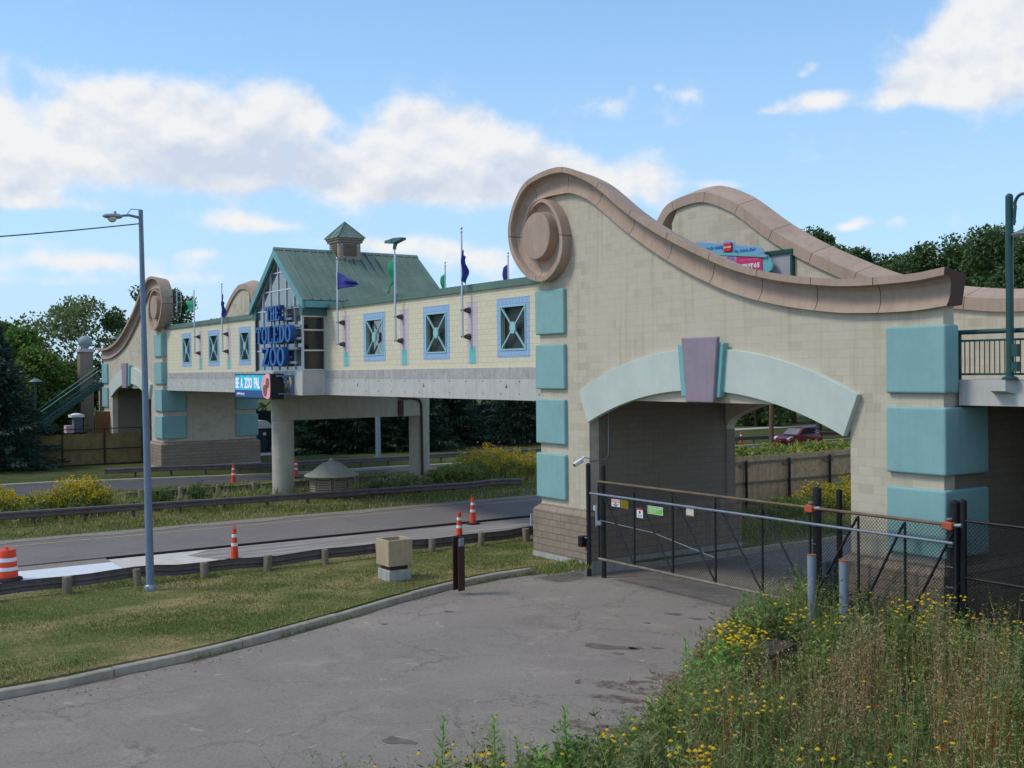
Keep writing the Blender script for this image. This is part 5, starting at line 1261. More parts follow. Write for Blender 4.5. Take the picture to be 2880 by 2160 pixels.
# ------------------------------------------------------------------ trees
def trunk_mesh(x, y, z, h, r, rng, lean=.06, limbs=5, crown=None, low=.35):
    m = MB(); tipx, tipy = lean*h*rng.normal(), lean*h*rng.normal()
    f = lambda t: np.array([x+tipx*t*t, y+tipy*t*t, z-.2+(h+.2)*t])
    m.tube([f(t) for t in np.linspace(0, 1, 7)], [r*(1-.8*t) for t in np.linspace(0, 1, 7)], 8)
    for k in range(limbs):
        t = low+(.92-low)*(k+rng.random())/limbs; p = f(t); a = rng.random()*2*PI
        L = (crown or h*.4)*(.55+.4*rng.random()); d = np.array([math.cos(a), math.sin(a), .55+.5*rng.random()])
        q = [p, p+d*L*.5, p+d*L*np.array([1, 1, 1.05])]
        rr = r*(1-.8*t)*.6; m.tube(q, [rr, rr*.6, rr*.2], 6)
    return m
def leafy_tree(name, label, x, y, z, h, r, mat, n=5200, size=.32, trunk=.22, lobes=14, seed=1, group=None, crown_low=.3, flat=1.0, gap=.0, cat='tree'):
    rng = np.random.default_rng(seed); t = thing(name, label, cat, (x, y, z), group)
    trunk_mesh(x, y, z, h*.82, trunk, rng, crown=r, limbs=7, low=crown_low).build('trunk', BARK, t, smooth=True)
    lv = Leaves(); zc0 = z+h*crown_low; H = h*(1-crown_low)
    for k in range(lobes):
        u = rng.random(); a = rng.random()*2*PI
        prof = math.sin(PI*min(1, .16+.80*u))**.7
        rad = r*prof*(.25+.75*math.sqrt(rng.random())); lr = r*(.26+.22*rng.random())*(1.0 if u < .75 else .8)
        c = np.array([x+rad*math.cos(a), y+rad*math.sin(a), zc0+H*u*.9])
        c[2] = min(c[2], z+h-lr*.6*flat)
        m = int(n/lobes); d = rdir(m, .1, 1, rng); rr = lr*rng.random(m)**.38
        # ragged shoots: a few spokes push past the lobe
        sp_ = rdir(7, .25, 1, rng); k_ = np.argmax(d@sp_.T, 1); al = np.max(d@sp_.T, 1)
        rr = rr*(.72+.5*np.clip((al-.6)/.4, 0, 1))
        P = c+d*rr[:, None]*np.array([1, 1, .78*flat])
        dd = unit(d*.6+rdir(m, -.1, 1, rng)); lv.add(P, dd, perp(dd, rng), size*(.6+.8*rng.random(m)), size*.62*(.6+.8*rng.random(m)))
    lv.build('crown', mat, t); return t
def conifer(name, label, x, y, z, h, r, mat, seed=1, n=9000, group=None, low=.03, size=.34):
    rng = np.random.default_rng(seed); t = thing(name, label, 'tree', (x, y, z), group)
    m = MB(); m.tube([(x, y, z-.2), (x, y, z+h*.5), (x, y, z+h*.97)], [r*.06+.05, r*.04+.03, .015], 8); m.build('trunk', BARK, t, smooth=True)
    nb = max(60, int(h*17)); lv = Leaves(); per = max(20, n//nb)
    for k in range(nb):
        u = ((k+rng.random())/nb)**1.15; zz = z+h*(low+(1-low)*u); L = r*(1-u)**.82*(.72+.45*rng.random())+.1
        a = k*2.39996+rng.normal()*.3; ca, sa = math.cos(a), math.sin(a)
        tt = rng.random(per)**.75; droop = -.22*L*tt**1.4+.10*L*np.maximum(0, tt-.7)*2+(.25*L*u)*tt
        w = (.10+.30*L*.5*tt*(1.15-tt))*rng.normal(size=per)
        P = np.stack([x+ca*L*tt-sa*w, y+sa*L*tt+ca*w, zz+droop+rng.normal(size=per)*.05-.06*np.abs(w)], 1)
        d = unit(np.stack([np.full(per, ca)-sa*w*1.2, np.full(per, sa)+ca*w*1.2, rng.normal(size=per)*.45-.15], 1))
        lv.add(P, d, perp(d, rng), size*(.6+.7*rng.random(per)), size*.30)
    lv.build('crown', mat, t); return t
GT_L = 'trees behind the far gatehouse'; GT_S = 'spruces beyond the far road'; GT_A = 'trees seen through the gateway arch'; GT_R = 'tall trees behind the near gatehouse'
conifer('spruce_tree', 'broad dark blue spruce at the left in front of the stained fence', -75.2, 11.8, -.05, 6.9, 4.3, LF_SPRUCE, 3, 15000, GT_L, size=.42)
conifer('spruce_tree', 'dark spruce at the left edge, tallest of the left-hand conifers', -88.0, 13.3, 0, 10.6, 3.6, LF_SPRUCE, 4, 9000, GT_L, size=.5)
leafy_tree('leafy_tree', 'bright green bushy tree behind the broad blue spruce', -93.0, 16.9, 0, 9.6, 4.6, LF_LIGHT, 11000, .34, .2, 20, 5, GT_L, .12)
leafy_tree('leafy_tree', 'airy flat-topped locust tree with open branches against the sky', -104.0, 22.6, 0, 13.2, 6.0, LF_OLIVE, 5200, .34, .24, 24, 6, GT_L, .52, .55)
leafy_tree('leafy_tree', 'mid green tree rising behind the staircase railing', -95.0, 20.0, 0, 7.2, 3.4, LF_MID, 7000, .28, .16, 18, 7, GT_L, .08)
leafy_tree('leafy_tree', 'dark leafy tree between the globe pillar and the far scroll', -104.0, 27.6, 0, 12.2, 4.2, LF_DARK, 5200, .38, .22, 15, 8, GT_L, .3)
leafy_tree('leafy_tree', 'small-leaved dark tree rising behind the far scroll coping', -112.0, 33.0, 0, 15.5, 4.0, LF_DARK, 5200, .34, .22, 15, 9, GT_L, .35)
leafy_tree('leafy_tree', 'low rounded green tree at the foot of the globe pillar', -97.0, 21.0, 0, 6.6, 2.8, LF_MID, 5000, .3, .16, 14, 10, GT_L, .1)
leafy_tree('leafy_tree', 'mid green rounded tree behind the bright green one at the far left', -103, 17.0, 0, 11.0, 4.6, LF_MID, 9000, .34, .2, 22, 12, GT_L, .15)
leafy_tree('leafy_tree', 'mid green tree low between the blue spruce and the staircase', -90.5, 17.6, 0, 5.6, 2.6, LF_DARK, 6000, .28, .2, 18, 13, GT_L, .08)
leafy_tree('leafy_tree', 'wide green tree at the far left behind the tall spruce', -98, 12.8, 0, 9.0, 4.0, LF_DARK, 5000, .36, .2, 15, 11, GT_L, .15)
for i, (x, y, h, r, lab) in enumerate(((-75.4, 34.2, 8.0, 2.9, 'dark spruce just right of the far gatehouse, behind the portable toilet'), (-75.0, 36.6, 8.5, 3.5, 'dark spruce behind the round bridge column'), (-73.2, 40.4, 7.5, 3.3, 'dark spruce behind the vent house dome'),
    (-75.2, 44.6, 8.0, 3.3, 'dark spruce left of the rear bridge column'), (-73.8, 50.4, 8.6, 3.6, 'large dark spruce standing in the mulch right of the rear column'), (-78.6, 54.5, 9.5, 3.6, 'dark spruce behind the mulch bed with its trunk showing'), (-79.0, 60.0, 9.5, 3.9, 'dark spruce nearest the left corner quoins, beyond the goldenrod'), (-82.0, 48.0, 10, 4.0, 'spruce in the second row behind the footpath'), (-82.5, 39.0, 10, 4.0, 'spruce in the second row behind the portable toilet'))):
    conifer('spruce_tree', lab, x, y, 0, h, r, LF_SPRUCEG, 20+i, 11000, GT_S, .09 if i in (5, 6) else .03, .44)
for i, (x, y, h, r, mt, lab) in enumerate(((-80, 84, 9, 4.2, LF_DARK, 'dark leafy tree at the left of the gateway view'), (-82, 92, 10, 4.5, LF_MID, 'mid green tree behind the utility pole in the gateway view'), (-79, 98, 10, 4.6, LF_DARK, 'dark leafy tree above the red car'), (-84, 106, 11, 5, LF_MID, 'mid green tree behind the red car roof'), (-80, 114, 11, 5, LF_DARK, 'dark leafy tree at the right of the gateway view'), (-90, 80, 12, 5, LF_DARK, 'tall dark tree in the second row, left in the gateway view'), (-92, 97, 13, 6, LF_DARK, 'tall dark tree in the second row, centre of the gateway view'), (-90, 112, 13, 6, LF_DARK, 'tall dark tree in the second row, right in the gateway view'))):
    leafy_tree('leafy_tree', lab, x, y, -.6, h, r, mt, 5200, .42, .25, 16, 40+i, GT_A, .06)
def rtree(px, py, Y, r, mt, seed, lab, n=7000, size=.36):
    p = on_y(px, py, Y); leafy_tree('leafy_tree', lab, p[0], Y, -.5, (p[2]+.5)*1.03, r*1.25, mt, 20000, .30, .3, 44, seed, GT_R, .2)
rtree(2300, 640, 82, 3.2, LF_DARK, 60, 'leafy tree peeping over the slope of the rear scroll coping')
rtree(2365, 672, 80, 2.9, LF_DARK, 61, 'small dark tree crown right of the rear scroll slope')
rtree(2450, 678, 74, 3.4, LF_DARK, 62, 'rounded dark tree crown above the dip of the near coping')
rtree(2560, 706, 80, 3.3, LF_DARK, 63, 'dark tree left of the big tree mass above the coping tip')
rtree(2655, 668, 76, 3.6, LF_DARK, 64, 'dark tree directly above the coping tip')
rtree(2730, 636, 78, 4.2, LF_DARK, 65, 'tall dark tree between the coping tip and the street lamp')
rtree(2830, 648, 74, 3.8, LF_DARK, 66, 'tall dark tree behind the green street lamp')
rtree(2905, 668, 74, 4.0, LF_DARK, 67, 'dark tree cut by the right picture edge')
rtree(2500, 790, 90, 3.5, LF_DARK, 68, 'low dark tree in the gap above the coping')
rtree(2760, 760, 90, 5.0, LF_DARK, 69, 'low dark tree filling the gap left of the street lamp')

# ------------------------------------------------------------------ left background: stairs, pillar, fences, toilet, poles
sd_ = thing('metal_staircase', 'dark green metal staircase rising to the landing of the far gatehouse', 'staircase', (-85, 18, 0))
SX0, SX1 = -86.3, -84.4; A0 = np.array([20.6, 5.45]); B0 = np.array([14.4, 1.0])
for x in (SX0, SX1):
    m = MB(); m.prism_x([(A0[0], A0[1]+.15), (B0[0], B0[1]+.15), (B0[0], B0[1]-.2), (A0[0], A0[1]-.2)], x-.03, x+.03); m.build('stringer', GREENP, sd_)
    for dz, r in ((1.05, .04), (.95, .02), (.3, .02)):
        m = MB(); m.tube([(x, A0[0], A0[1]+dz), (x, B0[0], B0[1]+dz)], r, 6); m.build('handrail' if dz > 1 else 'mid_rail', plain('rail_green_light', lin(84, 118, 112), .5, .2) if dz > 1 else GREENP, sd_)
    m = MB()
    for t in np.linspace(0.02, .98, 48): y, z = A0+(B0-A0)*t; m.tube([(x, y, z+.15), (x, y, z+.96)], .012, 5)
    m.build('baluster_infill', GREENP, sd_)
for k in range(24):
    y, z = A0+(B0-A0)*(k+.5)/24; m = MB(); m.box(SX0+.031, SX1-.031, y-.15, y+.13, z-.02, z+.02); m.build('tread', GREENP, sd_)
ld = thing('landing_deck', 'concrete landing with green railing at the left of the far gatehouse', 'landing', (-85, 22, 5.2))
m = MB(); m.box(-88.0, -83.7, 20.7, 25.9, 4.95, 5.5); m.build('slab', CONC, ld)
m = MB(); m.tube([(-84.4, 20.8, 6.5), (-83.7, 20.8, 6.5)], .04, 8); m.tube([(-84.4, 20.8, 5.5), (-84.4, 20.8, 6.5)], .035, 8)
for k in range(7): m.tube([(-84.35+.1*k, 20.8, 5.5), (-84.35+.1*k, 20.8, 6.5)], .014, 5)
m.build('railing', GREENP, ld)
m = MB(); m.box(-87.6, -87.3, 20.9, 25.9, -.1, 4.94); m.build('support_wall', CREAM, ld)
q = on_x(238, 1000, -92); py_ = 20.95
pr = thing('globe_pillar', 'tan brick pillar with pale cap and a round globe on top behind the staircase', 'pillar', (-92, py_, 0))
m = MB(); m.box(-92.5, -91.5, py_-.5, py_+.5, -.1, 7.75); m.build('shaft', PALEB, pr)
m = MB(); m.box(-92.62, -91.38, py_-.62, py_+.62, 7.751, 7.87); m.box(-92.56, -91.44, py_-.56, py_+.56, 7.871, 8.02); m.build('cap', CONC, pr)
m = MB(); m.sphere((-92, py_, 8.55), .52, 24); m.cyl((-92, py_), .25, 8.021, 8.1, 16); m.build('globe', plain('globe_grey', lin(146, 154, 158), .6, var=.06), pr, smooth=True)
sp_ = thing('screen_panel', 'dark slate screen panels on the landing beside the globe pillar', 'screen', (-90, 24, 5.5))
for k in range(3):
    m = MB(); m.box(-90.6, -90.5, 21.9+k*1.35, 23.2+k*1.35, 4.8, 7.4); m.build('panel', plain('slate_panel', lin(62, 78, 84), .6), sp_)
m = MB(); m.box(-90.62, -90.48, 21.85, 26, 7.401, 7.47); m.build('top_trim', GALV, sp_)
sf = thing('stained_fence', 'brown stained board fence with black posts and a wire rail, left of the far gatehouse', 'fence', (-75.5, 17, 0))
FX = lambda y: -75.6+.05*(y-15)
m = MB(); y = 13.4
while y < 22.5:
    m.box(FX(y)-.02, FX(y)+.012*math.sin(y*40), y, y+.13, -.1, 2.05+.02*math.sin(y*31)); y += .135
m.build('boards', BROWNF, sf)
for y in (15.7, 18.3, 20.7):
    m = MB(); m.cyl((FX(y)+.08, y), .05, -.1, 2.45, 8); m.build('post', BLACK, sf)
for z in (2.38, 1.05, .05):
    m = MB(); m.tube([(FX(13.4)+.1, 13.4, z), (FX(22.4)+.1, 22.4, z)], .03, 6); m.build('rail', BLACK, sf)
q = on_x(215, 1190, -79.0)
ks = thing('display_cart', 'white-topped display cart with pink and dark goods behind the brown fence', 'cart', (q[0], q[1], 0))
cx, cy = q[0], q[1]
m = MB(); m.box(cx-.4, cx+.4, cy-.5, cy+.5, 1.2, 2.0); m.build('body', HOUS, ks); m = MB(); m.box(cx-.5, cx+.5, cy-.42, cy+.42, 3.05, 3.22); m.sphere((cx, cy, 3.2), .4, 12, sz=.3); m.build('canopy', WHITE, ks, smooth=True)
m = MB(); m.box(cx-.3, cx+.45, cy-.75, cy-.25, 2.0, 2.5); m.build('bundle', plain('soft_pink', lin(206, 170, 180), .8, var=.25, scale=9), ks)
m = MB(); m.box(cx-.3, cx+.46, cy-.24, cy+.3, 2.05, 3.0); m.build('shelf', plain('shelf_grey', lin(90, 100, 112), .7, var=.5, scale=7), ks)
for dy in (-.38, .38):
    m = MB(); m.cyl((cx+.3, cy+dy), .03, 2.0, 3.05, 6); m.build('canopy_post', BLACK, ks)
bd_ = thing('orange_hoarding', 'rust orange plywood board leaning near the far gatehouse wall', 'board', (-82, 21.8, 0))
q = on_x(300, 1170, -82); m = MB(); m.box(-82.05, -82, q[1]-.8, q[1]+.75, 1.2, 3.3); m.build('sheet', plain('ply_orange', lin(120, 84, 52), .8, var=.2), bd_); m = MB(); m.bar((-81.7, q[1]+.8, .3), (-81.8, q[1]+1.15, 2.9), .1, .06); m.build('prop', POLEW, bd_)
q = on_x(718, 1200, -80.0); tl = thing('portable_toilet', 'dark portable toilet with curved white roof right of the far gatehouse', 'portable toilet', (q[0], q[1], 0))
tx, ty = q[0], q[1]+.25
m = MB(); m.box(tx-.6, tx+.6, ty-.75, ty+.75, -.1, 1.75); m.build('cabin', TOIL, tl, bevel=.05); m = MB()
sec = [(-.8*math.cos(t), 1.76+.62*math.sin(t)**.8) for t in np.linspace(0, PI, 14)]; m.prism_x([(ty+a, b) for a, b in sec], tx-.66, tx+.66); m.build('roof', BOLLW, tl, bevel=.03)
m = MB(); m.box(tx+.6, tx+.63, ty-.45, ty+.4, .05, 1.65); m.build('door', plain('toilet_door', lin(44, 58, 80), .5), tl); m = MB(); m.box(tx+.631, tx+.64, ty+.1, ty+.35, 1.25, 1.45); m.build('sign', WHITE, tl)
an = thing('antenna_mast', 'thin antenna mast with curved grid reflector on the far scroll', 'antenna', (-67.4, 20.6, 9.5))
m = MB(); q0 = on_y(487, 828, 20.6); q1 = on_y(490, 893, 20.6); m.tube([(q1[0], 20.6, q1[2]), (q1[0], 20.6, q0[2])], .07, 8)
for z in (q1[2]+.15, q0[2]-.1): m.tube([(q1[0]-.8, 20.6, z), (q1[0], 20.6, z)], .03, 6)
m.build('mast', HOUS, an); m = MB(); q2 = on_y(497, 850, 20.6); m.tube([(q2[0], 20.6, q1[2]+.35), (q2[0], 20.6, q0[2]+.25)], .03, 6); m.tube([(q1[0], 20.6, q2[2]-.1), (q2[0], 20.6, q2[2]-.1)], .02, 6); m.tube([(q2[0], 20.6, q2[2]-.02), (q2[0]+1.0, 20.6, q2[2]-.02)], .02, 6); m.build('boom', GALV, an); m = MB()
for dy in (-.12, .12): m.tube([(q2[0]+.45*math.cos(t)+.05, 20.6+dy, q2[2]-.05+.95*math.sin(t)) for t in np.linspace(-1.1, 1.1, 9)], .012, 5)
m.build('reflector', ALU, an)
q = on_z(2170, 1262, -.35); up_ = thing('utility_pole', 'weathered wooden utility pole beside the red car in the gateway view', 'utility pole', (q[0], q[1], -.4))
m = MB(); m.tube([(q[0], q[1], -.6), (q[0], q[1], 9)], [.19, .13], 12); m.build('pole', POLEW, up_, smooth=True); m = MB(); m.bar((q[0]-1.1, q[1], 8.4), (q[0]+1.1, q[1], 8.4), .1, .12); m.build('crossarm', POLEW, up_)
q = on_z(1064, 1288, -.05); pp = thing('steel_pole', 'plain grey steel pole behind the farthest guardrail, right of the vent house', 'pole', (q[0], q[1], 0))
m = MB(); m.tube([(q[0], q[1], -.2), (q[0], q[1], 7.5)], [.2, .15], 12); m.build('pole', GALV, pp, smooth=True); m = MB(); m.cyl((q[0], q[1]), .3, -.1, .1, 12); m.build('base_plate', GALV, pp)
for (px, lab, X) in ((100, 'green garden lamp half hidden by the broad spruce', -78.5), (325, 'green path lamp in front of the dark tree left of the far scroll', -97)):
    q = on_x(px, 1072 if px == 100 else 952, X); t = thing('path_lamp', lab, 'lamp', (q[0], q[1], 0), 'green path lamps on the zoo side')
    m = MB(); m.tube([(q[0], q[1], 0), (q[0], q[1], q[2]-.1)], .07, 8); m.build('pole', GREENP, t); m = MB(); m.lathe((q[0], q[1]), [(.12, q[2]-.12), (.42, q[2]-.05), (.3, q[2]+.08), (.1, q[2]+.16)], 14); m.build('shade', plain('lamp_shade_teal', lin(92, 118, 122), .5), t, smooth=True)

# board fence seen through the gateway
wf = thing('board_fence', 'grey weathered board fence with black posts seen through the gateway', 'fence', (-32.2, 38, 0))
m = MB(); y = 28.2; k = 0
rng = np.random.default_rng(5)
while y < 62:
    m.box(-32.24+.01*rng.random(), -32.21, y, y+.13, -.05, 2.26+.03*rng.random()); y += .142
m.build('boards', plain('grey_boards', lin(190, 160, 126), .9, var=.3, scale=5, streak=.6), wf)
for z in (2.0, 1.17, .36):
    m = MB(); m.box(-32.205, -32.16, 28.2, 62, z-.05, z+.05); m.build('rail', WOODP, wf)
for y in np.arange(28.0, 62, 2.55):
    m = MB(); m.cyl((-32.08, y), .06, -.2, 2.12, 10); m.build('post', BLACK, wf, smooth=True)
    m = MB(); m.box(-32.16, -32.10, y-.3, y+.28, 1.84, 1.93); m.build('cleat', WOODP, wf)

# ------------------------------------------------------------------ red car on the far road
q = on_z(2243, 1257, -.35)
car = local_thing('parked_car', 'dark red compact SUV on the far road seen through the gateway arch', 'car', (q[0], q[1], -.35), rz=-PI/2+.06); car.scale = (.93,)*3
# local: +x is the rear, -x the nose after rotation; built nose towards +x then turned to face the viewer
side = [(-2.2, .42), (-2.24, .75), (-2.16, 1.02), (-2.05, 1.12), (-1.85, 1.52), (-1.5, 1.64), (-.2, 1.66), (.25, 1.58), (1.0, 1.06), (1.7, .98), (2.1, .86), (2.22, .66), (2.2, .34), (1.85, .26), (-1.9, .28)]
m = MB(); secs = []
for y, k, top in ((-.90, .985, 0), (-.93, 1, .0), (.93, 1, 0), (.90, .985, 0)):
    secs.append([(x*k, y*(1-.16*max(0, (z-1.0)/.66)), z) for x, z in side])
m.loft(secs); m.build('body', CARP, car, bevel=.05, seg=3)
m = MB()
for s in (-1, 1):
    f = lambda x, z: (x, s*(.935*(1-.16*max(0, (z-1.0)/.66))+.004), z)
    for poly in ([(.88, 1.10), (.28, 1.52), (-.42, 1.56), (-.42, 1.12)], [(-.5, 1.12), (-.5, 1.56), (-1.25, 1.55), (-1.3, 1.14)], [(-1.38, 1.15), (-1.33, 1.55), (-1.62, 1.5), (-1.85, 1.2)]):
        a = [f(*p) for p in poly]; m.add(a, [(0, 1, 2, 3)])
m.build('side_window', GLASSC, car)
m = MB(); m.add([(.98, -.76, 1.10), (.98, .76, 1.10), (.30, .66, 1.57), (.30, -.66, 1.57)], [(0, 1, 2, 3)]); m.v = [(x+.012, y, z+.02) for x, y, z in m.v]; m.build('windscreen', GLASSC, car)
m = MB(); m.add([(-2.06, -.74, 1.14), (-2.06, .74, 1.14), (-1.84, .66, 1.5), (-1.84, -.66, 1.5)], [(0, 1, 2, 3)]); m.v = [(x-.012, y, z) for x, y, z in m.v]; m.build('rear_window', GLASSC, car)
for x in (-1.35, 1.36):
    for s in (-1, 1):
        m = MB(); m.tube([(x, s*.70, .34), (x, s*.945, .34)], .35, 24); wh = m.build('wheel', TYRE, car, bevel=.02); m = MB(); m.tube([(x, s*.94, .34), (x, s*.955, .34)], .22, 20); m.build('rim', ALU, wh)
for s in (-1, 1):
    m = MB(); m.loft([[(1.72, s*.86, .98), (1.72, s*.92, .84), (1.72, s*.70, .82), (1.72, s*.68, .95)], [(2.13, s*.78, .86), (2.13, s*.84, .76), (2.13, s*.56, .72), (2.13, s*.55, .82)]]); m.v = [(x+.03, y*1.012, z+.02) for x, y, z in m.v]; m.build('headlight', HEADL, car)
    m = MB(); m.loft([[(.72, s*.92, 1.10), (.72, s*1.08, 1.12), (.72, s*1.08, 1.24), (.72, s*.93, 1.2)], [(.55, s*.92, 1.10), (.55, s*1.08, 1.12), (.55, s*1.08, 1.24), (.55, s*.93, 1.2)]]); m.build('wing_mirror', CARP, car)
    m = MB(); m.tube([(.3, s*.70, 1.63), (.0, s*.72, 1.70), (-1.3, s*.72, 1.71), (-1.75, s*.72, 1.6)], .02, 6); m.build('roof_rail', ALU, car)
    m = MB(); m.box(-2.2, -2.08, s*.62, s*.88, .82, 1.12); m.build('tail_light', SRED, car)
m = MB(); m.box(2.13, 2.235, -.5, .5, .60, .78); m.box(2.1, 2.225, -.7, .7, .36, .48); m.build('grille', CARB, car); m = MB(); m.box(2.23, 2.25, -.45, .45, .685, .70); m.build('chrome_bar', ALU, car)
m = MB(); m.prism_y([(.9, 1.07), (1.5, 1.0), (1.5, 1.01), (.9, 1.085)], -.5, .5); m.build('wiper_cowl', CARB, car)
m = MB(); m.box(-1.85, 1.85, -.91, .91, .2, .33); m.build('sill', CARB, car)

# ------------------------------------------------------------------ goldenrod and median plants
def clump(name, label, x, y, z, rx, ry, h, seed, stems=150, gold=True, green=LF_WEED, bloom=GOLD, group='yellow flowering clumps on the median', leaf=.13, taper=.4, bp=.42):
    rng = np.random.default_rng(seed); t = thing(name, label, 'wildflowers' if gold else 'shrub', (x, y, z), group)
    lv = Leaves(); lb = Leaves()
    for k in range(stems):
        a = rng.random()*2*PI; u = math.sqrt(rng.random()); bx, by = x+rx*u*math.cos(a), y+ry*u*math.sin(a)
        hh = h*(1-taper*u**2.5)*(.5+.6*rng.random()); ln = rng.normal(size=2)*.12*hh
        n = 26; tt = rng.random(n)**.8; az_ = rng.random(n)*2*PI
        P = np.stack([bx+ln[0]*tt, by+ln[1]*tt, z+hh*tt*.93], 1); d = unit(np.stack([np.cos(az_), np.sin(az_), .35+.5*rng.random(n)], 1))
        lv.add(P, d, perp(d, rng), leaf*(.7+.7*rng.random(n)), leaf*.34)
        tip = np.array([[bx+ln[0], by+ln[1], z+hh]]); d0 = unit(np.array([[ln[0]*.3, ln[1]*.3, 1.]])); lv.add(tip-d0*hh, d0, perp(d0, rng), hh, .02)
        if gold and rng.random() < bp:
            n = 22; q = tip+np.stack([rng.normal(size=n)*.11, rng.normal(size=n)*.11, (rng.random(n)-.65)*.28], 1); d = rdir(n, .3, 1, rng); lb.add(q, d, perp(d, rng), .085, .06)
    lv.build('foliage', green, t)
    if gold: lb.build('blossom', bloom, t)
    return t
clump('goldenrod_clump', 'tall rounded yellow flowering clump left of the lamp post, behind the middle guardrail', -48.9, 10.9, 0, 1.0, 1.25, 1.5, 71, 300)
clump('goldenrod_clump', 'yellow flowering clump at the left picture edge behind the middle guardrail', -49.4, 7.4, 0, 1.2, 1.3, 1.3, 72, 260)
clump('goldenrod_clump', 'lower greener flowering clump between the two yellow ones on the left', -48.7, 9.1, 0, 1.0, .9, 1.15, 73, 180, bp=.2)
clump('goldenrod_clump', 'broad yellow flowering mass between the rear column and the gatehouse corner', -50.2, 32.6, 0, 1.6, 2.3, 1.75, 74, 420)
clump('goldenrod_clump', 'yellow flowering growth touching the gatehouse quoins, right part of the median mass', -49.0, 36.0, 0, 1.6, 2.0, 1.7, 75, 320)
clump('tall_grass_clump', 'tall green grass growth right of the rear column, before the yellow mass', -49.2, 29.6, 0, 1.1, 1.6, 1.1, 76, 320, False, LF_WEED, leaf=.2)
clump('tall_grass_clump', 'tan green grass growth between the vent house and the rear column', -48.4, 25.8, 0, .9, 1.8, .8, 77, 260, False, LF_GREY, leaf=.2)
clump('young_shrub', 'small leafy shrub behind the middle guardrail a little right of the lamp post', -48.3, 14.0, 0, .5, .55, 1.05, 78, 60, False, LF_MID, group='small shrubs on the median')
clump('young_shrub', 'small leafy shrub behind the middle guardrail below the far cone', -48.2, 15.7, 0, .45, .45, 1.25, 79, 50, False, LF_MID, group='small shrubs on the median')
for i, (y, h, X) in enumerate(((33.4, 1.0, -30.0), (35.4, 1.35, -29.9), (37.4, 1.75, -29.8), (39.6, 2.0, -29.9), (41.8, 2.0, -30.0))):
    clump('goldenrod_clump', ('sparse low flowering clump at the foot of the board fence, by the tunnel wall', 'flowering clump before the board fence, second from the tunnel wall', 'yellow flowering clump before the board fence, in the middle of the gateway', 'tall yellow flowering clump before the board fence, second from the right jamb', 'tall yellow flowering clump before the board fence, against the right jamb')[i], X, y, -.05, 1.2, 1.3, h*.92, 80+i, 200, i > 0, LF_WEED, bp=.3, group='flowering clumps at the board fence')
for i in range(7):
    px = 2050+i*55; q = on_z(px, 1305-4*i, -.05); clump('goldenrod_clump', ('green and yellow wildflowers beyond the board fence, by the tunnel wall', 'wildflowers beyond the board fence under the far guardrail end', 'wildflowers beyond the board fence below the utility pole', 'wildflowers beyond the board fence below the car bonnet', 'wildflowers beyond the board fence below the car door', 'wildflowers beyond the board fence behind the car tail', 'tall wildflowers beyond the board fence against the arch band')[i], q[0], q[1], -.3, 3.0, 3.2, 1.15+.1*(i % 3), 90+i, 170, True, (LF_WEED, LF_LIGHT, LF_WEED)[i % 3], group='wildflowers beyond the board fence', leaf=.3, bp=.22)

# ------------------------------------------------------------------ grass blades on the lawn and verges
def inside(poly, P):
    x, y = P[:, 0], P[:, 1]; r = np.zeros(len(P), bool); n = len(poly); j = n-1
    for i in range(n):
        xi, yi = poly[i]; xj, yj = poly[j]
        c = ((yi > y) != (yj > y)) & (x < (xj-xi)*(y-yi)/(yj-yi+1e-12)+xi); r ^= c; j = i
    return r
def blades(name, poly, n, h, w, z, mats, dryp, seed, hvar=.5, dry=None):
    rng = np.random.default_rng(seed); a = np.array(poly); lo, hi = a.min(0), a.max(0)
    P = lo+(hi-lo)*rng.random((n, 2)); P = P[inside(poly, P)]; m = len(P)
    fx = lambda a, b, c: np.sin(P[:, 0]*a+1.9*np.sin(P[:, 1]*b)+c)
    pat = fx(1.1, .5, 0)+np.sin(P[:, 1]*.8+1.7*np.sin(P[:, 0]*.9))+.7*fx(3.1, 2.3, 1)+.5*np.sin(P[:, 1]*4.1+2*np.sin(P[:, 0]*3.3)); keep = rng.random(m) < .62+.16*pat; P = P[keep]; pat = pat[keep]; m = len(P)
    mi = (rng.random(m) < np.clip(dryp-.22*pat+(0 if dry is None else dry(P)), .03, .97)).astype(int)
    B = np.concatenate([P, np.full((m, 1), z)], 1); d = unit(np.stack([rng.normal(size=m)*.45, rng.normal(size=m)*.45, np.ones(m)], 1))
    lv = Leaves(); lv.add(B, d, perp(d, rng), h*(1-hvar+2*hvar*rng.random(m))*(.7+.3*np.clip(pat*.5+.5, 0, 1.3)), w, mi); return lv.build(name, mats)
lw = [tuple(p) for p in ribbon(KS, .10) if -2 < p[1] < 24] + [(-31.2, 24.0), (-33.0, 24), (-33.0, 1.0), (-31, 1.0)]
tag(blades('lawn_grass', lw, 150000, .06, .018, -.005, [BLADE, BLADET], .30, 1, dry=lambda P: .38*np.exp(-(np.abs(P[:, 0]-np.interp(P[:, 1], KS[:, 1], KS[:, 0]))/.9)**2)+.3*np.exp(-((P-np.array([-26.9, 14.9]))**2).sum(1)/2.2)), kind='stuff')
tag(blades('kerb_weeds', [(-26.7, 18.4), (-25.6, 18.4), (-25.6, 20.1), (-26.7, 20.1)], 1500, .22, .03, -.01, [LF_WEED, BLADET], .1, 2), kind='stuff')
tag(blades('median_grass', [(-42.7, 2), (-57.5, 2), (-57.5, 42), (-42.7, 42)], 60000, .15, .04, -.005, [BLADE, BLADET], .28, 3), kind='stuff')
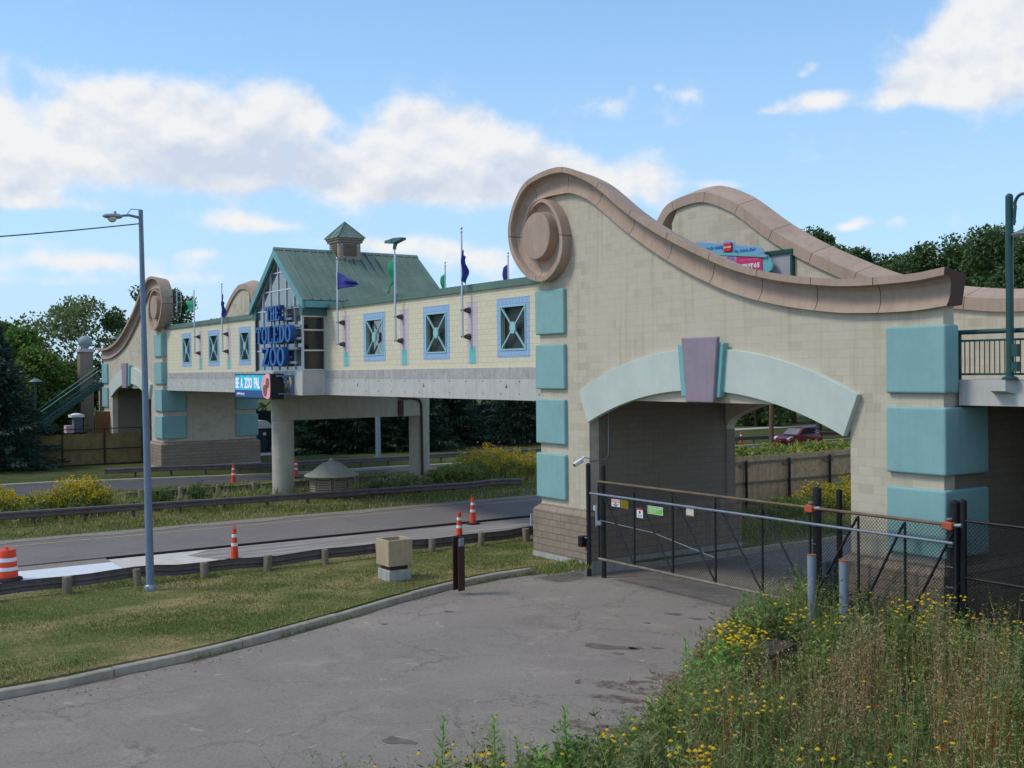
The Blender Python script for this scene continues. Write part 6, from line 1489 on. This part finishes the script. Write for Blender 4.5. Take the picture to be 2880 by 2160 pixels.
tag(blades('median_tall_grass', [(-46.9, 2), (-51.5, 2), (-51.5, 40), (-46.9, 40), (-46.9, 24.4), (-49.6, 24.0), (-49.6, 19.2), (-46.9, 18.8)], 13000, .5, .04, -.005, [LF_WEED, LF_TAN], .45, 4), kind='stuff')
tag(blades('fence_foot_grass', [(-31.9, 26.5), (-26.0, 26.5), (-26.0, 46), (-31.9, 46)], 22000, .3, .04, -.005, [LF_WEED, BLADET], .25, 5), kind='stuff')

# ------------------------------------------------------------------ the wildflower meadow in front
edge = smooth2([(-18.9, 20.6), (-18.5, 19.2), (-16.9, 16.6), (-15.4, 14.6), (-14.0, 12.8), (-13.2, 11.2), (-13.1, 9), (-13.3, 6.5), (-13.2, 4.2)], 5)
MP = [tuple(p) for p in edge] + [(-6, 4.2), (-4.5, 9), (-7.5, 15), (-10.2, 19.4), (-11, 20.6)]
rng = np.random.default_rng(42); a = np.array(MP); lo, hi = a.min(0), a.max(0)
def scatter(n, mask=None):
    P = lo+(hi-lo)*rng.random((n, 2)); P = P[inside(MP, P)]
    if mask is not None: P = P[rng.random(len(P)) < mask(P)]
    return P
def blob2(P, cs):
    v = np.zeros(len(P))
    for (px, py, r, s) in cs:
        c = on_z(px, py, .5)[:2]; v = np.maximum(v, s*np.exp(-((P-c)**2).sum(1)/(r*r)))
    return v
DRYC = [(2250, 1900, 1.6, 1.0), (2450, 1950, 1.9, 1.0), (2620, 1880, 1.6, .8), (2300, 2080, 1.3, .8), (2600, 2080, 1.4, .7), (2100, 1950, .9, .6)]
REDC = [(2850, 2120, 1.0, 1.5), (2720, 1990, .7, .9), (2050, 2100, .6, .8), (2800, 2000, .5, .7)]
GOLDC = [(2080, 1790, .7, 1.2), (2020, 1830, .6, .9), (2560, 1725, 1.1, 1.3), (2680, 1735, .9, .9), (2830, 1750, .9, .9), (2060, 2000, .7, .7), (1960, 2140, .55, 1.3), (1700, 2070, .45, .9), (2360, 1730, .6, .7), (1380, 2130, .5, 1.1), (1860, 2170, .5, 1.0), (2550, 2140, .9, .5), (2300, 1740, .6, .5), (2800, 1880, .9, .3)]
edgeP = np.array(edge)
def edist(P): return np.sqrt(((P[:, None, :]-edgeP[None])**2).sum(2)).min(1)
BOXP = on_z(2172, 1940, -.2)[:2]*.985
def zone_h(P): return (1-.62*np.exp(-((P-BOXP)**2).sum(1)/.75))*1.16*(.55+.6*np.clip(edist(P)/1.1, 0, 1))*(1+.2*np.sin(P[:, 0]*2.1+P[:, 1]*1.3)*np.sin(P[:, 1]*1.7)+.12*np.sin(P[:, 0]*5.3+P[:, 1]*3.1))
ZB = -.18
def stems(P, h, lean=.10):
    n = len(P); B = np.concatenate([P, np.full((n, 1), ZB)], 1); d = unit(np.stack([rng.normal(size=n)*lean, rng.normal(size=n)*lean, np.ones(n)], 1)); return B, d
gm = Leaves()
# fine grass blades
P = scatter(60000, lambda P: .55+.45*np.sin(P[:, 0]*3+P[:, 1]*2)**2-.4*blob2(P, DRYC)); h = zone_h(P)*(.35+.5*rng.random(len(P))); B, d = stems(P, h, .24); gm.add(B, d, perp(d, rng), h, .013, (rng.random(len(P)) < .12+.3*blob2(P, DRYC)).astype(int), .4)
# leafy weeds of several habits, growing in drifts: (count, leaf length, width ratio, leaves per stem, height factor, material, drift phase)
for (N_, LL, WR, K, hf, mt, ph) in ((5200, .085, .26, 22, 1.0, 2, 0.3), (3600, .14, .30, 20, .95, 4, 1.9), (2600, .11, .16, 26, 1.1, 3, 3.4), (2200, .17, .42, 14, .7, 5, 4.6), (2400, .06, .5, 34, 1.05, 2, 5.5)):
    P = scatter(N_, lambda P: np.clip(.25+.9*np.sin(P[:, 0]*1.3+ph+1.3*np.sin(P[:, 1]*.9+ph)), .08, 1)*(1-.85*blob2(P, DRYC))); h = zone_h(P)*hf*(.6+.55*rng.random(len(P))); B, d = stems(P, h, .12)
    gm.add(B, d, perp(d, rng), h, .013, 2); n_ = len(P)
    t = rng.random((n_, K))**.8; az_ = rng.random((n_, K))*2*PI
    Q = B[:, None]+d[:, None]*(h[:, None]*t)[..., None]; dd = unit(np.stack([np.cos(az_), np.sin(az_), .1+.9*rng.random(az_.shape)], 2)).reshape(-1, 3)
    Q = Q.reshape(-1, 3); L = LL*(.5+.9*rng.random(len(Q)))*(1.25-.6*t.reshape(-1))
    gm.add(Q, dd, perp(dd, rng), L, L*WR, mt)
    # side shoots with their own leaves give bent, branching outlines
    sel = rng.random(n_) < .5; nb = sel.sum(); tb = .45+.35*rng.random(nb); a_ = rng.random(nb)*2*PI; B2 = B[sel]+d[sel]*(h[sel]*tb)[:, None]; d2 = unit(np.stack([np.cos(a_)*.6, np.sin(a_)*.6, np.ones(nb)], 1)); h2 = h[sel]*.4
    gm.add(B2, d2, perp(d2, rng), h2, .010, 2); t = rng.random((nb, 9)); az_ = rng.random((nb, 9))*2*PI; Q = (B2[:, None]+d2[:, None]*(h2[:, None]*t)[..., None]).reshape(-1, 3); dd = unit(np.stack([np.cos(az_), np.sin(az_), .5+0*az_], 2)).reshape(-1, 3); gm.add(Q, dd, perp(dd, rng), LL*.7, LL*.7*WR, mt)
o = gm.build('meadow_grass', [LF_WEED, LF_TAN, LF_WEED, LF_GREY, LF_MID, LF_LIGHT]); tag(o, kind='stuff')
# dry brown seed stalks
dm = Leaves()
for (cs, mi, N_) in ((DRYC, 0, 15000), (REDC, 1, 4500)):
    P = scatter(N_, lambda P: np.clip(blob2(P, cs)*(.6+.5*np.sin(P[:, 0]*2.7+P[:, 1]*1.9))+(.04 if mi == 0 else 0), 0, 1)); h = zone_h(P)*(.7+.5*rng.random(len(P))); B, d = stems(P, h, .09); dm.add(B, d, perp(d, rng), h, .011, mi)
    K = 18; t = .4+.6*rng.random((len(P), K)); Q = B[:, None]+d[:, None]*(h[:, None]*t)[..., None]+rng.normal(size=(len(P), K, 3))*(.012+.04*(1-t))[..., None]; dd = rdir(len(P)*K, .5, 1, rng)
    dm.add(Q.reshape(-1, 3), dd, perp(dd, rng), .045*(.6+.9*rng.random(len(P)*K)), .018, np.where(rng.random(len(P)*K) < .3, 2 if mi == 0 else 1, mi))
o = dm.build('dry_seed_stalks', [LF_DRY, LF_RED, LF_TAN]); tag(o, kind='stuff')
# yellow coneflowers, bunched
fm = Leaves(); P = scatter(42000, lambda P: np.clip(.0022+.045*blob2(P, GOLDC)**2.0, 0, 1)); h = zone_h(P)*(.98+.3*rng.random(len(P))); B, d = stems(P, h, .08)
fm.add(B, d, perp(d, rng), h, .010, 0); T = B+d*h[:, None]
K = 8; az_ = np.arange(K)[None]*2*PI/K+rng.random((len(P), 1))*6; dd = unit(np.stack([np.cos(az_), np.sin(az_), -.55+0*az_], 2)); sd2 = np.stack([-np.sin(az_), np.cos(az_), 0*az_], 2)
fm.add(np.repeat(T, K, 0), dd.reshape(-1, 3), sd2.reshape(-1, 3), np.repeat(.030+.018*rng.random(len(P)), K), .020, 1, .55)
d2 = unit(d+rng.normal(size=d.shape)*.2); fm.add(T-d*.005, d2, perp(d2, rng), .028, .022, 2); fm.add(T-d*.005, d2, perp(d2, rng), .028, .022, 2)
K = 8; t = .1+.75*rng.random((len(P), K)); az_ = rng.random((len(P), K))*2*PI; Q = B[:, None]+d[:, None]*(h[:, None]*t)[..., None]; dd = unit(np.stack([np.cos(az_), np.sin(az_), .6+0*az_], 2)); fm.add(Q.reshape(-1, 3), dd.reshape(-1, 3), perp(dd.reshape(-1, 3), rng), .09, .02, 0)
o = fm.build('meadow_wildflowers', [LF_WEED, PETAL, CONE]); tag(o, kind='stuff')
# ragged fringe of low and dead growth creeping over the asphalt
seg = rng.integers(0, len(edge)-1, 3800); tq_ = rng.random((3800, 1)); EP = edge[seg]*(1-tq_)+edge[seg+1]*tq_; td = edge[seg+1]-edge[seg]; td /= np.linalg.norm(td, axis=1, keepdims=True); nd = np.stack([-td[:, 1], td[:, 0]], 1)
if (nd[:, 0].mean() > 0): nd = -nd
clus = .5+.5*np.sin(EP[:, 1:2]*2.3)*np.sin(EP[:, 1:2]*.9+1); off = rng.exponential(.16, (3800, 1))*(.3+1.3*clus); Pf = EP+nd*off; hf_ = np.clip(.5-off[:, 0]*.6, .06, .6)*(.4+.9*rng.random(3800)); Bf = np.concatenate([Pf, np.full((3800, 1), -.215)], 1); df = unit(np.stack([rng.normal(size=3800)*.5, rng.normal(size=3800)*.5, np.ones(3800)], 1))
fr = Leaves(); mi_ = rng.choice([0, 1, 2, 3], 3800, p=[.45, .2, .2, .15]); fr.add(Bf, df, perp(df, rng), hf_, .014, mi_)
for k in range(5):
    t_ = rng.random(3800); dd = rdir(3800, .4, 1, rng); fr.add(Bf+df*(hf_*t_)[:, None], dd, perp(dd, rng), .06*(.5+rng.random(3800)), .022, mi_)
tag(fr.build('meadow_fringe', [LF_WEED, LF_DRY, LF_GREY, LF_RED]), kind='stuff')
def coneflowers(label, px, py, zt, r, n, seed):
    r_ = np.random.default_rng(seed); c = on_z(px, py, zt); t = thing('coneflower_clump', label, 'wildflowers', (c[0], c[1], ZB), 'bunches of yellow coneflowers in the meadow'); lv = Leaves(); fl = Leaves()
    a = r_.random(n)*2*PI; u = np.sqrt(r_.random(n))*r; B = np.stack([c[0]+u*np.cos(a), c[1]+u*np.sin(a), np.full(n, ZB)], 1); h = (zt-ZB)*(.78+.38*r_.random(n)); d = unit(np.stack([r_.normal(size=n)*.09, r_.normal(size=n)*.09, np.ones(n)], 1)); T = B+d*h[:, None]
    lv.add(B, d, perp(d, r_), h, .012); K = 16; tt = r_.random((n, K)); az_ = r_.random((n, K))*2*PI; Q = (B[:, None]+d[:, None]*(h[:, None]*tt*.9)[..., None]).reshape(-1, 3); dd = unit(np.stack([np.cos(az_), np.sin(az_), .5+0*az_], 2)).reshape(-1, 3); lv.add(Q, dd, perp(dd, r_), .12*(.5+.8*r_.random(len(Q))), .03); lv.build('foliage', LF_WEED, t)
    K = 9; az_ = np.arange(K)[None]*2*PI/K+r_.random((n, 1))*6; dd = unit(np.stack([np.cos(az_), np.sin(az_), -.9+0*az_], 2)); s2 = np.stack([-np.sin(az_), np.cos(az_), 0*az_], 2)
    fl.add(np.repeat(T, K, 0), dd.reshape(-1, 3), s2.reshape(-1, 3), np.repeat(.044+.02*r_.random(n), K), .026, 0, .6)
    for q in range(3):
        d2 = unit(d+r_.normal(size=d.shape)*.15); fl.add(T-d*.004, d2, perp(d2, r_), .036, .026, 1)
    fl.build('blossom', [PETAL, CONE], t)
for i, (px, py, zt, r, n, lab) in enumerate(((2068, 1785, 1.05, .46, 95, 'densest bunch of yellow coneflowers just left of the utility box'), (2562, 1708, 1.1, .5, 24, 'bunch of yellow coneflowers before the right gate post, left half'), (2640, 1697, 1.15, .5, 28, 'bunch of yellow coneflowers right under the right end of the gate'), (2845, 1745, 1.0, .6, 22, 'loose yellow coneflowers at the right picture edge below the fence'),
    (1948, 2128, .85, .32, 40, 'bright bunch of yellow coneflowers at the bottom edge, lower middle of the meadow'), (2062, 1965, .85, .6, 26, 'loose yellow coneflowers in front of the utility box'), (1705, 2068, .75, .35, 14, 'small bunch of yellow coneflowers near the stout leafy stalk'), (1300, 2120, .75, .35, 22, 'few yellow coneflowers at the bottom left tip of the meadow'), (1375, 2140, .7, .2, 14, 'tiny bunch of coneflowers beside the second leafy stalk'), (2318, 1730, 1.05, .55, 20, 'yellow coneflowers between and behind the two bollards'), (2235, 1730, 1.0, .5, 15, 'sparse yellow coneflowers left of the left bollard'), (2400, 2135, .8, .7, 16, 'scattered yellow coneflowers at the bottom right among dry stalks'))):
    coneflowers(lab, px, py, zt, r, n, 300+i)
for i, (px, py, zt, rx, ry, n, lf, mt, lab) in enumerate(((2105, 1690, 1.25, .42, .5, 46, .15, LF_WEED, 'tall leafy green weed clump at the far tip of the meadow, before the gate'), (2190, 1700, 1.2, .45, .45, 46, .14, LF_MID, 'leafy green weed clump left of the bollards'), (2010, 1800, 1.1, .4, .45, 40, .15, LF_MILK, 'leafy green weed clump overhanging the asphalt left of the coneflower bunch'), (2290, 1790, 1.2, .5, .5, 50, .13, LF_WEED, 'leafy green weed clump in front of the bollards'), (1650, 2070, .8, .35, .4, 30, .15, LF_MID, 'leafy weed clump between the stout stalk and the meadow, at the bottom'), (1530, 2110, .7, .35, .4, 30, .15, LF_MILK, 'leafy weed clump at the bottom left of the stout stalk'), (1790, 2040, .9, .4, .4, 36, .14, LF_GREY, 'grey-green weed clump at the asphalt edge, bottom middle'), (1900, 1930, .95, .4, .4, 36, .15, LF_WEED, 'leafy weed clump below the tall stalk at the asphalt edge'), (2430, 1740, 1.15, .5, .4, 46, .12, LF_GREY, 'grey-green weed clump right of the right bollard'), (2720, 1760, 1.05, .5, .5, 46, .12, LF_WEED, 'green weed clump below the right gate post'))):
    c = on_z(px, py, zt); clump('leafy_weed_clump', lab, c[0], c[1], ZB, rx, ry, (zt-ZB)*1.08, 330+i, n, False, mt, group='leafy weed clumps in the meadow', leaf=lf, taper=.35)
# grit and small stones on the driveway edge
gm_ = MB(); rs = np.random.default_rng(9)
for k in range(420):
    if k % 2: g_ = gp_all = KS[rs.integers(8, 45)]; x, y = g_[0]+abs(rs.normal())*.5+.05, g_[1]+rs.normal()*.4
    else: e_ = edge[rs.integers(0, len(edge))]; x, y = e_[0]-abs(rs.normal())*.9, e_[1]+rs.normal()*.4
    q = .008+.02*rs.random()**2; gm_.lathe((x, y), [(q*.6, -.219), (q, -.219+q*.5), (q*.5, -.219+q)], 5)
tag(gm_.build('grit', plain('grit_stone', lin(150, 140, 128), .9, var=.4, scale=30)), kind='stuff')
# single tall leafy stalks that stand out of the meadow
def milkweed(label, px, ptop, pbase, seed, leafL=.17):
    r_ = np.random.default_rng(seed); q = on_z(px, pbase, ZB); tip = on_x(px, ptop, q[0]); h = tip[2]-ZB
    t = thing('leafy_stalk', label, 'plant', (q[0], q[1], ZB), 'tall leafy stalks at the meadow edge'); m = MB()
    lx, ly = r_.normal()*.03, r_.normal()*.03
    m.tube([(q[0], q[1], ZB), (q[0]+lx, q[1]+ly, ZB+h*.5), (q[0]+lx*2.5, q[1]+ly*2.5, ZB+h)], [.014, .011, .005], 6); m.build('stem', LF_MILK, t)
    lv = Leaves(); n = 46; tt = np.linspace(.12, 1, n); aa = np.arange(n)*2.4
    P = np.stack([q[0]+lx*2.5*tt**2, q[1]+ly*2.5*tt**2, ZB+h*tt], 1); up = .45+1.3*tt**4; d = unit(np.stack([np.cos(aa), np.sin(aa), up], 1)); s_ = np.stack([-np.sin(aa), np.cos(aa), 0*aa], 1)
    L = leafL*(1.1-.55*tt**3); lv.add(P, d, s_, L, L*.3); d2 = unit(d*np.array([1, 1, .2])); lv.add(P+d*(L*.25)[:, None], d2, s_, L*.8, L*.24); lv.build('leaf', LF_MILK, t)
milkweed('tall bright green leafy stalk at the bottom, left of the others beside small yellow flowers', 1238, 2016, 2330, 1)
milkweed('bright green leafy stalk at the bottom edge, second from the left', 1397, 2015, 2310, 2)
milkweed('stout bright green leafy stalk against the asphalt at the bottom centre', 1602, 1978, 2260, 3, .19)
milkweed('tall leafy stalk standing against the asphalt near the utility box', 1937, 1800, 2080, 4, .19)
milkweed('short leafy stalk leaning over the asphalt edge in the lower middle', 1478, 2075, 2330, 5, .15)
milkweed('leafy stalk in front of the gate by the left meadow tip', 2075, 1680, 1800, 6, .18)
milkweed('leafy stalk rising beside the left bollard', 2140, 1670, 1800, 7, .17)
milkweed('leafy stalk between the utility box and the asphalt', 2010, 1790, 1960, 8, .17)

wsf = thing('screened_fence', 'long dark green windscreen fence behind the spruces beyond the far road', 'fence', (-85, 50, 0))
m = MB(); m.box(-85.05, -85.0, 27, 78, .05, 2.9); m.build('screen', plain('windscreen_green', lin(26, 46, 44), .8, var=.2), wsf)
for y in np.arange(27, 79, 3.0):
    m = MB(); m.cyl((-84.93, y), .05, 0, 3.0, 8); m.build('post', BLACK, wsf)
for i, (x, y, h, r) in enumerate(((-91, 33, 10.5, 4.2), (-92, 45, 11, 4.6), (-91, 57, 11, 4.6), (-92, 68, 11.5, 4.8))):
    leafy_tree('leafy_tree', ('dark leafy tree behind the windscreen fence, beyond the portable toilet', 'dark leafy tree behind the windscreen fence, beyond the rear column', 'dark leafy tree behind the windscreen fence, beyond the mulch bed', 'dark leafy tree behind the windscreen fence, nearest the gatehouse corner')[i], x, y, 0, h, r, LF_DARK, 6000, .45, .25, 18, 140+i, GT_S, .05)

gp = KS[(KS[:, 1] > -3) & (KS[:, 1] < 21)]; tt_ = np.linspace(0, 1, len(gp)); o1 = ribbon(gp, -.02); w_ = .10+.07*np.sin(gp[:, 1]*2.7)+.05*np.sin(gp[:, 1]*7.1); o2 = np.array([a+(b-a)*k for a, b, k in zip(gp, ribbon(gp, -1.0), w_)])
m = MB(); m.add([(p[0], p[1], -.2165) for p in o1]+[(p[0], p[1], -.2165) for p in o2], [(i, i+1, len(o1)+i+1, len(o1)+i) for i in range(len(o1)-1)]); tag(m.build('gutter_dirt', plain('gutter_dirt', lin(104, 92, 76), .95, var=.35, scale=9)), kind='stuff')
rng = np.random.default_rng(77); k = rng.integers(0, len(gp)-1, 2600); sel = np.sin(gp[k, 1]*1.9)+np.sin(gp[k, 1]*.7+1) > .5; k = k[sel]
u_ = rng.random((len(k), 1)); B = gp[k]*(1-u_)+gp[np.minimum(k+1, len(gp)-1)]*u_; B = np.concatenate([B+rng.normal(size=(len(k), 2))*.035, np.full((len(k), 1), -.22)], 1); d = unit(np.stack([rng.normal(size=len(k))*.7, rng.normal(size=len(k))*.7, np.ones(len(k))], 1))
lv = Leaves(); lv.add(B, d, perp(d, rng), .05+.09*rng.random(len(k)), .02); tag(lv.build('gutter_weeds', LF_WEED), kind='stuff')
